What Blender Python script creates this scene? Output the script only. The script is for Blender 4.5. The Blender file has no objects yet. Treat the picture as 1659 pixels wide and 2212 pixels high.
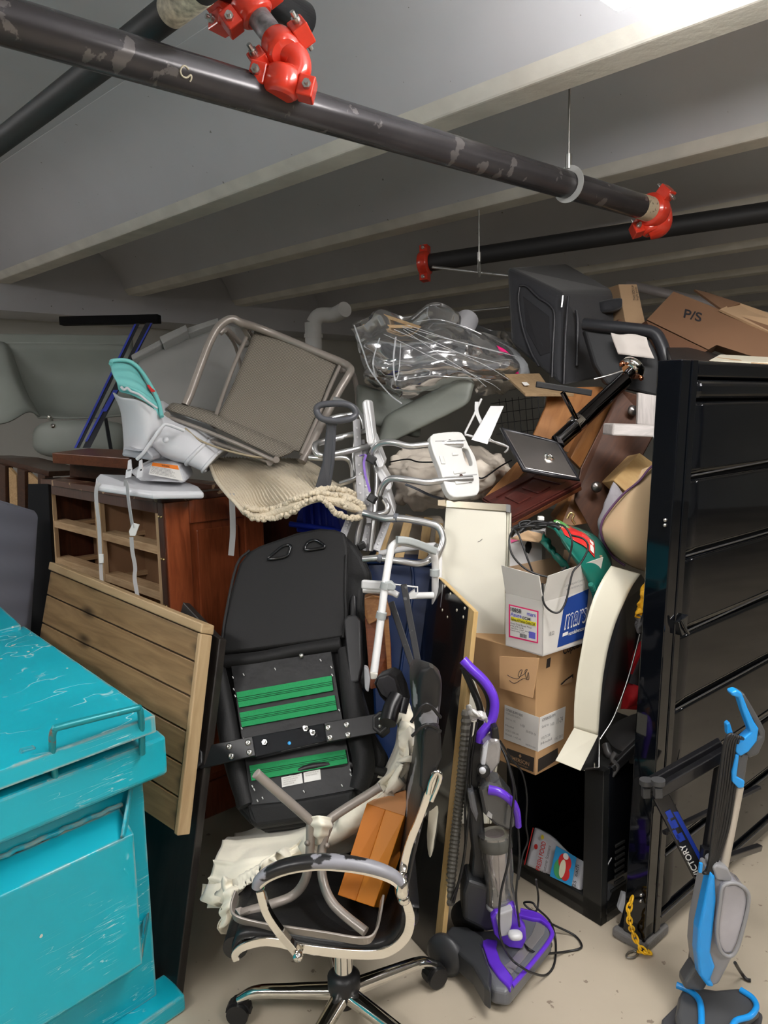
import bpy, math, random
import numpy as np
from mathutils import Vector, Matrix
random.seed(7)
sc = bpy.context.scene
# ---------------------------------------------------------------- camera
HC, PITCH, ROLL, FPX = 1.7, math.radians(7.6), -0.02, 1661.0
FW = Vector((0, math.cos(PITCH), -math.sin(PITCH)))
_r0 = Vector((1, 0, 0)); _u0 = Vector((0, math.sin(PITCH), math.cos(PITCH)))
RT = _r0*math.cos(ROLL) + _u0*math.sin(ROLL)
UP = _u0*math.cos(ROLL) - _r0*math.sin(ROLL)
CAM = Vector((0, 0, HC))
cd = bpy.data.cameras.new('camera'); cam = bpy.data.objects.new('camera', cd)
sc.collection.objects.link(cam)
cam.matrix_world = Matrix((( RT.x, UP.x, -FW.x, 0), (RT.y, UP.y, -FW.y, 0), (RT.z, UP.z, -FW.z, HC), (0, 0, 0, 1)))
cd.sensor_fit = 'VERTICAL'; cd.sensor_height = 24.0; cd.lens = 24.0*FPX/2212.0
cd.clip_start = 0.02; sc.camera = cam
# ---------------------------------------------------------------- world, exposure
w = bpy.data.worlds.new('world'); sc.world = w; w.use_nodes = True
w.node_tree.nodes['Background'].inputs[0].default_value = (0.80, 0.84, 0.80, 1)
w.node_tree.nodes['Background'].inputs[1].default_value = 0.10
sc.view_settings.view_transform = 'Standard'; sc.view_settings.look = 'None'
sc.view_settings.gamma = 1.0; sc.view_settings.use_curve_mapping = False
sc.view_settings.exposure = 0.98
# ceiling fixtures, the last two added as unseen fill: (position along a, position along b, emission strength)
LAMPS = [(1.685, -0.205, 2.70, 15.0), (0.6, -2.4, 2.9, 20.0), (-1.6, 0.4, 2.9, 22.0), (-2.6, -3.0, 2.9, 12.0), (-0.6, 3.9, 2.9, 9.0), (5.5, -3.6, 2.9, 18.0)]

def ray(x, y): return FW*FPX + RT*(x-829.5) + UP*(1106-y)
def P(x, y, Y):
    d = ray(x, y); return CAM + d*(Y/d.y)
def F(x, y, z=0.0):
    d = ray(x, y); return CAM + d*((z-HC)/d.z)
def PP(*pts): return [P(*p) for p in pts]
def plane(a, b, c):
    a, b, c = P(*a), P(*b), P(*c); n = (b-a).cross(c-a).normalized()
    def g(x, y, off=0.0):
        d = ray(x, y); s = (a-CAM).dot(n)/d.dot(n)
        q = CAM + d*s
        if off: q = q + (n if n.dot(CAM-a) > 0 else -n)*off      # off > 0 : towards the viewer
        return q
    g.n = n if n.dot(CAM-a) > 0 else -n
    return g
A = Vector((.7071, .7071, 0)); B = Vector((-.7071, .7071, 0)); Z = Vector((0, 0, 1))
def AB(s, t, z=0): return A*s + B*t + Z*z

# ---------------------------------------------------------------- materials
MATS = {}
def nt(m):
    t = m.node_tree; return t.nodes, t.links, t.nodes['Principled BSDF']
def mat(key, col, rough=.5, metal=0.0, bump=None, var=None, coat=0.0, spec=.5, trans=0.0, emit=None, alpha=1.0, sheen=0, wear=None, aniso=(1, 1, 1)):
    if key in MATS: return MATS[key]
    m = bpy.data.materials.new(key); m.use_nodes = True; N, L, b = nt(m)
    col = tuple(col)+(1,)
    b.inputs['Base Color'].default_value = col; b.inputs['Roughness'].default_value = rough
    b.inputs['Metallic'].default_value = metal; b.inputs['Coat Weight'].default_value = coat
    b.inputs['Specular IOR Level'].default_value = spec; b.inputs['Transmission Weight'].default_value = trans
    b.inputs['Alpha'].default_value = alpha; b.inputs['Sheen Weight'].default_value = sheen
    if emit: b.inputs['Emission Color'].default_value = tuple(emit[:3])+(1,); b.inputs['Emission Strength'].default_value = emit[3]
    tc = N.new('ShaderNodeTexCoord'); mp = N.new('ShaderNodeMapping'); mp.inputs['Scale'].default_value = aniso
    L.new(tc.outputs['Object'], mp.inputs[0]); cur = None
    def noise(scale, detail=5, src=mp):
        n = N.new('ShaderNodeTexNoise'); n.inputs['Scale'].default_value = scale; n.inputs['Detail'].default_value = detail
        L.new(src.outputs[0], n.inputs['Vector']); return n
    if var:
        n = noise(var[0]); r = N.new('ShaderNodeValToRGB')
        r.color_ramp.elements[0].position = .3; r.color_ramp.elements[1].position = .7
        r.color_ramp.elements[0].color = tuple(c*(1-var[1]) for c in col[:3])+(1,)
        r.color_ramp.elements[1].color = tuple(min(1, c*(1+var[1]*.5)) for c in col[:3])+(1,)
        L.new(n.outputs[0], r.inputs[0]); cur = r.outputs[0]
    if wear:                                         # (scale, threshold, colour, roughness)
        n = noise(wear[0], 8); r = N.new('ShaderNodeValToRGB')
        r.color_ramp.elements[0].position = wear[1]; r.color_ramp.elements[1].position = min(1, wear[1]+.015)
        L.new(n.outputs[0], r.inputs[0]); mx = N.new('ShaderNodeMix'); mx.data_type = 'RGBA'
        L.new(r.outputs[0], mx.inputs[0]); mx.inputs[6].default_value = col
        if cur: L.new(cur, mx.inputs[6])
        mx.inputs[7].default_value = tuple(wear[2])+(1,); cur = mx.outputs[2]
    if cur: L.new(cur, b.inputs['Base Color'])
    if bump:
        n = noise(bump[0], 4); bp = N.new('ShaderNodeBump'); bp.inputs['Strength'].default_value = bump[1]
        bp.inputs['Distance'].default_value = bump[2] if len(bump) > 2 else .01
        L.new(n.outputs[0], bp.inputs['Height']); L.new(bp.outputs[0], b.inputs['Normal'])
    MATS[key] = m; return m
def wood(key, c1, c2, rough=.45, scale=6, knots=False, coat=0.0, grain=14, knot_col=None):
    if key in MATS: return MATS[key]
    m = bpy.data.materials.new(key); m.use_nodes = True; N, L, b = nt(m)
    tc = N.new('ShaderNodeTexCoord'); mp = N.new('ShaderNodeMapping'); mp.inputs['Scale'].default_value = (1.0, grain, grain)
    L.new(tc.outputs['Object'], mp.inputs[0])
    n = N.new('ShaderNodeTexNoise'); n.inputs['Scale'].default_value = scale; n.inputs['Detail'].default_value = 7; n.inputs['Distortion'].default_value = 1.2
    L.new(mp.outputs[0], n.inputs['Vector'])
    r = N.new('ShaderNodeValToRGB'); r.color_ramp.elements[0].position = .32; r.color_ramp.elements[1].position = .68
    r.color_ramp.elements[0].color = tuple(c1)+(1,); r.color_ramp.elements[1].color = tuple(c2)+(1,)
    L.new(n.outputs[0], r.inputs[0]); out = r.outputs[0]
    if knots:
        mp2 = N.new('ShaderNodeMapping'); mp2.inputs['Scale'].default_value = (2.2, 6, 6); L.new(tc.outputs['Object'], mp2.inputs[0])
        v = N.new('ShaderNodeTexVoronoi'); v.voronoi_dimensions = '2D'; v.inputs['Scale'].default_value = 1.6; L.new(mp2.outputs[0], v.inputs['Vector'])
        r2 = N.new('ShaderNodeValToRGB'); r2.color_ramp.elements[0].position = .03; r2.color_ramp.elements[1].position = .20
        L.new(v.outputs['Distance'], r2.inputs[0]); mx = N.new('ShaderNodeMix'); mx.data_type = 'RGBA'
        mx.inputs[6].default_value = tuple(knot_col or [c*.3 for c in c1])+(1,); L.new(out, mx.inputs[7]); L.new(r2.outputs[0], mx.inputs[0]); out = mx.outputs[2]
    L.new(out, b.inputs['Base Color']); b.inputs['Roughness'].default_value = rough; b.inputs['Coat Weight'].default_value = coat
    bp = N.new('ShaderNodeBump'); bp.inputs['Strength'].default_value = .15; bp.inputs['Distance'].default_value = .003
    L.new(n.outputs[0], bp.inputs['Height']); L.new(bp.outputs[0], b.inputs['Normal'])
    MATS[key] = m; return m
def weave(key, col, col2, scale, rough=.8, strength=.5, dirs='XZ'):
    m = mat(key, col, rough); 
    if m.get('wv'): return m
    m['wv'] = 1; N, L, b = nt(m); tc = N.new('ShaderNodeTexCoord'); prev = None
    for d in dirs:
        wv = N.new('ShaderNodeTexWave'); wv.bands_direction = d; wv.inputs['Scale'].default_value = scale; L.new(tc.outputs['Object'], wv.inputs[0])
        if prev is None: prev = wv.outputs[1]
        else:
            mm = N.new('ShaderNodeMath'); mm.operation = 'MULTIPLY'; L.new(prev, mm.inputs[0]); L.new(wv.outputs[1], mm.inputs[1]); prev = mm.outputs[0]
    mx = N.new('ShaderNodeMix'); mx.data_type = 'RGBA'; mx.inputs[6].default_value = tuple(col)+(1,); mx.inputs[7].default_value = tuple(col2)+(1,)
    L.new(prev, mx.inputs[0]); L.new(mx.outputs[2], b.inputs['Base Color'])
    bp = N.new('ShaderNodeBump'); bp.inputs['Strength'].default_value = strength; bp.inputs['Distance'].default_value = .002
    L.new(prev, bp.inputs['Height']); L.new(bp.outputs[0], b.inputs['Normal']); return m

# ---------------------------------------------------------------- mesh building
def cr(pts, n=6, closed=False):
    pts = [Vector(p) for p in pts]
    if len(pts) < 3: return pts
    out = []; m = len(pts); rng = m if closed else m-1
    for i in range(rng):
        p1, p2 = pts[i], pts[(i+1) % m]
        p0 = pts[i-1] if (i or closed) else p1*2-p2
        p3 = pts[(i+2) % m] if (i+2 < m or closed) else p2*2-p1
        for k in range(n):
            t = k/n
            out.append(.5*((2*p1)+(p2-p0)*t+(2*p0-5*p1+4*p2-p3)*t*t+(3*p1-p0-3*p2+p3)*t**3))
    if not closed: out.append(pts[-1])
    return out
def frame_of(n, up=Z):
    n = n.normalized(); x = up.cross(n)
    if x.length < 1e-4: x = Vector((1, 0, 0)).cross(n)
    x.normalize(); return x, n.cross(x), n
class M:
    def __init__(s): s.v = []; s.f = []; s.sm = []
    def add(s, vs, fs, smooth=False):
        o = len(s.v); s.v += [Vector(v) for v in vs]; s.f += [[i+o for i in f] for f in fs]; s.sm += [smooth]*len(fs); return s
    def box(s, o, a, b, c):
        o, a, b, c = Vector(o), Vector(a), Vector(b), Vector(c)
        vs = [o, o+a, o+a+b, o+b, o+c, o+a+c, o+a+b+c, o+b+c]
        fs = [(0, 3, 2, 1), (4, 5, 6, 7), (0, 1, 5, 4), (1, 2, 6, 5), (2, 3, 7, 6), (3, 0, 4, 7)]
        if a.cross(b).dot(c) < 0: fs = [f[::-1] for f in fs]
        return s.add(vs, fs)
    def bar(s, p, q, w, h, up=Z):
        p, q = Vector(p), Vector(q); x, y, n = frame_of(q-p, up)
        return s.box(p-x*w/2-y*h/2, x*w, y*h, q-p)
    def prism(s, pts, vec):
        pts = [Vector(p) for p in pts]; vec = Vector(vec); n = len(pts)
        nn = Vector((0, 0, 0))
        for i in range(n): nn += pts[i].cross(pts[(i+1) % n])
        if nn.dot(vec) > 0: pts = pts[::-1]
        vs = pts+[p+vec for p in pts]
        fs = [list(range(n)), list(range(2*n-1, n-1, -1))]+[[(i+1) % n, i, i+n, (i+1) % n+n] for i in range(n)]
        return s.add(vs, fs)
    def sweep(s, path, prof, up=Z, closed=False, caps=True, smooth=True, scale=None):
        path = [Vector(p) for p in path]; n = len(path); k = len(prof); vs = []; prev = None
        for i in range(n):
            t = (path[(i+1) % n]-path[i-1]) if closed else (path[min(i+1, n-1)]-path[max(i-1, 0)])
            if t.length < 1e-7: t = Vector((0, 0, 1))
            t.normalize()
            if prev is None:
                x, y, _ = frame_of(t, up)
            else:
                x = prev - t*prev.dot(t)
                if x.length < 1e-5: x, _, _ = frame_of(t, up)
                x.normalize(); y = t.cross(x)
            prev = x; sc_ = scale(i/(n-1)) if scale else 1
            for (a, b) in prof: vs.append(path[i]+x*a*sc_+y*b*sc_)
        fs = []
        for i in range(n if closed else n-1):
            j = (i+1) % n
            for q in range(k): fs.append((i*k+q, i*k+(q+1) % k, j*k+(q+1) % k, j*k+q))
        s.add(vs, fs, smooth)
        if caps and not closed:
            s.add(vs[:k], [list(range(k))[::-1]]); s.add(vs[-k:], [list(range(k))])
        return s
    def tube(s, pts, r, n=6, seg=12, closed=False, smooth=True, taper=None, rib=None):
        path = cr(pts, n, closed) if n > 1 else [Vector(p) for p in pts]
        if rib:
            out = []
            L = 0; 
            for i in range(len(path)-1):
                d = (path[i+1]-path[i]).length; m = max(1, int(d/rib*2))
                for q in range(m): out.append(path[i].lerp(path[i+1], q/m))
            path = out; nn = len(path)
            return s.sweep(path, [(r*math.cos(a*2*math.pi/seg), r*math.sin(a*2*math.pi/seg)) for a in range(seg)], smooth=False, scale=lambda t: 1.0 if int(round(t*(nn-1))) % 2 else .82)
        return s.sweep(path, [(r*math.cos(a*2*math.pi/seg), r*math.sin(a*2*math.pi/seg)) for a in range(seg)], closed=closed, scale=taper)
    def ribbon(s, pts, w, t, up=Z, n=6, closed=False):
        return s.sweep(cr(pts, n, closed) if n > 1 else pts, [(-w/2, -t/2), (w/2, -t/2), (w/2, t/2), (-w/2, t/2)], up=up, closed=closed, smooth=False)
    def lathe(s, prof, o, axis, seg=32, x=None):
        o = Vector(o); X, Y, n = frame_of(Vector(axis)); k = len(prof); vs = []
        for a in range(seg):
            c, d = math.cos(2*math.pi*a/seg), math.sin(2*math.pi*a/seg)
            for (r, h) in prof: vs.append(o+(X*c+Y*d)*r+n*h)
        fs = []
        for a in range(seg):
            b = (a+1) % seg
            for i in range(k-1): fs.append((a*k+i, b*k+i, b*k+i+1, a*k+i+1))
        s.add(vs, fs, True)
        if prof[0][0] > 1e-6: s.add([vs[a*k] for a in range(seg)], [list(range(seg))[::-1]])
        if prof[-1][0] > 1e-6: s.add([vs[a*k+k-1] for a in range(seg)], [list(range(seg))])
        return s
    def cyl(s, p, q, r, seg=16):
        p, q = Vector(p), Vector(q); return s.lathe([(r, 0), (r, (q-p).length)], p, q-p, seg)
    def ball(s, c, r, seg=12):
        c = Vector(c); pr = [(math.sin(math.pi*i/8)*r, -math.cos(math.pi*i/8)*r) for i in range(9)]
        pr[0] = (0, -r); pr[-1] = (0, r); return s.lathe(pr, c, Z, seg)
    def blob(s, c, ax, e=2.6, seg=20, rings=12, nz=0.0, nsc=8, seed=0):
        # superellipsoid with axis vectors ax, optional crumple
        from mathutils import noise
        c = Vector(c); ax = [Vector(a) for a in ax]; vs = []
        def pw(v): return math.copysign(abs(v)**(2/e), v)
        for i in range(rings+1):
            ph = -math.pi/2+math.pi*i/rings
            for j in range(seg):
                th = 2*math.pi*j/seg
                q = ax[0]*pw(math.cos(ph))*pw(math.cos(th))+ax[1]*pw(math.cos(ph))*pw(math.sin(th))+ax[2]*pw(math.sin(ph))
                if nz:
                    k = 1+nz*noise.noise((c+q)*nsc+Vector((seed, 0, 0))); q = q*k
                vs.append(c+q)
        fs = [(i*seg+j, i*seg+(j+1) % seg, (i+1)*seg+(j+1) % seg, (i+1)*seg+j) for i in range(rings) for j in range(seg)]
        return s.add(vs, fs, True)
    def band(s, pts, w, t, nrm, n=6, taper=None):
        path = cr(pts, n); nrm = Vector(nrm).normalized(); N_ = len(path); vs = []
        for i, p in enumerate(path):
            tg = (path[min(i+1, N_-1)]-path[max(i-1, 0)]).normalized(); sd = tg.cross(nrm).normalized(); k = taper(i/(N_-1)) if taper else 1
            for a, b in ((-.5, -.5), (.5, -.5), (.5, .5), (-.5, .5)): vs.append(p+sd*a*w*k+nrm*b*t)
        fs = [(i*4+q, i*4+(q+1) % 4, i*4+4+(q+1) % 4, i*4+4+q) for i in range(N_-1) for q in range(4)]+[(0, 3, 2, 1), (N_*4-4, N_*4-3, N_*4-2, N_*4-1)]
        return s.add(vs, fs)
    def grid(s, rows, nu=8, nv=8, disp=None, closed=False):
        rs = [cr(r, nu, closed) for r in rows]; cols = [cr([r[i] for r in rs], nv) for i in range(len(rs[0]))]
        W, H = len(cols), len(cols[0]); vs = []
        for i in range(W):
            for j in range(H):
                p = cols[i][j]
                if disp:
                    a = cols[min(i+1, W-1)][j]-cols[max(i-1, 0)][j]; b = cols[i][min(j+1, H-1)]-cols[i][max(j-1, 0)]
                    nn = a.cross(b)
                    if nn.length > 0: nn.normalize()
                    p = p+nn*disp(i/(W-1), j/(H-1), p)
                vs.append(p)
        fs = [(i*H+j, ((i+1) % W)*H+j, ((i+1) % W)*H+j+1, i*H+j+1) for i in range(W if closed else W-1) for j in range(H-1)]
        return s.add(vs, fs, True)

ALL = {}            # object name -> info
def _register(o, m, frame): ALL[o.name] = dict(o=o, m=m, frame=frame)
def build(name, m, material, parent=None, bevel=0.0, solid=0.0, sub=0, label=None, frame=None, cat=None, group=None, kind=None, seg=2):
    if kind != 'structure': m.v = [v if v.z > .001 else Vector((v.x, v.y, .001)) for v in m.v]
    me = bpy.data.meshes.new(name); me.from_pydata([tuple(v) for v in m.v], [], m.f)
    me.polygons.foreach_set('use_smooth', m.sm); me.update()
    o = bpy.data.objects.new(name, me); sc.collection.objects.link(o)
    if isinstance(material, (list, tuple)):
        for q in material: me.materials.append(q)
    else: me.materials.append(material)
    if parent is not None: o.parent = parent
    if bevel:
        b = o.modifiers.new('bevel', 'BEVEL'); b.width = bevel; b.segments = seg; b.limit_method = 'ANGLE'; b.angle_limit = .7; b.harden_normals = False
    if solid:
        b = o.modifiers.new('solid', 'SOLIDIFY'); b.thickness = abs(solid); b.offset = 0 if solid > 0 else -1
    if sub:
        b = o.modifiers.new('sub', 'SUBSURF'); b.levels = sub; b.render_levels = sub
    if solid and me.polygons:
        c_ = sum((p.center for p in me.polygons), Vector())/len(me.polygons); n_ = sum((p.normal for p in me.polygons), Vector())
        if n_.dot(CAM-c_) < 0: me.flip_normals()
    if label: o['label'] = label
    if cat: o['category'] = cat
    if group: o['group'] = group
    if kind: o['kind'] = kind
    ALL[o.name] = dict(o=o, frame=frame); return o
def thing(name, label, cat, group=None):
    o = bpy.data.objects.new(name, None); sc.collection.objects.link(o); o.empty_display_size = .05
    o['label'] = label; o['category'] = cat
    if group: o['group'] = group
    ALL[o.name] = dict(o=o, frame=None, root=True); return o
def flat(name, m, material, parent=None, **k): return build(name, m, material, parent, **k)
def fr(x, y):
    x = Vector(x).normalized(); z = x.cross(Vector(y)).normalized(); y = z.cross(x)
    return Matrix((x, y, z)).transposed()
def text_mesh(m, s, o, x, h, y=None, bold=False, ext=.0006, fit=True, shear=0):
    """lettering laid on a surface: origin o, running along vector x (its length = line width), letter height vector y"""
    c = bpy.data.curves.new('t', 'FONT'); c.body = s; c.size = 1; c.extrude = 0; c.shear = shear
    if bold: c.offset = .018
    ob = bpy.data.objects.new('t', c); sc.collection.objects.link(ob); dg = bpy.context.evaluated_depsgraph_get()
    me = bpy.data.meshes.new_from_object(ob.evaluated_get(dg)); bpy.data.objects.remove(ob)
    if not me.vertices: return m
    xs = [v.co.x for v in me.vertices]; ys = [v.co.y for v in me.vertices]
    x0, x1, y0, y1 = min(xs), max(xs), min(0, min(ys)), max(ys)
    x, y = Vector(x), Vector(y)
    vs = [Vector(o)+x*((v.co.x-x0)/(x1-x0))+y*(v.co.y/.7) for v in me.vertices]
    m.add(vs, [list(p.vertices) for p in me.polygons]); bpy.data.meshes.remove(me); return m
def quadmap(tl, tr, br, bl):
    tl, tr, br, bl = map(Vector, (tl, tr, br, bl))
    return lambda u, v: (tl*(1-u)+tr*u)*(1-v)+(bl*(1-u)+br*u)*v
def text_on(q, items, parent, material, name='lettering', off=.0012, n=None):
    """items: (string, u0, v0(top), u1, v1(bottom)) in a quad q(u,v)"""
    m = M()
    for it in items:
        s, u0, v0, u1, v1 = it[:5]
        o = q(u0, v1); x = q(u1, v1)-o; y = q(u0, v0)-o
        k = len(m.v); text_mesh(m, s, o, x, 0, y, bold=len(it) > 5)
    nn = n if n is not None else (q(1, 0)-q(0, 0)).cross(q(0, 0)-q(0, 1)).normalized()
    if nn.dot(CAM-q(.5, .5)) < 0: nn = -nn
    m.v = [v+nn*off for v in m.v]
    return build(name, m, material, parent)
def patch(q, u0, v0, u1, v1, off, m=None, th=.0005):
    m = m or M(); n = (q(1, 0)-q(0, 0)).cross(q(0, 0)-q(0, 1)).normalized()
    if n.dot(CAM-q(.5, .5)) < 0: n = -n
    m.prism([q(u0, v0)+n*off, q(u1, v0)+n*off, q(u1, v1)+n*off, q(u0, v1)+n*off], -n*th); return m
def finalize():
    kids = {}
    for nme, d in ALL.items():
        p = d['o'].parent; kids.setdefault(p.name if p else None, []).append(d['o'])
    def verts(o):
        out = [v.co for v in o.data.vertices] if o.type == 'MESH' else []
        return out
    def bb(vs):
        xs = [v[0] for v in vs]; ys = [v[1] for v in vs]; zs = [v[2] for v in vs]
        return Vector(((min(xs)+max(xs))/2, (min(ys)+max(ys))/2, min(zs))), Vector(((min(xs)+max(xs))/2, (min(ys)+max(ys))/2, (min(zs)+max(zs))/2))
    def gather(o):
        out = [v.copy() for v in verts(o)]
        for k in kids.get(o.name, []): out += gather(k)
        return out
    W = {}
    def place(o, parent):
        d = ALL[o.name]
        if o.type == 'EMPTY':
            base, _ = bb(gather(o)); Wm = Matrix.Translation(base)
        else:
            base, c = bb(verts(o))
            R = d['frame'].to_4x4() if d['frame'] is not None else Matrix.Identity(4)
            Wm = Matrix.Translation(base if parent is None else c) @ R
        for k in kids.get(o.name, []): place(k, o)
        W[o.name] = Wm
        if o.type == 'MESH': o.data.transform(Wm.inverted())
    for o in kids.get(None, []): place(o, None)
    for nme, d in ALL.items():
        o = d['o']
        if o.parent: o.matrix_parent_inverse = Matrix.Identity(4); o.matrix_basis = W[o.parent.name].inverted() @ W[nme]
        else: o.matrix_basis = W[nme]
# ================================================================ shared materials
black_plastic = mat('black_plastic', (.012, .012, .013), .42, bump=(300, .05))
black_gloss = mat('black_gloss', (.006, .007, .009), .06, coat=.6)
black_fabric = mat('black_fabric', (.007, .007, .0075), .6, spec=.35, bump=(220, .25, .002), sheen=.05)
black_leather = mat('black_leather', (.010, .010, .011), .38, bump=(120, .2, .003))
chrome = mat('chrome', (.80, .78, .74), .08, 1.0, bump=(9, .04))
alu = mat('aluminium', (.66, .66, .66), .30, .9)
steel = mat('steel', (.55, .55, .53), .3, 1.0)
white_plastic = mat('white_plastic', (.72, .72, .70), .4, var=(4, .08))
dark_metal = mat('dark_metal', (.02, .021, .024), .32, .2)
cardboard = mat('cardboard', (.56, .34, .165), .8, var=(5, .10), bump=(60, .1, .003))
cream_panel = mat('cream_panel', (.66, .62, .50), .45, var=(3, .05))
red_enamel = mat('red_enamel', (.74, .045, .02), .25, coat=.5, bump=(50, .1, .003), var=(12, .2))
ink = mat('black_ink', (.02, .02, .025), .6)
paper = mat('white_paper', (.74, .73, .70), .7)
grey_plastic = mat('grey_plastic', (.40, .41, .43), .45)
# ================================================================ the garage
def concrete_floor():
    m = mat('floor_concrete', (.50, .435, .335), .55, var=(1.3, .22), wear=(26, .665, (.25, .2, .15)))
    N, L, b = nt(m)
    return m
fl = M().add([AB(-7, -8), AB(14, -8), AB(14, 9), AB(-7, 9)], [(0, 1, 2, 3)])
build('floor', fl, concrete_floor(), kind='structure')
ceil_paint = mat('ceiling_paint', (.58, .585, .62), .42, var=(.9, .10), bump=(5, .12, .02), wear=(31, .73, (.22, .22, .21)))
ceil_bare = mat('ceiling_beam_edge', (.74, .72, .66), .6, var=(5, .16), bump=(30, .3, .006))
ZD, ZB = 3.16, 2.75
c = M().box(AB(-7, -8, ZD), A*21, B*17, Z*.2); build('ceiling', c, ceil_paint, kind='structure')
k = 0
for s in (-3.26, -2.13, -1.0, 2.39, 3.52, 4.65, 5.78, 6.91, 8.04, 9.17, 10.3):
    k += 1; pr = [(s-.165, ZB+.045), (s-.125, ZB), (s, ZB), (s+.03, ZB+.02), (s+.07, ZD), (s-.62, ZD), (s-.50, ZD-.02), (s-.38, ZD-.075), (s-.28, ZD-.16), (s-.21, ZD-.26)]
    o = M().prism([AB(a, -8, z) for a, z in pr], B*17)
    ob = build('trim_%d' % k, o, [ceil_paint, ceil_bare], kind='structure', bevel=.008)
    for p in ob.data.polygons:
        n = p.normal; c0 = p.center
        if c0.z < ZB+.03: p.material_index = 1
        elif c0.z > ZB+.03 and abs(n.y+n.x) > .1: p.use_smooth = True
# walls
wallm = mat('wall_paint', (.60, .60, .57), .7, var=(1.2, .1), bump=(8, .1, .01))
build('wall_left', M().box(AB(-7, 7.1, 0), A*21, B*.2, Z*ZD), wallm, kind='structure')
build('wall_back', M().box(AB(11.0, -8, 0), A*.2, B*17, Z*ZD), wallm, kind='structure')
build('trim_20', M().box(AB(-7, 6.55, 2.54), A*21, B*.55, Z*.62), ceil_paint, kind='structure')
build('wall_front', M().box(AB(-7.2, -8, 0), A*.2, B*17, Z*ZD), wallm, kind='structure')
build('wall_right', M().box(AB(-7, -8.2, 0), A*21, B*.2, Z*ZD), wallm, kind='structure')
# ================================================================ ceiling lamps (real fixtures, plus two fill lamps added out of view)
diff = mat('lamp_diffuser', (.9, .88, .85), .4, emit=(1.0, .955, .90, 1.0), wear=(55, .60, (.95, .45, .2)))
def lamp(s, t, z, e, i):
    r = thing('ceiling_lamp', ['fluorescent ceiling lamp, only its glowing corner showing at the top edge of the photo', 'fluorescent ceiling lamp above the camera, right of the pipe', 'fluorescent ceiling lamp behind the camera on the left', 'fluorescent ceiling lamp farthest behind the camera', 'added fill lamp out of view on the left, brightening the left wall', 'added fill lamp out of view on the right, brightening the far beams'][i], 'lamp', 'ceiling lamps')
    m = mat('lamp_diffuser_%d' % i, (.9, .88, .85), .35, emit=(1.0, .97, .94, e), bump=(90, .5, .004)) 
    L_, W_ = 1.2, .34
    d = M(); pr = [(-W_/2, .015), (-W_/2, -.02), (-W_/2+.04, -.07), (W_/2-.04, -.07), (W_/2, -.02), (W_/2, .015), (.06, .04), (-.06, .04)]
    d.prism([AB(s+a, t, z+h) for a, h in pr], B*L_); build('diffuser', d, m, r, bevel=.012)
    h = M().box(AB(s-.055, t-.01, z+.035), A*.11, B*(L_+.02), Z*.03)
    build('housing', h, mat('lamp_housing', (.7, .7, .68), .5), r, bevel=.004)
    for q in (.2, 1.0): build('hanger_rod', M().cyl(AB(s, t+q, z+.03), AB(s, t+q, ZD+.01), .006, 8), steel, r)
for i, (s, t, z, e) in enumerate(LAMPS): lamp(s, t, z, e, i)
# ================================================================ sprinkler pipes
pipe_black = mat('pipe_black', (.060, .056, .060), .25, .35, var=(3, .35), wear=(16, .62, (.14, .13, .13)), bump=(30, .08, .003), aniso=(1, 1, .35))
P0 = F(-330, -60, 2.5); p_a, p_b = F(0, 42, 2.5), F(1405, 452, 2.5); pd = (p_b-p_a).normalized()
r = thing('sprinkler_pipe', 'long black steel sprinkler pipe crossing the ceiling from the upper left to the right', 'pipe')
build('pipe', M().cyl(p_a-pd*2.2, p_b, .048, 48), pipe_black, r, frame=fr(pd, Z))
build('pipe_label', M().cyl(p_b-pd*.09, p_b-pd*.012, .0487, 48), mat('tan_sticker', (.55, .47, .33), .7, wear=(60, .6, (.2, .17, .12))), r)
pm = plane((380, 140, (p_a.y+.2)), (430, 170, p_a.y+.25), (400, 190, p_a.y+.2))
ctr = p_a+pd*((F(400, 158, 2.5)-p_a).length)
def on_pipe(x, y):                      # surface point of the pipe seen at pixel x, y
    d = ray(x, y).normalized(); w0 = CAM-p_a; dd = d-pd*d.dot(pd); ww = w0-pd*w0.dot(pd)
    a_, b_, c_ = dd.dot(dd), 2*dd.dot(ww), ww.dot(ww)-.0486**2; D = max(0, b_*b_-4*a_*c_)
    return CAM+d*((-b_-math.sqrt(D))/(2*a_))
build('paint_mark', M().tube([on_pipe(*q) for q in ((408, 150), (398, 142), (390, 150), (392, 162), (402, 168), (412, 162), (413, 170), (410, 176))], .0022, 5, 6), mat('cream_paint', (.55, .5, .38), .7), r)
# black pipe along the beams, upper left
q0, q1 = F(-60, 352, 2.62), F(372, 22, 2.62); qd = (q1-q0).normalized(); r = thing('sprinkler_pipe', 'dark branch pipe at the upper left running along the ceiling under the lighter pale-banded end', 'pipe')
r['label'] = 'dark branch pipe at the upper left with a pale sticker near its end'
build('pipe', M().cyl(q0-qd*2.5, q1+(q1-q0).normalized()*.25, .036, 40), mat('pipe_dull', (.030, .030, .031), .55, .2), r, frame=fr(qd, Z))
s0, s1 = q1-qd*.005, q1+qd*.13
build('pipe_label', M().cyl(s0, s1, .0366, 40), mat('stained_sticker', (.62, .6, .5), .7, var=(60, .5)), r)
# big pipe stub behind the couplings
r0_, r1_ = P(672, 48, 2.46), P(480, -60, 2.85)
r0_ = P(655, 45, 2.45)
r = thing('drain_pipe', 'thick glossy black pipe end showing behind the orange couplings', 'pipe')
d_ = (P(560, -20, 2.75)-r0_).normalized(); d_ = (-A*.9+Z*.25+B*.2).normalized()
build('pipe', M().lathe([(0, 0), (.045, .0), (.052, .010), (.052, .5)], P(655, 46, 2.50), (P(560, -6, 2.3)-P(655, 46, 2.50)), 40), mat('pipe_glossblack', (.012, .012, .014), .22, .2), r)
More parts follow.
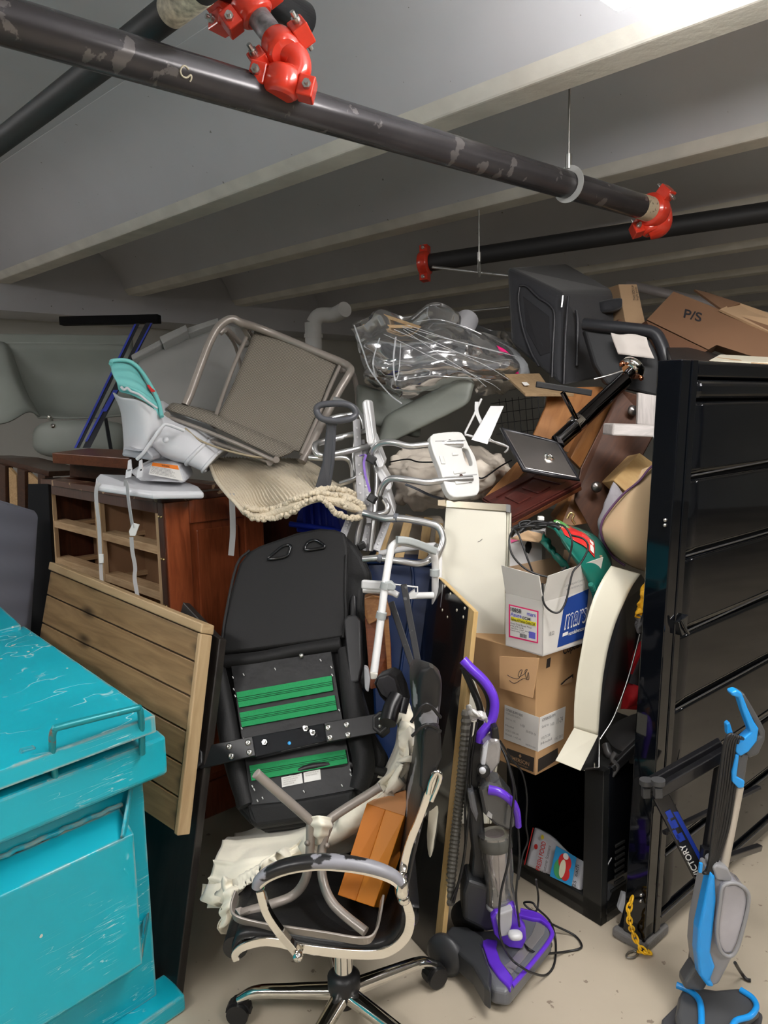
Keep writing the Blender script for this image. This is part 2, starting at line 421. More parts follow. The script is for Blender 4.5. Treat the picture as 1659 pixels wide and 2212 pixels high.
# dark pipe far back along the beams
f0, f1 = P(925, 568, 4.7), P(1700, 452, 3.9)
r = thing('sprinkler_pipe', 'thin-looking black pipe far back under the ceiling beams, above the soft pet carrier', 'pipe')
build('pipe', M().cyl(f0, f1, .050, 32), mat('pipe_dull', (0, 0, 0)), r)
# thin conduit left of carrier, pale conduits right
build('conduit', M().cyl(P(935, 577, 4.6), P(1120, 598, 4.2), .009, 12), alu, label='thin bare metal conduit beside the far red coupling', cat='conduit')
build('conduit', M().cyl(P(1355, 615, 5.2), P(1720, 700, 4.6), .03, 16), mat('pale_conduit', (.45, .42, .42), .4, .4), label='thick pale conduit behind the open brown carton', cat='conduit')
build('conduit', M().cyl(P(830, 690, 5.6), P(1100, 664, 5.2), .009, 12), alu, label='thin metal rod running behind the clear plastic bag', cat='conduit')
# ---- hangers
def hanger(cx, cy, Y, rad, axis, rodtop, label, th=.011):
    r = thing('pipe_hanger', label, 'pipe hanger', 'loop hangers on the pipes')
    c0 = P(cx, cy, Y); x, y, n = frame_of(axis)
    pts = [c0+(x*math.cos(a)+y*math.sin(a))*rad for a in [i*math.pi/8 for i in range(16)]]
    build('ring', M().ribbon(pts, .022, .004, up=axis, closed=True, n=3), mat('zinc', (.48, .49, .48), .45, .4), r)
    if rodtop: 
        top = c0+Z*rad; m = M().cyl(top, top+Z*.05, .012, 6).cyl(top+Z*.02, Vector((top.x, top.y, ZD)), .0045, 8)
        build('threaded_rod', m, steel, r)
    return r
hp = F(1228, 398, 2.5)
hanger(1228, 398, hp.y, .054, pd, 1, 'white loop hanger holding the long black pipe near its right end')
hanger(1035, 580, 4.3, .035, Vector((1, -.3, 0)), 1, 'small loop hanger around the thin conduit far back')
for i, (x, y, yt, Y, lb) in enumerate([(1412, 50, 0, 2.55, 'thin threaded rod hanging from the ceiling right of the lamp'), (1361, 60, 30, 2.6, 'short thin rod on the ceiling directly under the lamp')]):
    b0 = P(x, y, Y); build('threaded_rod', M().cyl(b0, Vector((b0.x, b0.y, ZD)), .004, 8), steel, label=lb, cat='rod')
# ---- red couplings
def coupling(c0, axis, rad, label, bolts=2, ear=Z, wid=.034, elbow=None):
    """grooved coupling: two half shells with ears and bolts; optional elbow body (list of points)"""
    r = thing('pipe_coupling', label, 'pipe coupling', 'red sprinkler pipe couplings'); axis = Vector(axis).normalized(); c0 = Vector(c0)
    h = M().lathe([(rad*1.02, -wid), (rad*1.30, -wid*.8), (rad*1.38, -wid*.3), (rad*1.38, wid*.3), (rad*1.30, wid*.8), (rad*1.02, wid)], c0, axis, 32)
    e = (Vector(ear)-axis*Vector(ear).dot(axis)).normalized(); t = axis.cross(e)
    for sg in (1, -1): h.box(c0+e*sg*rad*1.2-t*.028-axis*wid*.75, e*sg*.042, t*.056, axis*wid*1.5)
    build('housing', h, red_enamel, r, bevel=.004)
    for sg in (1, -1):
        cc = c0+e*sg*(rad*1.2+.024)
        b = M().cyl(cc-t*.055, cc+t*.05, .006, 10).cyl(cc-t*.040, cc-t*.028, .0115, 6).cyl(cc+t*.028, cc+t*.038, .0115, 6)
        build('bolt', b, steel, r)
    if elbow: build('elbow', M().tube(elbow, rad*1.02, 8, 24), red_enamel, r)
    return r
Yc = F(612, 195, 2.5).y
cpl = F(612, 215, 2.5); up1 = cpl+Z*.10
tx = P(612, 205, cpl.y-.02)
e0 = P(618, 190, cpl.y-.03); e1 = P(634, 150, cpl.y-.04); e2 = P(600, 112, cpl.y-.02)
coupling(P(611, 178, cpl.y-.06), (P(622, 130, cpl.y-.06)-P(608, 190, cpl.y-.06)), .034, 'lowest orange-red pipe coupling, clamped on top of the long black pipe', ear=RT)
coupling(P(607, 103, cpl.y-.05), (P(575, 60, cpl.y+.02)-P(607, 103, cpl.y-.05)), .034, 'middle orange-red coupling with an elbow, above the lowest one', ear=(RT*.9+UP*.9), elbow=[P(611, 172, cpl.y-.06), P(640, 160, cpl.y-.05), P(640, 128, cpl.y-.05), P(612, 104, cpl.y-.05)])
coupling(P(543, 15, cpl.y+.02), (P(575, 60, cpl.y+.02)-P(540, 12, cpl.y+.02)), .036, 'uppermost orange-red coupling, cut by the top of the photo', ear=(RT*.8+UP*.6))
build('pipe_nipple', M().cyl(P(552, 28, cpl.y+.02), P(600, 92, cpl.y-.04), .030, 24), mat('galvanised', (.30, .30, .31), .5, .6, var=(40, .6)), label='short scuffed grey pipe piece between two orange-red couplings', cat='pipe')
coupling(P(482, -6, cpl.y+.1), (q1-q0), .038, 'red coupling at the very top beside the pale sticker pipe', ear=UP)
ep = p_b+pd*.02
coupling(ep, pd, .050, 'red elbow coupling at the right end of the long black pipe', ear=UP*.5+RT*.8, elbow=[ep-pd*.0, ep+pd*.045+Z*.0, ep+pd*.05-Z*.05, P(1402, 492, ep.y+.05)])
coupling(P(1403, 488, ep.y+.03), (B*.4+Z*.9), .030, 'small dark red coupling directly under the elbow at the right end of the pipe', ear=RT)
coupling(P(918, 569, 4.7), (f1-f0), .052, 'dim red coupling on the far pipe behind the pile', ear=UP)
# column and vertical pipe at the back
build('standpipe', M().cyl(P(679, 800, 5.2), P(676, 697, 5.2), .055, 24).cyl(P(677, 722, 5.2), P(677, 730, 5.2), .062, 24).tube([P(676, 700, 5.2), P(690, 682, 5.2), P(722, 680, 5.2), P(745, 668, 5.1)], .05, 5, 20), white_plastic, label='white vertical drain pipe with a joint, far back behind the patio chair', cat='pipe')
build('wall_rail', M().box(P(128, 702, 5.6), P(342, 697, 5.6)-P(128, 702, 5.6), Z*.06, Vector((0, .08, 0))), mat('dull_black', (.006, .006, .007), .7, spec=.2), label='flat dark bar high on the left wall above the two skis', cat='bar', bevel=.004)
# ================================================================ teal dumpster
def teal_paint(key='teal_paint', wear=1.0, base=(.003, .38, .48)):
    m = bpy.data.materials.new(key); m.use_nodes = True; N, L, b = nt(m); MATS[key] = m
    tc = N.new('ShaderNodeTexCoord')
    def noise(s, d=6, sc3=(1, 1, 1), rot=(0, 0, 0)):
        mp = N.new('ShaderNodeMapping'); mp.inputs['Scale'].default_value = sc3; mp.inputs['Rotation'].default_value = rot; L.new(tc.outputs['Object'], mp.inputs[0])
        n = N.new('ShaderNodeTexNoise'); n.inputs['Scale'].default_value = s; n.inputs['Detail'].default_value = d; L.new(mp.outputs[0], n.inputs['Vector']); return n.outputs[0]
    def ramp(x, a, c, inv=False):
        r = N.new('ShaderNodeMapRange'); r.inputs[1].default_value = a; r.inputs[2].default_value = c
        if inv: r.inputs[3].default_value = 1; r.inputs[4].default_value = 0
        L.new(x, r.inputs[0]); return r.outputs[0]
    def op(o, x, y):
        n = N.new('ShaderNodeMath'); n.operation = o; n.use_clamp = True
        for i, q in enumerate((x, y)):
            if isinstance(q, (int, float)): n.inputs[i].default_value = q
            else: L.new(q, n.inputs[i])
        return n.outputs[0]
    def mix(f, x, y):
        n = N.new('ShaderNodeMix'); n.data_type = 'RGBA'; L.new(f, n.inputs[0])
        for i, q in ((6, x), (7, y)):
            if isinstance(q, tuple): n.inputs[i].default_value = q+(1,)
            else: L.new(q, n.inputs[i])
        return n.outputs[2]
    col = mix(ramp(noise(2.2), .35, .65), tuple(c*.88 for c in base), tuple(min(1, c*1.08) for c in base))
    # fine scratches: thin ridges of stretched noise, only where a coarse noise allows
    sc_ = None
    for rot, s3 in (((.2, .3, .4), (1, 14, 3)), ((.1, .2, 2.1), (1.4, 11, 2)), ((.4, .1, 1.2), (1.2, 16, 2))):
        n_ = noise(3.0, 3, s3, rot); d = op('ABSOLUTE', op('SUBTRACT', n_, .5), 0)
        nn = N.new('ShaderNodeMath'); nn.operation = 'SUBTRACT'; L.new(n_, nn.inputs[0]); nn.inputs[1].default_value = .5
        ab = N.new('ShaderNodeMath'); ab.operation = 'ABSOLUTE'; L.new(nn.outputs[0], ab.inputs[0])
        line = ramp(ab.outputs[0], .002, .006, True); msk = ramp(noise(3.5+rot[0]*5, 5, (1, 1, 1), rot), .55, .62)
        q = op('MULTIPLY', line, msk); sc_ = q if sc_ is None else op('MAXIMUM', sc_, q)
    col = mix(op('MULTIPLY', sc_, .75), col, (.45, .68, .68))
    chips = ramp(noise(26, 2), .745, .755); col = mix(chips, col, (.55, .55, .48))
    # worn edges (bevel normal against true normal)
    bv = N.new('ShaderNodeBevel'); bv.samples = 6; bv.inputs[0].default_value = .012; ge = N.new('ShaderNodeNewGeometry')
    dt = N.new('ShaderNodeVectorMath'); dt.operation = 'DOT_PRODUCT'; L.new(bv.outputs[0], dt.inputs[0]); L.new(ge.outputs['True Normal'], dt.inputs[1])
    edge = ramp(dt.outputs['Value'], .90, .995, True)
    e2 = op('MULTIPLY', edge, ramp(noise(14, 8), .42, .5))
    col = mix(e2, col, (.40, .36, .27))
    rust = op('MULTIPLY', ramp(dt.outputs['Value'], .80, .97, True), ramp(noise(9, 8, (1, 1, 1), (1, 2, 3)), .50, .56)); col = mix(rust, col, (.11, .055, .035))
    L.new(col, b.inputs['Base Color']); b.inputs['Roughness'].default_value = .36; b.inputs['Coat Weight'].default_value = .15
    bp = N.new('ShaderNodeBump'); bp.inputs['Strength'].default_value = .25; bp.inputs['Distance'].default_value = .01; L.new(noise(5, 3), bp.inputs['Height']); L.new(bp.outputs[0], b.inputs['Normal'])
    return m
teal = teal_paint()
K = F(342, 2185, 0.0); K.z = 0
ua = -A.copy(); ub = B.copy()          # ua runs along the front towards lower left, ub along the right side towards the back
ua = Vector((-.66, -.751, 0)).normalized(); ub = Vector((-.665, .747, 0)).normalized()
out = (-ub)                                # outward from the front face
dfr = fr(-ua, Z)
d = thing('dumpster', 'scratched teal steel dumpster with a sloping lid at the lower left', 'dumpster')
zt = .80; DL, DW = 1.5, .95
body = M().box(K+Z*.05, ua*DL, ub*DW, Z*(zt-.05))
build('body', body, teal, d, bevel=.006, frame=dfr)
# overhanging rim rail along the front and the side
rim = M()
kk = K+out*.075-ua*.035
rim.prism([kk+Z*.735, kk+Z*.745+out*.012, kk+Z*.845+out*.012, kk+Z*.850-out*.04, kk+Z*.80-out*.075, kk+Z*.735-out*.075], ua*(DL+.05))
build('rim', rim, teal, d, bevel=.007, frame=dfr)
rim = M().box(K-ua*.035+Z*.76-ub*.05, -ua*.0+ua*.03, ub*(DW+.05), Z*.085); build('side_rim', rim, teal, d, bevel=.006, frame=dfr)
# fork channel box standing proud of the front: sloping top, flat face, open end, slanting underside
ch = M(); x0 = K+ua*.075
prof = [(0, .66), (.0, .655), (.085, .615), (.085, .245), (.0, .17)]
pts = [x0+out*a+Z*z for a, z in prof]
ch.prism(pts, ua*(DL-.075)); build('fork_channel', ch, teal, d, bevel=.004, frame=dfr)
g = M().prism([K+ua*.02+out*.004+Z*.75, K+ua*.105+out*.09+Z*.625, K+ua*.09+out*.07+Z*.60, K+ua*.06+out*.004+Z*.62], ua*.012)
build('gusset', g, teal, d, bevel=.003, frame=dfr); g = M()
g.prism([K+ua*.01+out*.003+Z*.30, K+ua*.075+out*.085+Z*.27, K+ua*.075+out*.085+Z*.248, K+ua*.03+out*.003+Z*.285], Z*.02)
build('gusset', g, teal, d, bevel=.003, frame=dfr)
g = M()
w = M()
path = [K+ua*(.07+.02*i)+out*(.004+.002*(i % 2))+Z*(.662+.002*(i % 3)) for i in range(66)]
w.tube(path, .007, 1, 6); build('weld_bead', w, teal, d, frame=dfr)
# feet / skid
f_ = M().box(K-ua*.06+out*.06+Z*0.002, ua*(DL+.06), -out*.12, Z*.05); build('skid', f_, teal, d, bevel=.006, frame=dfr)
f_ = M().box(K-ua*.10+ub*.75+Z*0.002, ua*(DL+.1), ub*.12, Z*.05); build('skid', f_, teal, d, bevel=.006, frame=dfr)
# lid: thin pan with folded lip, tilts up slightly to the back
lc = F(335, 1545, .935); lr = F(52, 1352, .975); ll = F(0, 1664, .915)
ue = (ll-lc).normalized(); le = (lr-lc); lfr = fr(-ue, Z)
lid = M(); cor = [lc, lc+le, lc+le+ue*1.5, lc+ue*1.5]; lid.prism(cor, -Z*.012)
build('lid', lid, teal, d, bevel=.004, frame=lfr)
lip = M().prism([lc, lc-ub*.002-Z*.045, lc-Z*.045+ub*.01, lc+ub*.01], ue*1.5)
lip.prism([lc, lc-Z*.045, lc-Z*.045+ue*.008, lc+ue*.008], le); build('lid_lip', lip, teal, d, bevel=.002, frame=lfr)
l2 = M(); z2 = Z*.035; a0 = F(50, 1352, .99)+ub*.02; a1 = F(-6, 1303, 1.03)
l2.prism([a0, a0+(a1-a0)*5, a0+(a1-a0)*5+ue*1.5, a0+ue*1.5], -Z*.03); build('rear_lid', l2, teal, d, bevel=.004, frame=lfr)
# bent rod handle (holds the lid), and lock hasp
hy = .0
def onfront(x, y, off): # point on plane parallel to the front, off in front of the body wall
    dd = ray(x, y); s = (K+out*off-CAM).dot(out)/dd.dot(out); return CAM+dd*s
rodm = M().tube([onfront(120, 1690, .105), onfront(115, 1640, .125), onfront(113, 1595, .15), onfront(118, 1576, .16), onfront(135, 1569, .162), onfront(285, 1532, .162), onfront(299, 1531, .16), onfront(304, 1543, .155), onfront(306, 1580, .13), onfront(307, 1628, .105)], .0085, 4, 12)
build('lid_rod', rodm, mat('worn_rod', (.008, .25, .29), .35, .2, wear=(10, .56, (.22, .13, .1))), d)
hs = M().prism([onfront(x, y, .10) for x, y in ((-20, 1668), (48, 1650), (55, 1632), (78, 1626), (78, 1614), (48, 1622), (42, 1638), (-20, 1655))], -out*.02)
build('hasp', hs, teal, d, bevel=.003)
# ================================================================ slatted wall of dark wood far left, fabric headboard, black sheet for the shadow between
fab = weave('slate_fabric', (.14, .145, .18), (.20, .21, .26), 90, .9, .4)
pl = plane((85, 1090, 3.05), (85, 1345, 3.0), (0, 1075, 2.75))
m = M().prism([pl(-90, 1070), pl(0, 1078), pl(78, 1102), pl(85, 1112), pl(84, 1130), pl(66, 1420), pl(-90, 1420)], -pl.n*.07)
build('upholstered_headboard', m, fab, bevel=.015, seg=3, label='slate-blue fabric headboard upright at the left edge behind the dumpster', cat='headboard', frame=fr(pl(50, 1100)-pl(0, 1090), Z))
pl = plane((118, 1080, 3.2), (112, 1360, 3.1), (70, 1080, 3.2))
m = M().prism([pl(60, 1045), pl(104, 1045), pl(120, 1330), pl(108, 1560), pl(60, 1560)], -pl.n*.03)
build('shadow_sheet', m, mat('dull_black', (0, 0, 0)), label='black sheet standing in for the shadow between the fabric headboard and the dresser', cat='panel', bevel=.003)  # black sheet takes the place of the shaded gap here
# crate with slats
r = thing('slatted_crib', 'dark brown frame with three pale upright slats at the left edge', 'bed frame')
pl = plane((0, 1000, 4.35), (95, 1020, 4.15), (0, 1100, 4.35))
pale = wood('pale_wood', (.36, .22, .10), (.50, .33, .17), .6)
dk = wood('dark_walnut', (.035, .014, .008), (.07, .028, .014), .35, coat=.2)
m = M().prism([pl(-60, 985), pl(0, 990), pl(105, 1018), pl(105, 1030), pl(0, 1002), pl(-60, 995)], -pl.n*.25); build('top_rail', m, dk, r, bevel=.004)
for i, (x, w_) in enumerate(((22, 17), (64, 22), (-14, 12))):
    m = M().prism([pl(x, 1004+x*.25, .01), pl(x+w_, 1022+x*.25, .01), pl(x+w_+3, 1120, .01), pl(x+3, 1120, .01)], -pl.n*.02); build('slat', m, pale, r, bevel=.002)
for x in (2, 44, 88):
    m = M().prism([pl(x, 1000+x*.25, .02), pl(x+16, 1006+x*.25, .02), pl(x+18, 1140, .02), pl(x+2, 1140, .02)], -pl.n*.05); build('post', m, dk, r, bevel=.002)
m = M().prism([pl(-60, 1180), pl(120, 1180), pl(120, 1500), pl(-60, 1500)], -pl.n*.03); build('panel', m, dk, r)
# ================================================================ dresser without drawers
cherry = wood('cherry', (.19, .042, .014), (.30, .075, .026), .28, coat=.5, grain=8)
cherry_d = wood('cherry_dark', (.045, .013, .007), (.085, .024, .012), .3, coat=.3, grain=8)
raw = wood('raw_pine', (.42, .27, .14), (.58, .40, .23), .6, grain=10)
mdf = mat('brown_back_board', (.34, .19, .10), .75, var=(2, .2))
dr = thing('dresser', 'cherry wood dresser without drawers, raw pine runners showing, behind the plank headboard', 'dresser')
zt_ = P(352, 1072, 2.9).z
c0 = P(352, 1072, 2.9); cl = F(97, 1035, zt_); crr = F(500, 1063, zt_); 
du = (cl-c0); dwid = du.length; du.normalize(); dv = (crr-c0); dv.normalize(); ddep = .44
dv = Vector((du.y, -du.x, 0)); dv = dv if dv.y > 0 else -dv
du = du  # towards the left-back
outv = -dv  # front face normal direction
def D(s, t, z): return c0+du*s+dv*t+Z*(z-0)
H0 = -c0.z
dfr2 = fr(du, Z)
def Dp(x, y, off=0.0):     # pixel on the front plane
    dd = ray(x, y); s = (c0-dv*off-CAM).dot(dv)/dd.dot(dv); return CAM+dd*s
def Ds(x, y, off=0.0):     # pixel on the right side plane
    n = -du; dd = ray(x, y); s = (c0+n*off-CAM).dot(n)/dd.dot(n); return CAM+dd*s
m = M().box(D(-.012, -.015, -.025), du*(dwid+.024), dv*(ddep+.015), Z*.028)
topm = mat('dresser_top', (.09, .03, .015), .35, coat=.3, wear=(14, .60, (.45, .30, .18)))
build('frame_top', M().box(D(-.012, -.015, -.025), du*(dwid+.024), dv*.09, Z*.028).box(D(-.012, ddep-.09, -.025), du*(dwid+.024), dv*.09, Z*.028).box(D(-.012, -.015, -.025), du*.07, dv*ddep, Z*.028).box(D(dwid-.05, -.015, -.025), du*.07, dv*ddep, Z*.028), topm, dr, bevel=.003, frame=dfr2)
# right side: stiles and raised panel
sd = M().box(D(0, 0, H0+.05), du*.02, dv*ddep, Z*(c0.z-.075)); build('side_panel', sd, cherry, dr, frame=fr(Z, dv))
st = M()
for t0, t1, z0, z1 in ((0, .10, H0+.05, -.025), (ddep-.09, ddep, H0+.05, -.025), (.10, ddep-.09, -.115, -.025), (.10, ddep-.09, H0+.05, H0+.2)):
    st.box(D(-.012, t0, z0), du*.012, dv*(t1-t0), Z*(z1-z0))
build('side_frame', st, cherry, dr, bevel=.003, frame=fr(Z, dv))
build('raised_panel', M().box(D(-.008, .13, H0+.23), du*.009, dv*(ddep-.25), Z*(c0.z-.375)), cherry, dr, bevel=.006, frame=fr(Z, dv))
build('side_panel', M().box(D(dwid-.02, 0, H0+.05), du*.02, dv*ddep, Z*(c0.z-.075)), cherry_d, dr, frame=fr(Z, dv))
build('back_board', M().box(D(.02, ddep-.02, H0+.05), du*(dwid-.04), dv*.01, Z*(c0.z-.08)), mdf, dr)
# front frame: stiles, centre stile, rails (raw wood) and dust dividers
fm = M().box(D(0, -.004, H0+.02), du*.045, dv*.03, Z*(c0.z-.045)).box(D(dwid-.045, -.004, H0+.02), du*.045, dv*.03, Z*(c0.z-.045)).box(D(.045, -.004, -.07), du*(dwid-.09), dv*.03, Z*.045)
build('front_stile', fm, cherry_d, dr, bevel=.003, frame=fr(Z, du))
cs = M(); mid = dwid*.5
cs.box(D(mid-.03, -.002, H0+.05), du*.06, dv*.022, Z*(c0.z-.12)); cs.box(D(.045, .0, H0+.05), du*.03, dv*.02, Z*(c0.z-.12)); cs.box(D(dwid-.075, .0, H0+.05), du*.03, dv*.02, Z*(c0.z-.12))
build('centre_stile', cs, raw, dr, bevel=.002, frame=fr(Z, du))
for i, zz in enumerate((-.235, -.42, -.605, -.79, -.975)):
    rl = M().box(D(.045, .002, zz), du*(dwid-.09), dv*.07, Z*.034); build('drawer_rail', rl, raw, dr, bevel=.002, frame=fr(du, Z))
    for s0 in (.05, dwid-.09, mid-.03): 
        build('runner', M().box(D(s0, .06, zz), du*.045, dv*(ddep-.1), Z*.02), raw, dr, frame=fr(dv, Z))
build('dust_panel', M().box(D(.05, .20, H0+.05), du*(dwid*.5-.06), dv*.006, Z*(c0.z-.12)), mdf, dr)
build('dust_panel', M().box(D(mid+.01, .20, H0+.05), du*(dwid*.5-.06), dv*.006, Z*(c0.z-.12)), mdf, dr)
build('divider', M().box(D(mid-.008, .03, H0+.05), du*.016, dv*(ddep-.06), Z*(c0.z-.1)), mdf, dr)
sc2 = M()
for zz in (-.07, -.235, -.42, -.605):
    for s in (.008, .028): sc2.ball(D(s+.004, -.006, zz-.01), .0045, 8)
build('screw', sc2, mat('brass', (.7, .55, .25), .3, 1), dr)
# second, darker wooden chest behind the blue bin
r = thing('dark_chest', 'dark red-brown wooden cabinet side in shadow right of the dresser', 'cabinet')
pl = plane((558, 1100, 3.34), (655, 1100, 3.46), (558, 1300, 3.34))
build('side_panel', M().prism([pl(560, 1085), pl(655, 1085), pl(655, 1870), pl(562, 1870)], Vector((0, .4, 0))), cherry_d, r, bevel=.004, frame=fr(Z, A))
build('corner_post', M().prism([pl(558, 1085, .012), pl(568, 1085, .012), pl(568, 1870, .012), pl(560, 1870, .012)], -pl.n*.012), cherry_d, r)
# brown board on top behind booster
pl = plane((115, 978, 3.7), (275, 985, 3.5), (190, 968, 4.0))
m = M().prism([P(112, 978, 3.7), P(190, 968, 3.95), P(280, 972, 3.8), P(280, 990, 3.45)], Z*-.05)
build('wooden_board', m, wood('red_brown', (.10, .03, .012), (.16, .05, .02), .35), label='brown wooden board lying flat behind the booster seat', cat='board', bevel=.004)
m = M().prism([P(150, 985, 3.8), P(280, 985, 3.7), P(280, 1040, 3.7), P(150, 1030, 3.8)], Vector((0, .3, 0)))
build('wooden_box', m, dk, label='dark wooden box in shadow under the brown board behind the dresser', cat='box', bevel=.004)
# ================================================================ plank headboard leaning on the dresser
oak = wood('oak_plank', (.19, .115, .05), (.34, .22, .105), .5, scale=3.2, knots=True, grain=9)
oake = wood('oak_edge', (.36, .24, .12), (.50, .36, .20), .5, scale=3, grain=7)
hb = thing('plank_headboard', 'rustic oak-look headboard of horizontal planks leaning in front of the dresser', 'headboard')
pl = plane((445, 1366, 2.33), (118, 1232, 2.86), (392, 1795, 2.12))
TL, TR, BR = pl(122, 1238), pl(428, 1366), pl(377, 1798)
ex = (TL-TR); ey = (BR-TR); ex_n = ex.normalized()
q = [(440, 1368), (433, 1440)]
ysR = [(438, 1370), (432, 1435), (420, 1513), (413, 1588), (404, 1660), (395, 1730), (384, 1802)]
n = 6; hfr = fr(-ex_n, -ey)
tot = ey
cum = [0, .155, .335, .51, .675, .835, 1.0]
for i in range(6):
    a = TR+tot*(cum[i]+.004); b = TR+tot*(cum[i+1]-.004)
    m = M().prism([a, a+ex*1.05, b+ex*1.05, b], -pl.n*.022); build('plank', m, oak, hb, bevel=.0025, frame=hfr)
m = M().prism([TR-ex_n*.0, TR+ex*1.05, TR+ey+ex*1.05, TR+ey], -pl.n*.018); m.v = [v-pl.n*.012 for v in m.v]; build('backing', m, mat('dark_gap', (.02, .015, .01), .8), hb)
up_ = -ey.normalized()
m = M().box(TR+up_*.002+pl.n*.006-ex_n*.020, ex*1.06+ex_n*.022, up_*.03, -pl.n*.055); build('top_edge', m, oake, hb, bevel=.004, frame=fr(ex_n, Z))
m = M().box(TR-ex_n*.001+pl.n*.004+up_*.0, -ex_n*.018, ey*1.005, -pl.n*.05); build('side_edge', m, oake, hb, bevel=.004, frame=fr(ey, Z))
# tall dark plank behind it
pl2 = plane((460, 1375, 2.42), (375, 2185, 2.02), (410, 1700, 2.22)); pl2 = plane((470, 1375, 2.40), (378, 2180, 2.02), (330, 1500, 2.5))
r = thing('dark_board', 'long dark brown board standing on the floor behind the plank headboard', 'board')
esp = wood('espresso', (.012, .009, .008), (.022, .018, .015), .4, grain=5)
m = M().prism([pl2(395, 1300), pl2(462, 1372), pl2(475, 1380), pl2(378, 2183), pl2(371, 2186), pl2(338, 2150), pl2(300, 1700)], -pl2.n*.03)
build('panel', m, esp, r, bevel=.003, frame=fr(pl2(378, 2180)-pl2(470, 1380), pl2.n))
m = M(); 
for x, y in ((413, 1807), (400, 1870), (388, 1940), (381, 2000), (382, 2110), (340, 2050)): m.cyl(pl2(x, y, -.002), pl2(x, y, .0015), .0035, 8)
build('screw', m, mat('brass', (0, 0, 0)), r)
# ================================================================ far left: grey moulded tub, skis, tote
tubm = mat('grey_green_plastic', (.26, .28, .25), .5, var=(3, .12))
pl = plane((20, 720, 4.9), (250, 725, 5.0), (100, 960, 4.5))
r = thing('plastic_tub', 'large grey-green moulded plastic tub standing on edge against the far left wall', 'tub')
m = M(); inner = [(28, 745), (262, 760), (280, 800), (262, 885), (84, 890), (70, 840)]; outer = [(-60, 718), (275, 720), (310, 800), (290, 905), (250, 985), (120, 990), (30, 930), (-60, 800)]
m.prism([pl(-60, 718), pl(285, 722), pl(285, 745), pl(-60, 742)], -pl.n*.06)
build('upper_rim', m, tubm, r, bevel=.015)
m = M().grid([[pl(0, 742), pl(90, 742), pl(180, 744), pl(285, 746)], [pl(20, 790, -.10), pl(110, 790, -.15), pl(190, 790, -.15), pl(285, 790, -.12)], [pl(50, 850, -.12), pl(120, 855, -.16), pl(200, 855, -.16), pl(285, 850, -.12)], [pl(80, 898, -.02), pl(140, 900, -.02), pl(210, 898, -.02), pl(285, 892, -.02)]], 6, 6)
build('basin_wall', m, tubm, r, solid=.01)
m = M().grid([[pl(-60, 742, .02), pl(-20, 742, .02), pl(8, 744, .02), pl(18, 744, -.03)], [pl(-60, 830, .05), pl(-10, 830, .06), pl(35, 830, .05), pl(48, 830, -.06)], [pl(-60, 930, .05), pl(20, 930, .08), pl(66, 900, .05), pl(84, 896, -.02)]], 6, 6); build('side_rim', m, tubm, r, solid=.01)
build('lower_rim', M().blob(pl(175, 940, -.05), [RT*.29, UP*.115, FW*.09], 3.2, 32, 16), tubm, r)
m = M().lathe([(0, .045), (.012, .04), (.014, .02), (.006, .0)], pl(112, 905, -.02), RT*-.4+UP*.8-FW, 16).lathe([(0, .05), (.014, .045), (.016, .025), (.006, .0)], pl(121, 922, 0), -FW, 16)
build('knob', m, chrome, r)
skib = mat('ski_black', (.02, .02, .028), .25, coat=.4); skiu = mat('ski_blue', (.035, .055, .42), .3, coat=.4)
for i, (x0, y0, x1, y1, w_) in enumerate(((296, 700, 166, 968, 9), (322, 698, 186, 968, 14))):
    a, b = P(x0, y0, 4.35), P(x1, y1, 4.0); t = (b-a); px_ = RT*(w_/4/1661*4.4)
    r = thing('ski', ['long narrow black ski with a solid blue left edge, leaning on the far left wall', 'second ski behind the booster seat, black with a broken blue pattern'][i], 'ski', 'skis leaning on the left wall')
    build('board', M().box(a-px_*2.2, px_*4.4, t, Vector((0, .012, .004))), skib, r, bevel=.002)
    if i == 0: build('blue_edge', M().box(a-px_*2.3-Vector((0, .004, 0)), px_*1.9, t, Vector((0, .004, 0))), skiu, r)
    else:
        for f0, f1, s0, s1 in ((0, .28, 1.0, 2.0), (.55, .72, -1, 1.8), (.70, .95, -1.9, -.6)):
            build('blue_mark', M().prism([a+t*f0+px_*s0-Vector((0, .004, 0)), a+t*f0+px_*s1-Vector((0, .004, 0)), a+t*f1+px_*(s1-.5)-Vector((0, .004, 0)), a+t*f1+px_*(s0-.5)-Vector((0, .004, 0))], Vector((0, .003, 0))), skiu, r)
build('bar', M().bar(P(228, 905, 4.3), P(240, 975, 4.2), .018, .018), dark_metal, label='thin black bar standing right of the two skis', cat='bar')
tote = mat('tote_grey', (.30, .295, .28), .55, var=(3, .08))
r = thing('storage_tote', 'big grey plastic storage tote lying on its side behind the patio chair', 'storage bin')
pl = plane((290, 780, 3.75), (500, 700, 3.9), (380, 900, 3.5))
m = M().prism([pl(292, 778), pl(330, 758), pl(490, 700), pl(505, 706), pl(520, 760), pl(505, 900), pl(440, 930), pl(350, 910), pl(312, 850)], Vector((.1, .42, .02)))
build('body', m, tote, r, bevel=.02, seg=3)
m = M().prism([pl(286, 776, .03), pl(350, 742, .03), pl(354, 752, .03), pl(290, 786, .03)], -pl.n*.05); build('rim', m, tote, r, bevel=.008, seg=3); m = M(); m.prism([pl(406, 718, .03), pl(474, 696, .03), pl(476, 706, .03), pl(410, 730, .03)], -pl.n*.05)
build('rim', m, tote, r, bevel=.004, kind=None)
build('latch', M().prism([pl(350, 742, .045), pl(406, 716, .045), pl(411, 728, .045), pl(356, 757, .045)], -pl.n*.05), tote, r, bevel=.004)
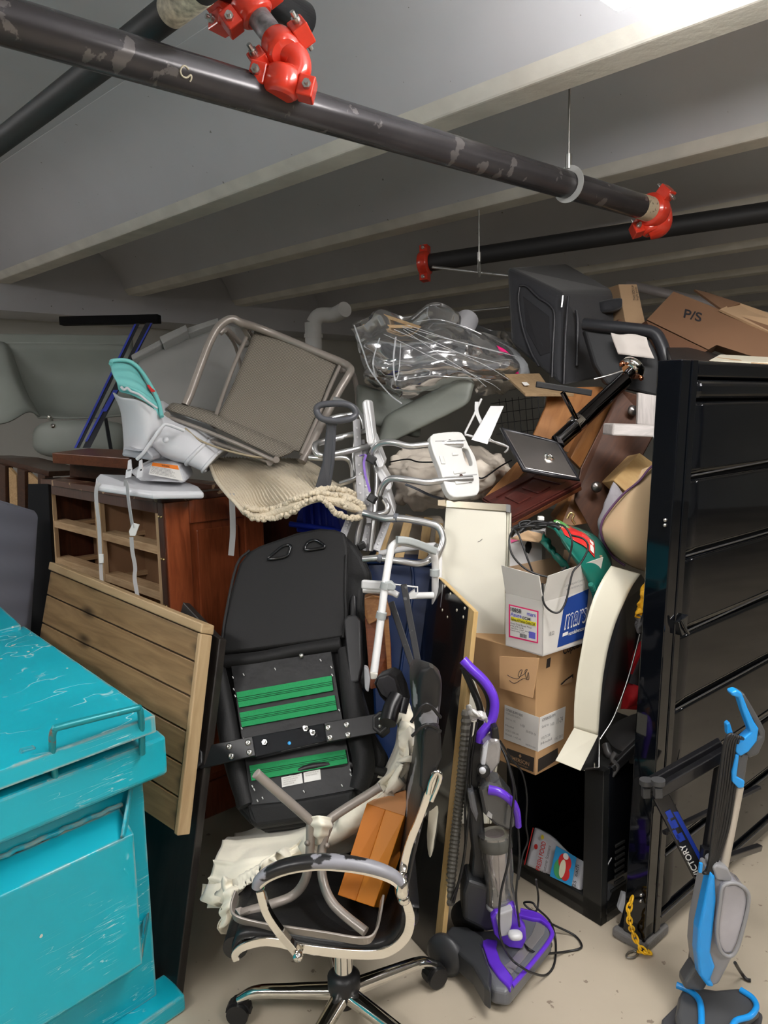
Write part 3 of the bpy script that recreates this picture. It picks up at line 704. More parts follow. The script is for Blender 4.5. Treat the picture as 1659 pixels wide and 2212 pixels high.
# ================================================================ booster seat
bw = mat('booster_white', (.66, .67, .70), .35, var=(5, .05)); aqua = mat('aqua_vinyl', (.20, .60, .58), .45, bump=(25, .3, .006))
bs = thing('booster_seat', 'white child booster seat with an aqua padded back standing on the dresser', 'booster seat')
pl = plane((300, 900, 3.02), (440, 980, 2.92), (330, 1040, 2.85))
def body_sec(pts, dy): return [P(x, y, Y) for x, y, Y in pts]
# base tray on the dresser top
m = M().prism([P(207, 1030, 2.85), P(214, 1022, 2.92), P(262, 1025, 3.05), P(300, 1030, 3.1), P(400, 1038, 3.05), P(430, 1050, 2.95), P(441, 1062, 2.84), P(330, 1064, 2.78), P(205, 1046, 2.79)], Z*-.028)
build('base_tray', m, bw, bs, bevel=.011, seg=3)
m = M().prism([P(276, 1020, 2.98), P(330, 996, 2.95), P(385, 1000, 2.93), P(402, 1046, 2.88), P(300, 1040, 2.9)], Vector((0, .16, .02))); build('pedestal', m, bw, bs, bevel=.02, seg=3)
qm = quadmap(P(329, 1001, 2.925), P(386, 1008, 2.905), P(396, 1040, 2.865), P(322, 1026, 2.885))
n_ = -FW
m = patch(qm, 0, 0, 1, 1, .004); wl = build('warning_label', m, paper, bs)
build('warning_band', patch(qm, .03, .0, .98, .28, .006), mat('label_orange', (.85, .22, .02), .6), wl)
text_on(qm, [('WARNING', .38, .06, .66, .24)]+[('Never leave child unattended in this seat'[i:i+30+i], .05, .34+.1*i, .7+.05*(i % 3), .41+.1*i) for i in range(6)], wl, ink, 'lettering', .0075)
# seat shell: big drum tipped to the right (one loft)
secs = [((292, 935), (330, 868), .12), ((315, 975), (375, 905), .17), ((360, 1000), (425, 925), .18), ((395, 1008), (452, 950), .17), ((432, 1024), (474, 975), .16)]
rows = []
for (bx, by), (tx, ty), dpt in secs:
    Y0 = 2.90; b_ = P(bx, by, Y0+.02); t_ = P(tx, ty, Y0+.06); c_ = (b_+t_)/2; h_ = (t_-b_)/2; row = []
    for k_ in range(16):
        a = 2*math.pi*k_/16; cc, ss = math.cos(a), math.sin(a); e = .75
        row.append(c_+h_*math.copysign(abs(ss)**e, ss)+Vector((0, 1, .05))*dpt*(math.copysign(abs(cc)**e, cc)+.8))
    rows.append(row+[row[0]])
m = M().grid(rows, 2, 4); m.add(rows[0][:-1], [list(range(16))]); m.add(rows[-1][:-1], [list(range(15, -1, -1))]); build('seat_shell', m, bw, bs)
lastc = [p for p in rows[-1][:-1]]; build('shell_rim', M().tube([p+(rows[-1][0]-rows[-2][0])*0 for p in rows[3][:-1]], .008, 2, 8, closed=True).tube(lastc, .007, 2, 8, closed=True), bw, bs)
m = M().tube([P(296, 992, 2.84), P(310, 978, 2.83), P(330, 950, 2.83), P(350, 922, 2.84), P(362, 917, 2.85), P(398, 930, 2.88)], .007, 5, 8); build('shell_rib', m, bw, bs)
build('hub', M().lathe([(0, .006), (.010, .006), (.012, .0)], P(358, 950, 2.875), -FW, 20), bw, bs)
# back shell, curved: white outside, aqua pad inside
rows = [[P(245, 848, 3.0), P(262, 858, 2.9), P(300, 865, 2.86), P(340, 890, 2.9), P(352, 905, 3.0)],
        [P(262, 890, 3.0), P(280, 895, 2.9), P(310, 900, 2.86), P(345, 925, 2.9), P(358, 935, 3.0)],
        [P(268, 950, 3.0), P(285, 960, 2.9), P(315, 960, 2.86), P(330, 955, 2.9), P(345, 950, 3.0)],
        [P(268, 972, 3.0), P(280, 980, 2.88), P(300, 985, 2.85), P(322, 970, 2.9), P(330, 960, 3.0)]]
m = M().grid(rows, 6, 6); build('back_shell', m, bw, bs, solid=.006)
m = M().prism([P(266, 965, 2.84), P(300, 972, 2.83), P(318, 968, 2.84), P(332, 985, 2.84), P(328, 995, 2.84), P(262, 985, 2.84)], Vector((0, .12, 0))); build('front_bar', m, mat('booster_grey', (.33, .34, .37), .4), bs, bevel=.008)
rows = [[P(239, 783, 2.92), P(255, 778, 2.95), P(278, 782, 2.98), P(300, 800, 3.0)],
        [P(243, 803, 2.88), P(262, 800, 2.9), P(290, 806, 2.92), P(320, 835, 2.96)],
        [P(252, 826, 2.86), P(272, 828, 2.86), P(305, 842, 2.88), P(338, 868, 2.92)],
        [P(256, 842, 2.87), P(280, 846, 2.86), P(315, 862, 2.87), P(344, 880, 2.91)],
        [P(262, 848, 2.88), P(290, 856, 2.87), P(325, 876, 2.88), P(349, 903, 2.90)]]
m = M().grid(rows, 6, 6, lambda u, v, p: .004*math.sin(v*40)*math.sin(math.pi*u)); pad = build('back_pad', m, aqua, bs, solid=-.014)
m = M().tube([P(239, 786, 2.90), P(244, 779, 2.92), P(275, 779, 2.95), P(300, 795, 2.97), P(325, 832, 2.94), P(342, 866, 2.92), P(350, 900, 2.88)], .0075, 6, 8); build('piping', m, aqua, pad)
m = M().ribbon([P(298, 790, 2.985), P(322, 826, 2.97), P(340, 856, 2.94)], .010, .006); build('white_trim', m, bw, pad)
m = M().ribbon([P(322, 832, 2.935), P(331, 846, 2.92)], .018, .004); build('red_tag', m, mat('tag_red', (.7, .03, .03), .6), pad)
m = M().tube([P(262, 836, 2.85), P(268, 842, 2.84), P(275, 838, 2.84), P(284, 846, 2.84), P(300, 852, 2.84), P(320, 868, 2.84), P(340, 882, 2.84)], .005, 4, 6); build('torn_edge', m, bw, bs)
for i, (x, y) in enumerate(((276, 995), (300, 995))):
    build('clip', M().prism([P(x, y, 2.84), P(x+6, y-3, 2.84), P(x+8, y+22, 2.84), P(x-2, y+25, 2.84)], Vector((0, .012, 0))).prism([P(x-4, y+20, 2.84), P(x+9, y+16, 2.84), P(x+6, y+36, 2.84), P(x-6, y+38, 2.84)], Vector((0, .01, 0))), bw, bs, bevel=.002)
web = weave('grey_webbing', (.42, .42, .42), (.52, .52, .52), 300, .8, .4)
build('strap', M().ribbon([P(268, 1043, 2.77), P(274, 1045, 2.745), P(277, 1075, 2.74), P(282, 1110, 2.74), P(287, 1140, 2.74)], .021, .002, up=FW), web, bs)
build('strap', M().ribbon([P(284, 1160, 2.735), P(286, 1190, 2.74), P(292, 1225, 2.74), P(291, 1250, 2.735), P(298, 1293, 2.72)], .014, .002, up=FW), web, bs)
build('strap', M().ribbon([P(216, 1044, 2.79), P(209, 1052, 2.78), P(208, 1080, 2.78), P(214, 1140, 2.78), P(217, 1210, 2.78), P(220, 1262, 2.77)], .013, .002, up=FW), web, bs)
for x, y, a in ((290, 1140, 1), (216, 1205, 0)):
    m = M().prism([P(x-12, y+8, 2.735), P(x-4, y-10, 2.735), P(x+11, y-7, 2.735), P(x+2, y+18, 2.735), P(x-10, y+18, 2.735)] if a else [P(x-4, y-8, 2.77), P(x+7, y-8, 2.77), P(x+7, y+12, 2.77), P(x-2, y+12, 2.77)], Vector((0, .008, 0))); build('buckle', m, white_plastic, bs, bevel=.002)
build('strap', M().ribbon([P(500, 1066, 2.78), P(502, 1100, 2.77), P(503, 1150, 2.77), P(500, 1190, 2.77), P(499, 1200, 2.77)], .021, .002, up=FW), web, bs)
# ================================================================ patio sling chair
taupe = mat('taupe_tube', (.30, .265, .235), .38, .25, coat=.2)
sling = weave('sling_mesh', (.10, .088, .068), (.48, .43, .36), 58, .75, .5, 'XY')
pc = thing('patio_chair', 'taupe metal patio chair with woven sling tipped over on top of the pile', 'chair')
pl = plane((548, 708, 3.30), (738, 790, 3.25), (472, 895, 3.02))
rows = [[pl(551, 712), pl(610, 733, .006), pl(670, 757, .006), pl(729, 783)], [pl(525, 775, -.012), pl(590, 792, -.02), pl(650, 812, -.02), pl(706, 832, -.012)], [pl(498, 835, -.02), pl(560, 862, -.03), pl(620, 885, -.03), pl(680, 903, -.02)], [pl(472, 897), pl(530, 930, -.01), pl(590, 955, -.01), pl(646, 976)]]
build('sling_back', M().grid(rows, 6, 6), sling, pc, solid=.005, frame=fr(pl(730, 783)-pl(551, 712), pl(551, 712)-pl(472, 897)))
build('back_rail', M().tube([pl(543, 706), pl(512, 770, -.01), pl(485, 835, -.02), pl(466, 898)], .0085, 5, 10), taupe, pc)
build('back_rail', M().tube([pl(738, 785, .01), pl(712, 838, 0), pl(685, 905, 0), pl(650, 985, .01)], .0085, 5, 10), taupe, pc)
build('frame_tube', M().tube([P(400, 875, 3.05), P(412, 848, 3.07), P(435, 785, 3.1), P(455, 735, 3.12), P(475, 703, 3.14), P(500, 689, 3.16), P(520, 697, 3.18), P(550, 706, 3.25), P(600, 725, 3.28), P(690, 763, 3.26), P(738, 783, 3.24), P(757, 797, 3.2), P(752, 812, 3.17), P(735, 840, 3.15), P(708, 890, 3.1), P(672, 960, 3.0), P(652, 998, 2.95)], .0165, 6, 14), taupe, pc)
build('frame_tube', M().tube([P(520, 700, 3.2), P(545, 730, 3.4), P(525, 745, 3.5), P(490, 712, 3.42), P(475, 720, 3.4)], .012, 6, 12), taupe, pc)
build('frame_tube', M().tube([P(735, 800, 3.3), P(760, 805, 3.4), P(772, 850, 3.42), P(775, 940, 3.4)], .012, 6, 12), taupe, pc)
build('brace', M().tube([P(487, 715, 3.3), P(505, 740, 3.38), P(515, 770, 3.42), P(522, 800, 3.42)], .008, 4, 8).ribbon([P(520, 700, 3.2), P(545, 742, 3.3)], .02, .004), taupe, pc)
rows = [[P(358, 884, 3.0), P(440, 912, 2.98), P(520, 950, 2.95), P(600, 990, 2.92)], [P(372, 872, 3.03), P(450, 895, 3.0), P(540, 935, 2.98), P(628, 978, 2.94)], [P(390, 874, 3.10), P(460, 890, 3.08), P(550, 925, 3.05), P(640, 968, 3.0)]]
build('sling_seat', M().grid(rows, 6, 6), sling, pc, solid=.006, frame=fr(P(600, 990, 2.92)-P(358, 884, 3.0), UP))
build('seat_rail', M().tube([P(352, 897, 2.99), P(430, 925, 2.97), P(520, 962, 2.94), P(596, 997, 2.91)], .008, 4, 10).tube([P(366, 902, 3.02), P(440, 945, 3.0), P(520, 975, 2.97), P(583, 999, 2.95)], .007, 4, 10), taupe, pc)
caps = M()
for x, y, Y in ((361, 896, 2.975), (597, 993, 2.90), (583, 999, 2.92)): caps.cyl(P(x, y, Y), P(x, y, Y+.03), .0125, 16)
build('end_cap', caps, taupe, pc, bevel=.003)
build('cable_edge', M().tube([P(400, 925, 2.96), P(430, 950, 2.94), P(480, 970, 2.93), P(540, 985, 2.92), P(585, 990, 2.93)], .004, 5, 6), mat('tan_cord', (.4, .33, .22), .7), pc)
from mathutils import noise as _nz
# ================================================================ ribbed rug
rugm = mat('cream_rug', (.66, .575, .43), .95, var=(8, .10), bump=(160, .8, .005), sheen=.2)
rg = thing('ribbed_rug', 'cream ribbed rug folded over the dresser corner under the patio chair', 'rug')
rows = [[P(455, 1000, 3.05), P(480, 985, 3.15), P(540, 985, 3.2), P(620, 985, 3.15), P(660, 990, 3.15)],
        [P(468, 1030, 2.9), P(510, 1015, 3.0), P(570, 1010, 2.98), P(640, 1000, 3.05), P(690, 1010, 3.05)],
        [P(492, 1062, 2.78), P(545, 1050, 2.85), P(600, 1035, 2.82), P(670, 1020, 2.9), P(722, 1038, 2.95)],
        [P(515, 1085, 2.72), P(560, 1082, 2.76), P(625, 1058, 2.72), P(690, 1045, 2.80), P(752, 1055, 2.88)],
        [P(530, 1103, 2.68), P(575, 1098, 2.74), P(640, 1078, 2.66), P(710, 1062, 2.74), P(778, 1074, 2.82)]]
def ribs(u, v, p): return .008*abs(math.sin(u*math.pi*36))+.012*_nz.noise(p*5)
rugo = build('cloth', M().grid(rows, 54, 8, ribs), rugm, rg, solid=-.012)
rows = [[P(530, 1103, 2.68), P(575, 1096, 2.74), P(640, 1078, 2.66), P(700, 1064, 2.72), P(740, 1062, 2.76), P(778, 1074, 2.8)],
        [P(534, 1112, 2.655), P(575, 1108, 2.68), P(640, 1088, 2.64), P(690, 1076, 2.66), P(740, 1080, 2.70), P(782, 1086, 2.78)],
        [P(545, 1119, 2.665), P(590, 1119, 2.68), P(645, 1100, 2.65), P(690, 1085, 2.67), P(738, 1096, 2.70), P(786, 1104, 2.76)],
        [P(560, 1112, 2.70), P(600, 1110, 2.72), P(640, 1092, 2.69), P(690, 1080, 2.7), P(740, 1100, 2.72), P(776, 1112, 2.78)]]
build('folded_edge', M().grid(rows, 8, 6), rugm, rg, solid=-.012)
fringe = M(); rnd = random.Random(3)
for path in ([P(528, 1104, 2.665), P(548, 1118, 2.655), P(590, 1120, 2.67), P(630, 1108, 2.65), P(655, 1088, 2.64), P(690, 1076, 2.65), P(708, 1090, 2.67), P(730, 1110, 2.69), P(765, 1119, 2.74), P(786, 1106, 2.76), P(780, 1090, 2.76), P(755, 1078, 2.73), P(738, 1084, 2.70), P(748, 1094, 2.7)], [P(530, 1098, 2.66), P(575, 1102, 2.69), P(615, 1092, 2.67), P(636, 1078, 2.65), P(680, 1064, 2.65), P(700, 1066, 2.68), P(745, 1072, 2.72)], [P(680, 1064, 2.68), P(700, 1056, 2.7), P(740, 1058, 2.76), P(778, 1072, 2.8)]):
    cs_ = cr(path, 12)
    for c_ in cs_:
        for q_ in range(2): fringe.blob(c_+Vector((rnd.uniform(-1, 1), rnd.uniform(-1, 1), rnd.uniform(-1, 1)))*.005, [Vector((.0085, 0, 0)), Vector((0, .0085, 0)), Vector((0, 0, .0085))], 2, 7, 5, .3, 60)
build('nubby_edge', fringe, rugm, rg)
# ================================================================ blue bin
bl = mat('blue_bin', (.008, .035, .55), .4)
r = thing('blue_bin', 'royal blue plastic bin showing under the folded edge of the cream rug', 'bin')
m = M().prism([P(640, 1125, 3.0), P(652, 1075, 3.0), P(720, 1068, 2.98), P(738, 1150, 2.94), P(640, 1150, 2.96)], Vector((.02, .25, 0))); build('body', m, bl, r, bevel=.006)
m = M().tube([P(626, 1132, 2.95), P(660, 1136, 2.93), P(700, 1142, 2.92), P(742, 1152, 2.9)], .011, 4, 8)
build('rim', m, bl, r)
for x in (655, 672, 688, 702, 716): build('rib', M().bar(P(x, 1080, 2.985), P(x+4, 1138, 2.955), .012, .012, FW), bl, r, bevel=.003)
# ================================================================ aluminium shower chairs / walkers in the middle
cc = thing('shower_chair', 'folded aluminium shower chairs with white slatted seats, lying sideways left of the bath board', 'shower chair')
def at(pts, r, mt, name, par, n=6, seg=12): return build(name, M().tube([P(*p) for p in pts], r, n, seg), mt, par)
for path in ([(722, 862, 3.0), (740, 868, 2.98), (765, 880, 2.95), (783, 905, 2.9), (790, 935, 2.88)],
             [(700, 910, 2.98), (730, 900, 3.0), (765, 895, 3.02)],
             [(688, 958, 2.82), (720, 948, 2.84), (755, 940, 2.86), (795, 930, 2.84)],
             [(800, 962, 2.82), (750, 975, 2.78), (700, 984, 2.74), (683, 978, 2.74), (680, 962, 2.76), (692, 955, 2.80), (740, 945, 2.84)],
             [(668, 988, 2.86), (700, 990, 2.85), (745, 990, 2.86), (760, 1005, 2.86), (763, 1040, 2.84)],
             [(735, 1045, 2.84), (765, 1035, 2.82), (785, 1022, 2.8)],
             [(772, 930, 2.9), (765, 1000, 2.86), (772, 1080, 2.84)],
             [(790, 960, 2.86), (795, 1010, 2.84), (788, 1080, 2.8), (768, 1180, 2.78)],
             [(803, 985, 2.84), (815, 1030, 2.82), (808, 1120, 2.78), (800, 1190, 2.76)],
             [(830, 1080, 2.74), (838, 1095, 2.72), (830, 1108, 2.72), (790, 1112, 2.74), (760, 1100, 2.78)]):
    at(path, .0105, alu, 'frame_tube', cc)
slatw = mat('slat_white', (.66, .66, .67), .35)
for (x0, y0, x1, y1) in ((790, 866, 800, 960), (800, 940, 822, 1010), (815, 1008, 838, 1060), (828, 1050, 845, 1120)):
    a, b = P(x0, y0, 2.80), P(x1, y1, 2.74); rr = M().prism([P(x0-8, y0+4, 2.80), P(x0-2, y0-3, 2.80), P(x0+8, y0-2, 2.80), P(x1+8, y1-12, 2.74), P(x1+6, y1, 2.74), P(x1-4, y1+4, 2.74), P(x1-8, y1-6, 2.74)], Vector((.01, .20, .0)))
    sl = build('seat_slat', rr, slatw, cc, bevel=.008, seg=3)
for i, (x0, y0, x1, y1) in enumerate(((770, 905, 780, 1085), (780, 950, 800, 1130), (808, 1075, 786, 1190), (838, 1120, 812, 1190), (760, 1110, 738, 1165))):
    a, b = P(x0, y0, 2.84), P(x1, y1, 2.78); m = M().bar(a, b, .028, .012, FW); build('side_rail', m, mat('pale_grey_plastic', (.5, .5, .52), .4), cc, bevel=.003)
    h = M()
    for t in range(1, 9):
        q_ = a.lerp(b, t/9)-FW*.008; h.cyl(q_, q_-FW*.003, .0035, 8)
    build('rivet', h, mat('rivet_white', (.8, .8, .8), .3), cc)
for a_, b_ in ((P(790, 985, 2.77), P(812, 998, 2.76)), (P(796, 1072, 2.76), P(812, 1082, 2.75)), (P(778, 1172, 2.75), P(785, 1186, 2.75))): build('clamp', M().bar(a_, b_, .03, .024, FW), black_plastic, cc, bevel=.005)
build('ribbon', M().ribbon([P(778, 985, 2.75), P(790, 982, 2.74), P(786, 1000, 2.735), P(790, 1030, 2.73), P(799, 1062, 2.73)], .012, .0015, up=UP), mat('lilac_ribbon', (.30, .18, .65), .6), label='thin lilac ribbon tied on the aluminium frames', cat='ribbon')
# bath board with two long tubes
bb = thing('bath_board', 'white moulded bath seat board on two bent aluminium tubes, middle of the pile', 'bath seat')
pl = plane((940, 940, 2.72), (1020, 940, 2.80), (985, 1070, 2.62))
out_ = [(930, 945), (940, 936), (990, 932), (1003, 941), (1012, 960), (1028, 990), (1035, 1030), (1036, 1060), (1030, 1069), (990, 1074), (974, 1070), (963, 1052), (950, 1010), (936, 975)]
m = M()
ctr_ = pl(985, 1005, .012); hole = [(999, 970), (1006, 968), (1013, 974), (1021, 998), (1019, 1005), (1012, 1004), (1006, 996)]
def ringplate(m, outp, holep, vec):
    n_ = 48
    oc = cr([pl(*p) for p in outp], 6, True)
    hc = cr([pl(*p) for p in holep], 8, True)
    c0 = sum(hc, Vector())/len(hc)
    def ang(p): q = p-c0; return math.atan2(q.dot(UP), q.dot(RT))
    N_ = 64; oo = []; hh = []
    def hit(poly, a):
        best = None; d = RT*math.cos(a)+UP*math.sin(a)
        for i in range(len(poly)):
            p, q = poly[i]-c0, poly[(i+1) % len(poly)]-c0
            px, py, qx, qy = p.dot(RT), p.dot(UP), q.dot(RT), q.dot(UP); dx, dy = math.cos(a), math.sin(a)
            den = (qx-px)*dy-(qy-py)*dx
            if abs(den) < 1e-12: continue
            s_ = (py*dx-px*dy)/den if False else ((px*dy-py*dx)/-den)
            if -1e-6 <= s_ <= 1+1e-6:
                pt = poly[i].lerp(poly[(i+1) % len(poly)], s_); r_ = (pt-c0).dot(d)
                if r_ > 0 and (best is None or r_ > best[0]): best = (r_, pt)
        return best[1] if best else c0
    for i in range(N_):
        a = 2*math.pi*i/N_; oo.append(hit(oc, a)); hh.append(hit(hc, a))
    vs = oo+hh+[p+vec for p in oo]+[p+vec for p in hh]; fs = []
    for i in range(N_):
        j = (i+1) % N_
        fs += [(i, j, N_+j, N_+i), (2*N_+j, 2*N_+i, 3*N_+i, 3*N_+j), (j, i, 2*N_+i, 2*N_+j), (N_+i, N_+j, 3*N_+j, 3*N_+i)]
    m.add(vs, fs)
ringplate(m, out_, hole, -pl.n*.028)
build('board', m, white_plastic, bb, bevel=.007, seg=3)
for q_ in ([(958, 953), (985, 950), (988, 957), (962, 960)], [(948, 985), (957, 985), (962, 1003), (953, 1003)], [(978, 1018), (1004, 1016), (1006, 1022), (980, 1025)], [(982, 1040), (1010, 1036), (1012, 1044), (984, 1047)], [(975, 978), (988, 977), (990, 984), (977, 985)]):
    build('raised_pad', M().prism([pl(x, y, .005) for x, y in q_], -pl.n*.006), white_plastic, bb, bevel=.003)
build('groove', M().prism([pl(940, 952, .001), pl(1005, 950, .001), pl(1005, 952, .001), pl(940, 954, .001)], -pl.n*.002).prism([pl(960, 1030, .001), pl(1030, 1024, .001), pl(1030, 1026, .001), pl(960, 1032, .001)], -pl.n*.002), mat('groove_grey', (.4, .4, .4), .6), bb)
for x, y in ((972, 953), (996, 1028)): build('screw', M().lathe([(0, .004), (.006, .003), (.007, 0)], pl(x, y), pl.n, 12), mat('brown_screw', (.1, .06, .05), .3, .7), bb)
for dy, pts in ((0, [(800, 990, 2.78), (806, 974, 2.76), (822, 958, 2.74), (850, 956, 2.72), (885, 964, 2.71), (930, 960, 2.72), (1000, 958, 2.74)]), (1, [(820, 1068, 2.70), (828, 1048, 2.68), (845, 1034, 2.66), (880, 1036, 2.64), (920, 1042, 2.63), (955, 1038, 2.64), (1020, 1034, 2.68)])):
    build('tube', M().tube([P(*p) for p in pts], .0115, 6, 14), alu, bb)
# lower frames: second walker, curved tubes
wk = thing('walker', 'aluminium walking frame lying on its side in front of the slatted bed base', 'walker')
at([(785, 1108, 2.66), (800, 1112, 2.65), (830, 1120, 2.62), (870, 1120, 2.6), (925, 1130, 2.58), (948, 1140, 2.57), (957, 1165, 2.56), (950, 1190, 2.55), (938, 1212, 2.55)], .0125, alu, 'frame_tube', wk)
at([(785, 1208, 2.6), (820, 1206, 2.58), (860, 1212, 2.56), (905, 1218, 2.55), (930, 1206, 2.56), (945, 1180, 2.62)], .012, alu, 'frame_tube', wk)
at([(820, 1196, 2.7), (870, 1186, 2.68), (915, 1180, 2.68), (940, 1178, 2.7)], .011, slatw, 'cross_tube', wk)
for x, y, x2 in ((852, 1117, 860), (816, 1205, 824)): build('collar', M().cyl(P(x, y, 2.61 if y < 1200 else 2.575), P(x2, y+2, 2.605 if y < 1200 else 2.573), .0145, 14), mat('collar_grey', (.13, .14, .16), .5), wk)
tf = thing('toilet_frame', 'white tubular support frame with grey handle pads standing in front of the navy tub', 'support frame')
wt = mat('white_enamel', (.76, .76, .76), .3, coat=.3)
at([(808, 1452, 2.30), (820, 1360, 2.34), (832, 1262, 2.38), (843, 1195, 2.42), (848, 1180, 2.43), (862, 1171, 2.44), (885, 1174, 2.46), (915, 1182, 2.5), (933, 1192, 2.52), (940, 1215, 2.54), (940, 1262, 2.56), (940, 1300, 2.58), (939, 1330, 2.60)], .0125, wt, 'frame_tube', tf)
at([(955, 1175, 2.66), (950, 1190, 2.64), (948, 1250, 2.6)], .011, wt, 'frame_tube', tf)
at([(785, 1274, 2.5), (840, 1278, 2.48), (860, 1286, 2.47)], .011, wt, 'cross_tube', tf)
at([(890, 1287, 2.5), (935, 1286, 2.53)], .0115, wt, 'cross_tube', tf)
build('cross_bar', M().bar(P(782, 1262, 2.46), P(845, 1266, 2.42), .03, .02, FW), slatw, tf, bevel=.006)
m = M().ribbon([P(857, 1166, 2.42), P(880, 1168, 2.43), P(910, 1178, 2.46), P(938, 1190, 2.49)], .03, .024, up=UP); build('handle_pad', m, mat('pad_grey', (.40, .43, .43), .6), tf, bevel=.006, seg=3)
for x, y, Y in ((833, 1266, 2.375), (824, 1330, 2.35), (939, 1238, 2.54)):
    a = P(x-(2 if x < 900 else 0), y+6, Y); b = P(x+(1 if x < 900 else 0), y-8, Y); build('collar', M().cyl(a, b, .0165, 16), mat('pad_grey', (0, 0, 0)), tf)
build('clip', M().prism([P(830, 1258, 2.36), P(846, 1257, 2.36), P(856, 1268, 2.36), P(852, 1277, 2.36), P(830, 1274, 2.36)], Vector((0, .03, 0))), mat('pad_grey', (0, 0, 0)), tf, bevel=.004)
build('bracket', M().tube([P(850, 1262, 2.45), P(880, 1266, 2.46), P(902, 1268, 2.46), P(902, 1280, 2.46), P(890, 1290, 2.46)], .003, 1, 6).prism([P(883, 1284, 2.455), P(896, 1274, 2.455), P(900, 1292, 2.455), P(884, 1294, 2.455)], Vector((0, .02, 0))), wt, tf)
build('foot', M().prism([P(799, 1452, 2.285), P(817, 1455, 2.285), P(813, 1468, 2.285), P(801, 1469, 2.285)], Vector((0, .03, 0))), mat('foot_beige', (.6, .58, .52), .6), tf, bevel=.004)
# slatted bed base with cushion behind
sb = thing('slatted_bed_base', 'pale yellow wooden bed slats with fabric behind, left of the tall cream board', 'bed base')
yel = wood('slat_yellow', (.50, .32, .13), (.62, .43, .20), .5)
for (xa, ya, xb, yb, w_) in ((842, 1128, 818, 1205, 18), (885, 1113, 860, 1212, 20), (925, 1118, 912, 1212, 20), (950, 1130, 942, 1212, 14)):
    a, b = P(xa, ya, 2.86), P(xb, yb, 2.82); build('slat', M().bar(a, b, w_/1661*2.85, .010, FW), yel, sb, bevel=.003, frame=fr(b-a, FW))
build('cushion', M().prism([P(822, 1120, 2.95), P(960, 1120, 2.95), P(960, 1240, 2.9), P(810, 1240, 2.9)], Vector((0, .1, 0))), mat('beige_cloth', (.36, .31, .25), .9, var=(6, .2), bump=(14, .5, .01)), sb, bevel=.02, seg=3)
# navy tub behind
nv = mat('navy_plastic', (.006, .022, .085), .35)
r = thing('navy_bin', 'tall navy blue plastic bin in shadow behind the white support frame', 'bin')
pl = plane((800, 1215, 2.75), (960, 1230, 2.72), (860, 1500, 2.6))
build('body', M().prism([pl(790, 1212), pl(960, 1222), pl(940, 1420), pl(900, 1800), pl(820, 1800), pl(800, 1400)], Vector((0.02, .4, .0))), nv, r, bevel=.01)
build('rim', M().tube([pl(786, 1213, .01), pl(870, 1212, .012), pl(960, 1222, .01)], .012, 4, 10), nv, r)
build('seam', M().tube([pl(889, 1220, .004), pl(893, 1260, .004), pl(885, 1330, .004), pl(872, 1400, .004), pl(862, 1480, .004)], .006, 4, 8), nv, r)
for i, (a, b) in enumerate((((872, 1262, 2.36), (908, 1458, 2.22)), ((845, 1300, 2.42), (905, 1480, 2.28)))):
    r = thing('steel_strip', ['black steel strip with a hole at its top, slanting in front of the navy bin', 'second black steel strip, lower and further left, crossing under the white frame'][i], 'metal strip', 'black steel strips by the navy bin')
    build('strip', M().bar(P(*a), P(*b), .020, .006, FW), mat('scuffed_black', (.018, .018, .02), .5, .3, wear=(25, .62, (.08, .08, .08))), r, bevel=.002)
    build('hole', M().lathe([(0, .001), (.005, .001), (.005, 0)], P(a[0]+2, a[1]+12, a[2]-.006), -FW, 12), steel, r)
# orange-brown wooden chair corner
r = thing('wooden_chair_leg', 'honey brown chair leg with a corner block, behind the white support frame', 'chair leg')
hw = wood('honey_wood', (.24, .10, .035), (.34, .16, .06), .35, coat=.2)
build('block', M().prism([P(787, 1292, 2.5), P(806, 1286, 2.48), P(835, 1294, 2.46), P(845, 1330, 2.44), P(822, 1336, 2.45), P(797, 1350, 2.46), P(788, 1330, 2.48)], Vector((0, .05, 0))), hw, r, bevel=.003)
build('leg', M().prism([P(788, 1335, 2.48), P(838, 1335, 2.47), P(845, 1400, 2.46), P(847, 1480, 2.45), P(800, 1490, 2.42), P(795, 1430, 2.44)], Vector((0, .05, 0))), wood('red_brown2', (.13, .035, .014), (.2, .06, .022), .35), r, bevel=.004)
build('edge', M().prism([P(828, 1338, 2.455), P(840, 1338, 2.455), P(846, 1452, 2.43), P(837, 1452, 2.43)], Vector((0, .03, 0))), hw, r, bevel=.002)
# grey handle loop
r = thing('push_handle', 'dark grey plastic loop handle on a flat stem, upright among the aluminium frames', 'handle')
hg = mat('handle_grey', (.075, .078, .09), .42)
loop = [P(684, 888, 2.70), P(690, 876, 2.70), P(715, 872, 2.70), P(745, 873, 2.70), P(762, 880, 2.70), P(768, 895, 2.70), P(755, 905, 2.69), P(725, 909, 2.69), P(695, 904, 2.69)]
build('grip', M().tube(loop, .0115, 6, 14, closed=True), hg, r)
build('stem', M().prism([P(700, 905, 2.695), P(740, 903, 2.695), P(726, 920, 2.70), P(722, 1000, 2.72), P(712, 1062, 2.74), P(678, 1062, 2.74), P(696, 1000, 2.72), P(705, 920, 2.70)], Vector((0, .03, 0))), hg, r, bevel=.008, seg=3)
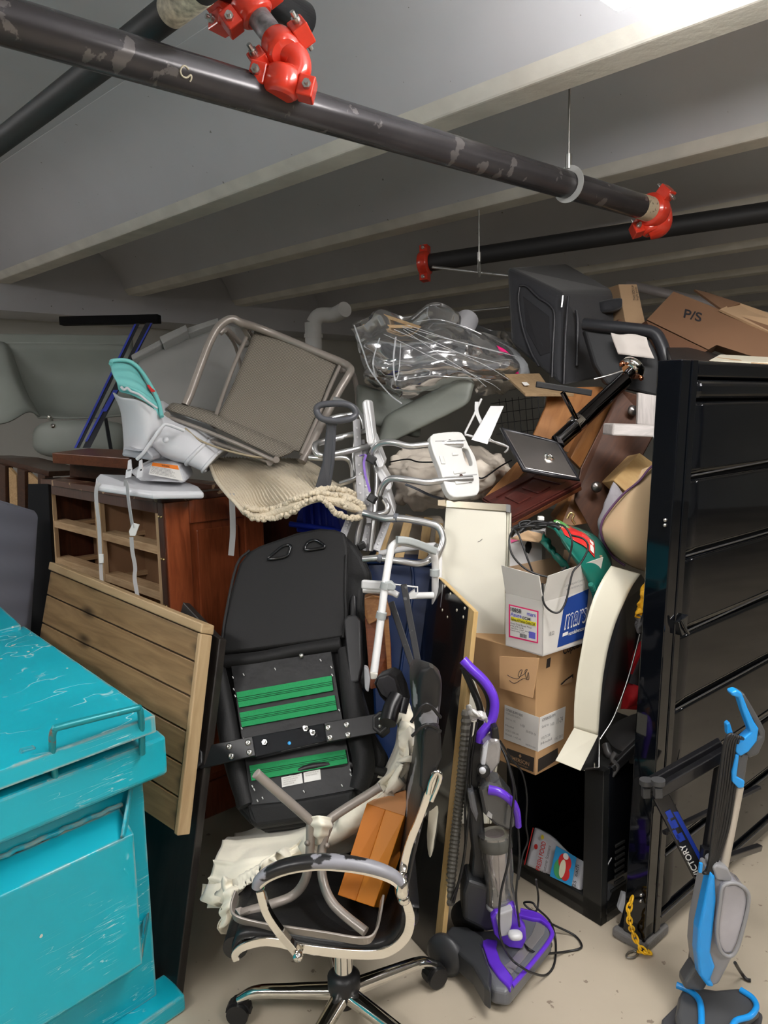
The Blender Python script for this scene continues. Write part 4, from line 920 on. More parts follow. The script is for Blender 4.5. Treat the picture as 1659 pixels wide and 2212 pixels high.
# ================================================================ centre back: bolsters, clear bag, padded bag
pu = mat('sage_vinyl', (.185, .20, .175), .42, bump=(10, .25, .01))
a, b = P(840, 925, 3.3), P(1000, 845, 3.25)
ax_ = (b-a)/2; up_ = UP*.082
build('foam_bolster', M().blob((a+b)/2, [ax_*1.25, UP*.075+RT*.02, Vector((0, .11, 0))], 9, 48, 24, .03, 6), pu, label='longer sage green vinyl bolster slanting up to the right under the clear bag', cat='bolster', frame=fr(ax_, UP))
a, b = P(785, 872, 3.4), P(895, 905, 3.38)
build('foam_bolster', M().blob((a+b)/2, [(b-a)*.62, UP*.08, Vector((0, .12, 0))], 8, 48, 24, .05, 6), pu, label='shorter sage green vinyl bolster on the left, behind the slanting one', cat='bolster')
def clear_plastic(key, tint=(.9, .92, .95), fac=.35, rough=.12, sc_=9):
    m = bpy.data.materials.new(key); m.use_nodes = True; N = m.node_tree.nodes; L = m.node_tree.links; N.remove(N['Principled BSDF']); o = N['Material Output']
    t = N.new('ShaderNodeBsdfTransparent'); t.inputs[0].default_value = tuple(tint)+(1,)
    g = N.new('ShaderNodeBsdfGlossy'); g.inputs['Roughness'].default_value = rough; d = N.new('ShaderNodeBsdfDiffuse'); d.inputs[0].default_value = (.5, .5, .5, 1)
    fz = N.new('ShaderNodeFresnel'); fz.inputs[0].default_value = 1.6; tc = N.new('ShaderNodeTexCoord'); n1 = N.new('ShaderNodeTexNoise'); n1.inputs['Scale'].default_value = sc_; n1.inputs['Detail'].default_value = 3
    mp = N.new('ShaderNodeMapping'); mp.inputs['Scale'].default_value = (1, 1, 1); L.new(tc.outputs['Object'], mp.inputs[0]); L.new(mp.outputs[0], n1.inputs[0])
    bp = N.new('ShaderNodeBump'); bp.inputs['Strength'].default_value = .9; bp.inputs['Distance'].default_value = .05; L.new(n1.outputs[0], bp.inputs['Height'])
    for q in (g, d, fz): L.new(bp.outputs[0], q.inputs['Normal'])
    ad = N.new('ShaderNodeMath'); ad.operation = 'ADD'; ad.inputs[1].default_value = fac*.35; ad.use_clamp = True; L.new(fz.outputs[0], ad.inputs[0])
    m1 = N.new('ShaderNodeMixShader'); L.new(ad.outputs[0], m1.inputs[0]); L.new(t.outputs[0], m1.inputs[1]); L.new(g.outputs[0], m1.inputs[2])
    m2 = N.new('ShaderNodeMixShader'); m2.inputs[0].default_value = fac*.22; L.new(m1.outputs[0], m2.inputs[1]); L.new(d.outputs[0], m2.inputs[2]); L.new(m2.outputs[0], o.inputs[0])
    MATS[key] = m; return m
film = clear_plastic('clear_film', (.93, .94, .96), .5, .18, 4)
from mathutils import noise as _ns
def crumple(a1, s1, a2=0, s2=0, dr_=None):
    def f(u, v, p):
        q = p*s1
        if dr_: q = Vector((p.dot(dr_)*s1*.25, p.z*s1*2, p.y*s1))
        k = a1*(1-2*abs(_ns.noise(q)))
        if a2: k += a2*(1-2*abs(_ns.noise(p*s2+Vector((5, 1, 2)))))
        return k
    return f
bg = [[P(762, 700, 3.35), P(800, 690, 3.4), P(825, 672, 3.45), P(880, 685, 3.5), P(930, 655, 3.5), P(965, 662, 3.5), P(1010, 700, 3.5), P(1080, 720, 3.5), P(1120, 745, 3.5)],
      [P(768, 745, 3.28), P(800, 730, 3.2), P(840, 725, 3.18), P(885, 730, 3.15), P(925, 712, 3.15), P(975, 710, 3.16), P(1030, 735, 3.2), P(1090, 755, 3.25), P(1140, 775, 3.4)],
      [P(775, 790, 3.25), P(810, 780, 3.12), P(850, 775, 3.06), P(890, 775, 3.05), P(930, 765, 3.03), P(985, 765, 3.05), P(1045, 780, 3.1), P(1105, 790, 3.18), P(1150, 800, 3.38)],
      [P(780, 820, 3.28), P(815, 818, 3.14), P(850, 825, 3.06), P(895, 820, 3.05), P(935, 815, 3.02), P(990, 810, 3.05), P(1045, 820, 3.1), P(1105, 825, 3.2), P(1152, 822, 3.4)],
      [P(800, 845, 3.35), P(830, 852, 3.22), P(862, 868, 3.14), P(900, 865, 3.14), P(945, 850, 3.14), P(1000, 838, 3.15), P(1035, 860, 3.2), P(1085, 862, 3.28), P(1140, 840, 3.42)]]
clb = thing('clear_plastic_bag', 'big crumpled clear plastic bag on top of the pile, two wooden sticks inside', 'plastic bag')
build('film', M().grid(bg, 12, 12, crumple(.030, 6, .006, 16, RT)), film, clb)
bg2 = [[p+Vector((0, .38, .0)) for p in r_] for r_ in bg]; bg2[0] = bg[0]; build('film', M().grid(bg2[:4], 6, 6, crumple(.02, 9)), film, clb)
fold_glares = M()
for pth in ([(830, 722, 3.1), (880, 745, 3.04), (940, 775, 3.0), (1000, 800, 3.0), (1060, 828, 3.05), (1080, 842, 3.1)], [(852, 712, 3.1), (920, 740, 3.06), (1000, 765, 3.02), (1100, 790, 3.08)], [(870, 705, 3.12), (950, 728, 3.06), (1040, 750, 3.1), (1115, 770, 3.2)], [(855, 728, 3.08), (850, 780, 3.03), (854, 822, 3.0), (862, 800, 3.0), (866, 740, 3.06)], [(882, 818, 3.02), (930, 812, 3.0), (990, 815, 3.01), (1060, 820, 3.06)], [(890, 690, 3.2), (925, 662, 3.4), (950, 658, 3.4)], [(900, 695, 3.2), (945, 690, 3.3), (1000, 705, 3.3), (1040, 722, 3.3)], [(868, 706, 3.12), (960, 748, 3.03), (1050, 790, 3.03), (1100, 820, 3.08)], [(872, 712, 3.1), (950, 765, 3.02), (1020, 810, 3.02), (1050, 835, 3.05)], [(880, 702, 3.13), (980, 735, 3.06), (1080, 762, 3.12)], [(820, 730, 3.12), (806, 780, 3.08), (812, 820, 3.08)], [(765, 702, 3.3), (785, 760, 3.2), (800, 800, 3.15), (840, 850, 3.12), (868, 872, 3.1)]):
    fold_glares.ribbon([P(*p) for p in pth], .006, .002, up=UP)
build('fold_glare', fold_glares, mat('film_glare', (.75, .77, .8), .12, alpha=.45, coat=1.0), clb)  # pale ribbons along the folds stand in for glare streaks on the film
stick = wood('stick_wood', (.40, .26, .13), (.52, .36, .2), .6)
build('wooden_stick', M().bar(P(818, 678, 3.42), P(912, 710, 3.3), .014, .014), stick, bevel=.002, label='upper wooden stick slanting inside the clear bag', cat='stick')
build('wooden_stick', M().bar(P(784, 704, 3.4), P(905, 706, 3.32), .013, .013), stick, bevel=.002, label='lower, nearly level wooden stick inside the clear bag', cat='stick')
build('pink_ring', M().tube([P(1068, 748, 3.3), P(1090, 760, 3.25), P(1110, 785, 3.22), P(1117, 808, 3.25)], .008, 6, 10), mat('hot_pink', (.85, .02, .20), .4), label='hot pink curved rim inside the right end of the clear bag', cat='hoop')
darkb = mat('bundle_dark', (.035, .038, .05), .7, var=(7, .4), bump=(9, .5, .02))
build('dark_bundle', M().blob(P(905, 785, 3.4), [RT*.20, UP*.11, Vector((0, .14, 0))], 2.6, 32, 18, .3, 8), darkb, label='dark bundle of clothes inside the clear bag', cat='bundle')
build('grey_bundle', M().blob(P(1035, 790, 3.42), [RT*.20, UP*.11, Vector((0, .14, 0))], 2.6, 32, 18, .3, 8, 3), mat('bundle_grey', (.22, .23, .24), .7, var=(8, .35), bump=(9, .5, .02)), label='grey soft bundle inside the clear bag, right of the dark one', cat='bundle')
build('white_mug', M().cyl(P(1010, 690, 3.5), P(990, 730, 3.4), .05, 20), mat('bundle_white', (.4, .4, .42), .5), label='pale object inside the top of the clear bag', cat='container', bevel=.006)
build('spray_cap', M().lathe([(0, .03), (.016, .028), (.018, 0)], P(796, 822, 3.3), -FW, 16), mat('beige_cap', (.45, .42, .36), .5), label='small beige round cap sticking out at the left end of the clear bag', cat='cap')
# padded bag in plastic
pb = thing('padded_bag', 'crumpled beige padded bag with a dark strap, behind the bath board', 'bag')
bgm = mat('quilt_beige', (.74, .66, .56), .75, var=(6, .30), bump=(8, .6, .02))
rows = [[P(842, 985, 3.1), P(890, 962, 3.15), P(960, 955, 3.2), P(1030, 958, 3.2), P(1080, 975, 3.2), P(1108, 1000, 3.25)],
        [P(838, 1010, 3.02), P(890, 995, 2.95), P(960, 990, 2.93), P(1030, 990, 2.95), P(1080, 1000, 3.0), P(1112, 1012, 3.1)],
        [P(842, 1040, 3.0), P(895, 1030, 2.90), P(960, 1025, 2.88), P(1025, 1025, 2.9), P(1070, 1030, 2.95), P(1100, 1035, 3.05)],
        [P(848, 1075, 3.0), P(890, 1072, 2.90), P(950, 1068, 2.88), P(1010, 1062, 2.9), P(1050, 1058, 2.95), P(1090, 1055, 3.05)],
        [P(850, 1098, 3.05), P(890, 1102, 3.0), P(950, 1104, 2.98), P(1000, 1098, 3.0), P(1050, 1085, 3.05), P(1085, 1075, 3.1)]]
build('cover', M().grid(rows, 10, 10, crumple(.020, 12, .008, 34)), bgm, pb, solid=-.01)
build('seam_cord', M().tube([P(842, 998, 2.99), P(880, 992, 2.92), P(905, 998, 2.90), P(950, 998, 2.9)], .003, 5, 6).tube([P(1030, 1030, 2.88), P(1045, 1032, 2.88), P(1080, 1008, 2.95), P(1105, 994, 3.05)], .003, 5, 6), mat('dull_black', (0, 0, 0)), pb)
build('strap', M().ribbon([P(876, 1046, 2.78), P(900, 1056, 2.77), P(930, 1070, 2.76), P(958, 1078, 2.75)], .026, .003, up=UP+FW*-.2), mat('strap_grey', (.055, .06, .075), .8), pb)

# small white fold-out stand
ws = thing('wire_stand', 'small white bent-metal stand with a flat white plate above the bath board', 'stand')
wh = mat('white_enamel', (0, 0, 0))
build('plate', M().prism([P(1060, 877, 2.98), P(1089, 877, 2.98), P(1053, 960, 2.9), P(1018, 950, 2.9)], Vector((0, .006, 0))), wh, ws, bevel=.0015)
build('rod', M().tube([P(1040, 862, 3.02), P(1020, 905, 2.98), P(1005, 935, 2.94), P(1010, 940, 2.94), P(1030, 945, 2.93), P(1070, 955, 2.95), P(1098, 966, 2.95), P(1090, 978, 2.95)], .0045, 2, 8), wh, ws)
build('brace', M().ribbon([P(1030, 868, 3.0), P(1030, 890, 2.99), P(1040, 915, 2.97)], .014, .003), wh, ws)
build('foot', M().ribbon([P(1058, 948, 2.9), P(1078, 960, 2.91), P(1096, 966, 2.93)], .012, .003), wh, ws)
# black wire basket
r = thing('wire_crate', 'black wire crate in the dark hollow behind the bar stool', 'wire crate')
pl = plane((1070, 870, 3.35), (1180, 850, 3.4), (1090, 960, 3.3)); wm = mat('wire_black', (.03, .03, .034), .35, .5)
for i in range(9):
    build('wire', M().tube([pl(1078+i*14, 862-i*1.5), pl(1090+i*13, 965)], .0016, 1, 6), wm, r)
for j in range(5): build('wire', M().tube([pl(1060+j*4, 872+j*22), pl(1200, 852+j*24)], .0016, 1, 6), wm, r)
# ================================================================ pet carrier
cl_ = mat('nylon_black', (.017, .018, .023), .75, bump=(90, .2, .002), sheen=.3, var=(5, .2)); meshm = weave('net_black', (.008, .008, .01), (.03, .03, .035), 260, .8, .3)
pcx = thing('pet_carrier', 'black soft-sided fabric pet carrier with zips on top of the pile under the ceiling', 'pet carrier')
ZB_ = F(0, 0, 0)
Yn = 3.45
tl_, tm_, tr_ = P(1090, 575, 3.55), P(1215, 632, 3.38), P(1340, 640, 3.65); bl_, bm_, br_ = P(1100, 740, 3.50), P(1212, 838, 3.30), P(1330, 812, 3.6)
m = M().add([tl_, tm_, tm_*.0+P(1335, 632, 3.85), P(1220, 565, 3.95), bl_, bm_, br_, P(1210, 800, 3.95)], [(0, 3, 2, 1), (0, 1, 5, 4), (1, 2, 6, 5), (2, 3, 7, 6), (3, 0, 4, 7), (4, 5, 6, 7)])
build('body', m, cl_, pcx, bevel=.03, seg=4)
pf = quadmap(tl_, tm_, bm_, bl_)
nf = (tm_-tl_).cross(tl_-bl_).normalized(); nf = nf if nf.dot(CAM-tl_) > 0 else -nf
m = M().prism([pf(u, v)+nf*.004 for u, v in ((.32, .27), (.78, .33), (.80, .72), (.62, .84), (.36, .66))], -nf*.008); build('mesh_window', m, meshm, pcx, bevel=.002)
m = M().tube([pf(u, v)+nf*.006 for u, v in ((.27, .18), (.24, .35), (.3, .66), (.45, .88), (.6, .97))], .0055, 5, 8).tube([pf(u, v)+nf*.006 for u, v in ((.27, .16), (.4, .12), (.6, .18), (.8, .2), (.88, .28), (.86, .6), (.84, .97))], .0055, 5, 8)
build('zip', m, mat('zip_black', (.03, .03, .035), .4), pcx)
build('zip_pull', M().bar(P(1216, 638, 3.35), P(1213, 664, 3.345), .007, .004, FW), steel, pcx, bevel=.001)
m = M().tube([P(1228, 640, 3.37), P(1222, 720, 3.33), P(1218, 830, 3.30)], .006, 4, 8).tube([P(1245, 670, 3.40), P(1248, 700, 3.4), P(1246, 790, 3.38)], .008, 4, 8)
build('piping', m, mat('zip_black', (0, 0, 0)), pcx)
build('corner_wrap', M().blob(P(1312, 662, 3.70), [RT*.055+UP*.01, UP*.028, Vector((0, .06, 0))], 5, 24, 14, .3, 18), cl_, pcx)
# ================================================================ stair-stepper / console with padded edge, note
mo = thing('treadmill_console', 'black padded console with a thick rounded upper edge behind the chrome stool post', 'console')
pl = plane((1260, 700, 3.22), (1430, 740, 3.05), (1290, 850, 3.12))
build('panel', M().prism([pl(1262, 712), pl(1400, 725), pl(1425, 770), pl(1422, 858), pl(1378, 846), pl(1310, 830), pl(1285, 790)], Vector((0, .05, 0))), mat('soft_black', (.020, .021, .023), .6, bump=(30, .2, .003)), mo, bevel=.01)
build('roll_edge', M().tube([pl(1262, 700), pl(1300, 706, .01), pl(1360, 712, .01), pl(1410, 720, .01), pl(1428, 742, .01), pl(1438, 772, .01), pl(1445, 800, 0)], .025, 7, 18), mat('vinyl_black', (.022, .023, .027), .35), mo)
build('chrome_strip', M().tube([pl(1420, 728, .03), pl(1434, 750, .03), pl(1440, 772, .03)], .004, 4, 8), chrome, mo)
m = M().grid([[pl(1325, 728, .02), pl(1345, 733, .026), pl(1372, 731, .02), pl(1402, 739, .024)], [pl(1330, 745, .022), pl(1355, 748, .03), pl(1380, 750, .024), pl(1408, 760, .03)], [pl(1341, 774, .022), pl(1360, 777, .026), pl(1385, 780, .022), pl(1419, 785, .028)]], 6, 6, crumple(.002, 30))
m.v = [v+pl.n*.035 for v in m.v]
build('paper_note', m, mat('crumpled_paper', (.62, .57, .53), .75), label='crumpled blank white paper stuck on the black console', cat='paper', solid=.001)
# ================================================================ bar stool
st = thing('bar_stool', 'chrome bar stool lying on the pile with its square base facing the camera', 'stool')
base_c = P(1185, 990, 2.80); topc = P(1370, 792, 3.02); ax = (topc-base_c).normalized()
pl = plane((1085, 928, 2.86), (1205, 958, 2.80), (1175, 1020, 2.72)); 
plt = [pl(1083, 926), pl(1206, 958), pl(1249, 1034), pl(1137, 1016)]
brushed = mat('brushed_base', (.30, .28, .27), .28, .85, var=(2.5, .35))
m = M().prism([P(1083, 927, 2.86), P(1205, 957, 2.84), P(1249, 1036, 2.72), P(1132, 1015, 2.72)], ax*.012); build('base_plate', m, brushed, st, bevel=.012, seg=4)
eg = M().tube([P(1083, 927, 2.86), P(1144, 942, 2.85), P(1205, 957, 2.84), P(1227, 996, 2.78), P(1249, 1036, 2.72), P(1190, 1026, 2.72), P(1132, 1015, 2.72), P(1108, 972, 2.79)], .008, 1, 10, closed=True); build('base_rim', eg, mat('rim_black', (.03, .03, .035), .3, .4), st)
bc = (P(1083, 927, 2.86)+P(1249, 1036, 2.72))/2
build('nut', M().lathe([(0, .03), (.012, .028), (.014, .012), (.024, .010), (.026, 0)], P(1186, 990, 2.785), -ax, 16), chrome, st)
dch = mat('dark_chrome', (.12, .12, .13), .10, 1.0)
build('gas_column', M().cyl(P(1205, 955, 2.83), P(1350, 820, 2.98), .030, 28), dch, st); build('inner_column', M().cyl(P(1345, 824, 2.98), topc, .020, 24), dch, st)
build('seat_flange', M().lathe([(.03, -.01), (.052, 0), (.05, .02), (.03, .035), (0, .04)], P(1362, 800, 3.0), ax, 24), chrome, st)
build('lever', M().tube([P(1345, 801, 2.98), P(1310, 812, 2.97), P(1283, 819, 2.97)], .004, 3, 8), steel, st)
build('lever_knob', M().ball(P(1344, 786, 2.98), .012).ball(P(1385, 817, 2.98), .010), mat('copper', (.55, .2, .1), .2, 1), st)
build('footrest_arm', M().tube([P(1248, 912, 2.86), P(1232, 880, 2.82), P(1215, 848, 2.8)], .009, 3, 10), dch, st)
build('footrest', M().bar(P(1158, 830, 2.80), P(1278, 849, 2.82), .012, .022), black_plastic, st, bevel=.003)
build('collar', M().cyl(P(1240, 920, 2.865), P(1252, 909, 2.88), .034, 20), chrome, st)
# wood tray
r = thing('wooden_tray', 'light wooden board with a small white sticker behind the stool footrest', 'board')
build('board', M().prism([P(1090, 808, 3.15), P(1165, 806, 3.3), P(1190, 842, 3.2), P(1240, 850, 3.1), P(1135, 850, 3.0)], Z*-.012), wood('tray_wood', (.26, .17, .09), (.36, .25, .14), .5), r, bevel=.002)
build('sticker', M().prism([P(1127, 826, 3.075), P(1138, 826, 3.08), P(1144, 832, 3.06), P(1133, 833, 3.055)], Z*.001), paper, r)
# ================================================================ big orange-brown wooden drawers
ob = wood('orange_wood', (.28, .115, .035), (.38, .17, .055), .45, grain=6); ob2 = wood('dark_orange_wood', (.06, .020, .008), (.10, .035, .013), .55, grain=6)
r = thing('wooden_nightstand', 'large orange-brown wooden nightstand tilted behind the bar stool, with round metal knobs', 'nightstand')
# back inner face + right face
m = M().prism([P(1185, 838, 3.18), P(1300, 835, 3.22), P(1310, 845, 3.2), P(1245, 985, 3.05), P(1150, 945, 3.05), P(1178, 880, 3.12)], Vector((0, .02, 0))); build('bottom_panel', m, ob, r, bevel=.003, frame=fr(P(1300, 835, 3.22)-P(1245, 985, 3.05), FW))
m = M().prism([P(1310, 838, 3.08), P(1345, 845, 3.10), P(1262, 1020, 2.95), P(1232, 990, 2.93)], Vector((.01, .12, 0))); build('side_rail', m, ob, r, bevel=.003, frame=fr(P(1320, 845, 3.1)-P(1250, 1000, 2.93), FW))
m = M().prism([P(1340, 842, 3.0), P(1405, 860, 2.95), P(1418, 930, 2.95), P(1290, 1170, 2.80), P(1240, 1080, 2.84), P(1255, 1010, 2.88)], Vector((.03, .12, 0))); build('front_panel', m, ob2, r, bevel=.004, frame=fr(P(1405, 860, 2.95)-P(1255, 1070, 2.86), FW))
for x, y, Y in ((1362, 888, 2.93), (1284, 1052, 2.80)):
    build('knob', M().lathe([(.008, 0), (.008, .012), (.019, .016), (.021, .022), (.016, .030), (0, .033)], P(x, y, Y+.03), Vector((.1, -1, .1)), 20), mat('pewter', (.25, .23, .22), .3, .9), r)
m = M().prism([P(1045, 1075, 2.9), P(1125, 988, 3.0), P(1150, 1000, 2.98), P(1075, 1085, 2.85)], Vector((0, .1, -.05))); build('orange_board', m, ob, label='orange wooden board edge behind the square stool base', cat='board', bevel=.003, frame=fr(P(1125, 985, 3)-P(1045, 1080, 2.9), FW))
m = M().prism([P(1200, 1120, 2.88), P(1240, 1060, 2.9), P(1275, 1130, 2.85), P(1210, 1140, 2.84)], Vector((0, .1, 0))); build('wood_offcut', m, ob, label='small orange wooden corner above the green bag', cat='board', bevel=.003)
# dark red drawer front with raised frame
r = thing('cabinet_door', 'dark mahogany cabinet door with moulded frame resting below the stool base', 'cabinet door')
mh = wood('mahogany', (.045, .010, .008), (.085, .018, .013), .35, coat=.3, grain=5)
T = [P(1040, 1078, 2.80), P(1148, 1020, 2.95), P(1256, 1042, 2.80), P(1105, 1122, 2.62)]
qd_ = quadmap(T[0], T[1], T[2], T[3])
nz_ = (T[1]-T[0]).cross(T[3]-T[0]).normalized(); nz_ = nz_ if nz_.z > 0 else -nz_
dfm = fr(T[1]-T[0], T[3]-T[0])
build('slab', M().prism(T, -nz_*.016), mh, r, bevel=.003, frame=dfm)
for (u0, v0, u1, v1) in ((0.02, .02, .98, .2), (.02, .8, .98, .98), (.02, .2, .15, .8), (.85, .2, .98, .8)): build('frame_rail', patch(qd_, u0, v0, u1, v1, .006, th=.007), mh, r, bevel=.002, frame=dfm)
for (u0, v0, u1, v1) in ((.25, .3, .45, .7), (.55, .3, .75, .7)): build('raised_panel', patch(qd_, u0, v0, u1, v1, .005, th=.006), mh, r, bevel=.003, frame=dfm)
build('edge_strip', M().prism([T[3]-nz_*.017, T[2]-nz_*.017, T[2]-nz_*.032, T[3]-nz_*.032], Vector((.0, .04, 0))), wood('red_brown', (0,)*3, (0,)*3), r, bevel=.002)
# grey laminate bracket
gl = wood('grey_laminate', (.36, .33, .31), (.50, .46, .44), .5, grain=10)
r = thing('laminate_board', 'pale grey laminate shelf pieces joined in an L, left of the black bed post', 'board')
build('upright', M().prism([P(1379, 848, 2.78), P(1425, 856, 2.76), P(1425, 920, 2.74), P(1377, 916, 2.76)], Vector((0, .02, 0))), gl, r, bevel=.002, frame=fr(UP, RT))
build('shelf', M().prism([P(1324, 915, 2.66), P(1425, 918, 2.62), P(1425, 945, 2.60), P(1322, 941, 2.64)], Vector((0, .12, .0))), gl, r, bevel=.006, frame=fr(RT, UP))
# wooden crate side + cushion + grey cloth
build('bamboo_box', M().prism([P(1325, 1038, 2.72), P(1382, 978, 2.78), P(1425, 1008, 2.70), P(1425, 1040, 2.66), P(1358, 1068, 2.66)], Vector((0, .15, -.02))), wood('bamboo', (.50, .31, .12), (.62, .42, .19), .45, grain=5), label='light bamboo box corner above the beige cushion', cat='box', bevel=.004, frame=fr(P(1325, 1038, 2.72)-P(1358, 1068, 2.66), P(1382, 978, 2.78)-P(1325, 1038, 2.72)))
tan = mat('tan_cushion', (.62, .45, .27), .8, var=(3, .08), bump=(40, .1, .003))
cu = thing('seat_cushion', 'tan seat cushion with thin purple piping wedged behind the black bed post', 'cushion')
rows = [[P(1440, 985, 2.62), P(1420, 1000, 2.60), P(1405, 1010, 2.58), P(1395, 1020, 2.58)],
        [P(1440, 1060, 2.58), P(1400, 1060, 2.54), P(1370, 1060, 2.52), P(1350, 1065, 2.54)],
        [P(1440, 1140, 2.56), P(1400, 1140, 2.50), P(1350, 1130, 2.48), P(1302, 1125, 2.54)],
        [P(1440, 1195, 2.55), P(1405, 1200, 2.50), P(1355, 1190, 2.48), P(1300, 1162, 2.54)],
        [P(1440, 1230, 2.60), P(1410, 1238, 2.56), P(1360, 1222, 2.54), P(1312, 1190, 2.60)]]
build('cover', M().grid(rows, 8, 8), tan, cu, solid=-.05)
build('piping', M().tube([P(1440, 985, 2.60), P(1405, 1010, 2.56), P(1380, 1040, 2.53), P(1348, 1066, 2.52), P(1318, 1100, 2.52), P(1300, 1130, 2.525), P(1300, 1160, 2.53), P(1322, 1200, 2.57), P(1350, 1222, 2.55)], .004, 6, 8), mat('purple_piping', (.12, .05, .12), .6), cu)
gcl = mat('lavender_cloth', (.40, .38, .41), .9, bump=(18, .4, .01))
build('grey_cloth', M().grid([[P(1325, 1040, 2.70), P(1345, 1060, 2.66), P(1372, 1075, 2.64)], [P(1302, 1085, 2.66), P(1325, 1095, 2.60), P(1350, 1100, 2.6)], [P(1290, 1140, 2.66), P(1305, 1150, 2.62), P(1330, 1160, 2.6)], [P(1292, 1185, 2.7), P(1310, 1195, 2.66), P(1330, 1200, 2.64)]], 8, 8, crumple(.008, 15)), gcl, label='pale lavender-grey cloth bulging left of the tan cushion', cat='cloth', solid=-.02)
# ================================================================ cartons top right
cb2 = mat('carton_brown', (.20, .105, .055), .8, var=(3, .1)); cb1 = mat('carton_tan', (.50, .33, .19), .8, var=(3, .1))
r = thing('cardboard_box', 'large dark brown open carton with an ink mark, topmost at the far right', 'cardboard box')
T = [P(1397, 690, 3.3), P(1455, 630, 3.45), P(1560, 670, 3.2), P(1720, 720, 2.85), P(1720, 792, 2.8), P(1500, 758, 3.1), P(1440, 742, 3.2)]
pl = plane((1397, 690, 3.3), (1455, 630, 3.42), (1700, 760, 2.9))
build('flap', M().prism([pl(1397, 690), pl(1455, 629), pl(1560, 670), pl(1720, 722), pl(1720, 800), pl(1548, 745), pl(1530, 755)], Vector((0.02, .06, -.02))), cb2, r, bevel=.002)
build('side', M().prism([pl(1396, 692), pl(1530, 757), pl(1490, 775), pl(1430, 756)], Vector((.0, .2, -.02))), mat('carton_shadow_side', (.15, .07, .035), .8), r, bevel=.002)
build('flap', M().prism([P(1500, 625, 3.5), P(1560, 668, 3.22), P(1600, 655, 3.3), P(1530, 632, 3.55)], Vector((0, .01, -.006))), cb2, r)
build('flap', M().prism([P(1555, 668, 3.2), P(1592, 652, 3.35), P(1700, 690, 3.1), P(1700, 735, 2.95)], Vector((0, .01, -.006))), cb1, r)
qq = quadmap(pl(1480, 668), pl(1520, 678), pl(1514, 696), pl(1476, 686))
text_on(qq, [('P/S', 0, 0, 1, 1, 1)], r, ink, 'lettering', .002)
r = thing('cardboard_box', 'narrow tan carton standing upright behind the pet carrier', 'cardboard box')
T = [P(1336, 614, 3.75), P(1376, 614, 3.75), P(1395, 702, 3.6), P(1352, 700, 3.6)]; build('body', M().prism(T, Vector((-.02, .12, 0))), cb1, r, bevel=.003)
qq = quadmap(P(1364, 618, 3.735), P(1375, 618, 3.735), P(1380, 650, 3.68), P(1368, 650, 3.68)); 
text_on(quadmap(qq(0, 1), qq(0, 0), qq(1, 0), qq(1, 1)), [('THIS SIDE UP', 0, 0, 1, .4), ('fragile goods', 0, .55, .9, .9)], r, ink, 'lettering', .004)
build('side_face', M().prism([P(1336, 690, 3.66), P(1352, 690, 3.64), P(1356, 702, 3.62), P(1334, 702, 3.64)], Vector((0, .1, 0))), cb2, r)
build('carton_sheet', M().prism([P(1548, 772, 2.85), P(1600, 768, 2.9), P(1720, 778, 2.75), P(1720, 788, 2.7), P(1640, 785, 2.72)], Z*-.008), cb1, label='flat tan cardboard sheet lying on the bed panel at the right edge', cat='cardboard')
build('black_tray', M().prism([P(1440, 750, 3.0), P(1500, 750, 3.1), P(1556, 768, 3.0), P(1530, 783, 2.75), P(1450, 778, 2.7)], Z*-.03), black_plastic, label='flat black plastic sheet on top of the bed panel under the brown carton', cat='sheet', bevel=.004)
build('folded_paper', M().prism([P(1556, 768, 2.9), P(1530, 782, 2.8), P(1560, 784, 2.78), P(1700, 786, 2.7), P(1700, 776, 2.8)], Z*.004), cream_panel, label='thin cream strip along the top of the bed panel', cat='strip')
# ================================================================ gaming chair, underside to the camera
gc = thing('gaming_chair', 'black gaming chair tipped back to show its underside with three green seat straps', 'chair')
pl = plane((455, 1420, 2.52), (745, 1375, 2.50), (545, 1745, 2.22))
# backrest
bp_ = plane((480, 1415, 2.50), (745, 1372, 2.50), (640, 1150, 2.72))
o_ = [(474, 1412), (482, 1350), (500, 1270), (516, 1218), (535, 1192), (560, 1178), (640, 1150), (690, 1140), (722, 1142), (745, 1150), (752, 1180), (752, 1300), (748, 1375), (705, 1382), (560, 1402)]
m = M().prism([bp_(*p) for p in o_], -bp_.n*.03); build('back_shell', m, black_fabric, gc, bevel=.012, seg=4)
pad_o = [(462, 1430), (478, 1350), (505, 1232), (545, 1182), (690, 1137), (735, 1140), (765, 1165), (782, 1190), (798, 1225), (800, 1245), (786, 1270), (784, 1300), (796, 1345), (798, 1400), (792, 1460), (780, 1490), (740, 1430), (600, 1420)]
m = M().prism([bp_(x, y, -.032) for x, y in pad_o], -bp_.n*.075); build('back_cushion', m, black_fabric, gc, bevel=.03, seg=4)
build('back_piping', M().tube([bp_(x, y, .004) for x, y in ((748, 1200), (746, 1280), (748, 1330), (742, 1378))], .005, 4, 8), black_fabric, gc)
build('back_piping', M().tube([bp_(x, y, .004) for x, y in ((478, 1400), (488, 1330), (512, 1222), (540, 1190))], .005, 4, 8), black_fabric, gc)
for q_ in ([(580, 1209), (600, 1190), (615, 1180), (628, 1180), (626, 1192), (618, 1203)], [(661, 1189), (664, 1175), (676, 1169), (688, 1170), (702, 1182), (690, 1186)]):
    rg_ = build('belt_hole_rim', M().tube([bp_(x, y, .006) for x, y in q_], .0055, 4, 8, closed=True), black_gloss, gc)
    build('belt_hole', M().prism([bp_(x, y, .003) for x, y in q_], -bp_.n*.004), mat('void_black', (.004, .004, .004), .8), rg_)
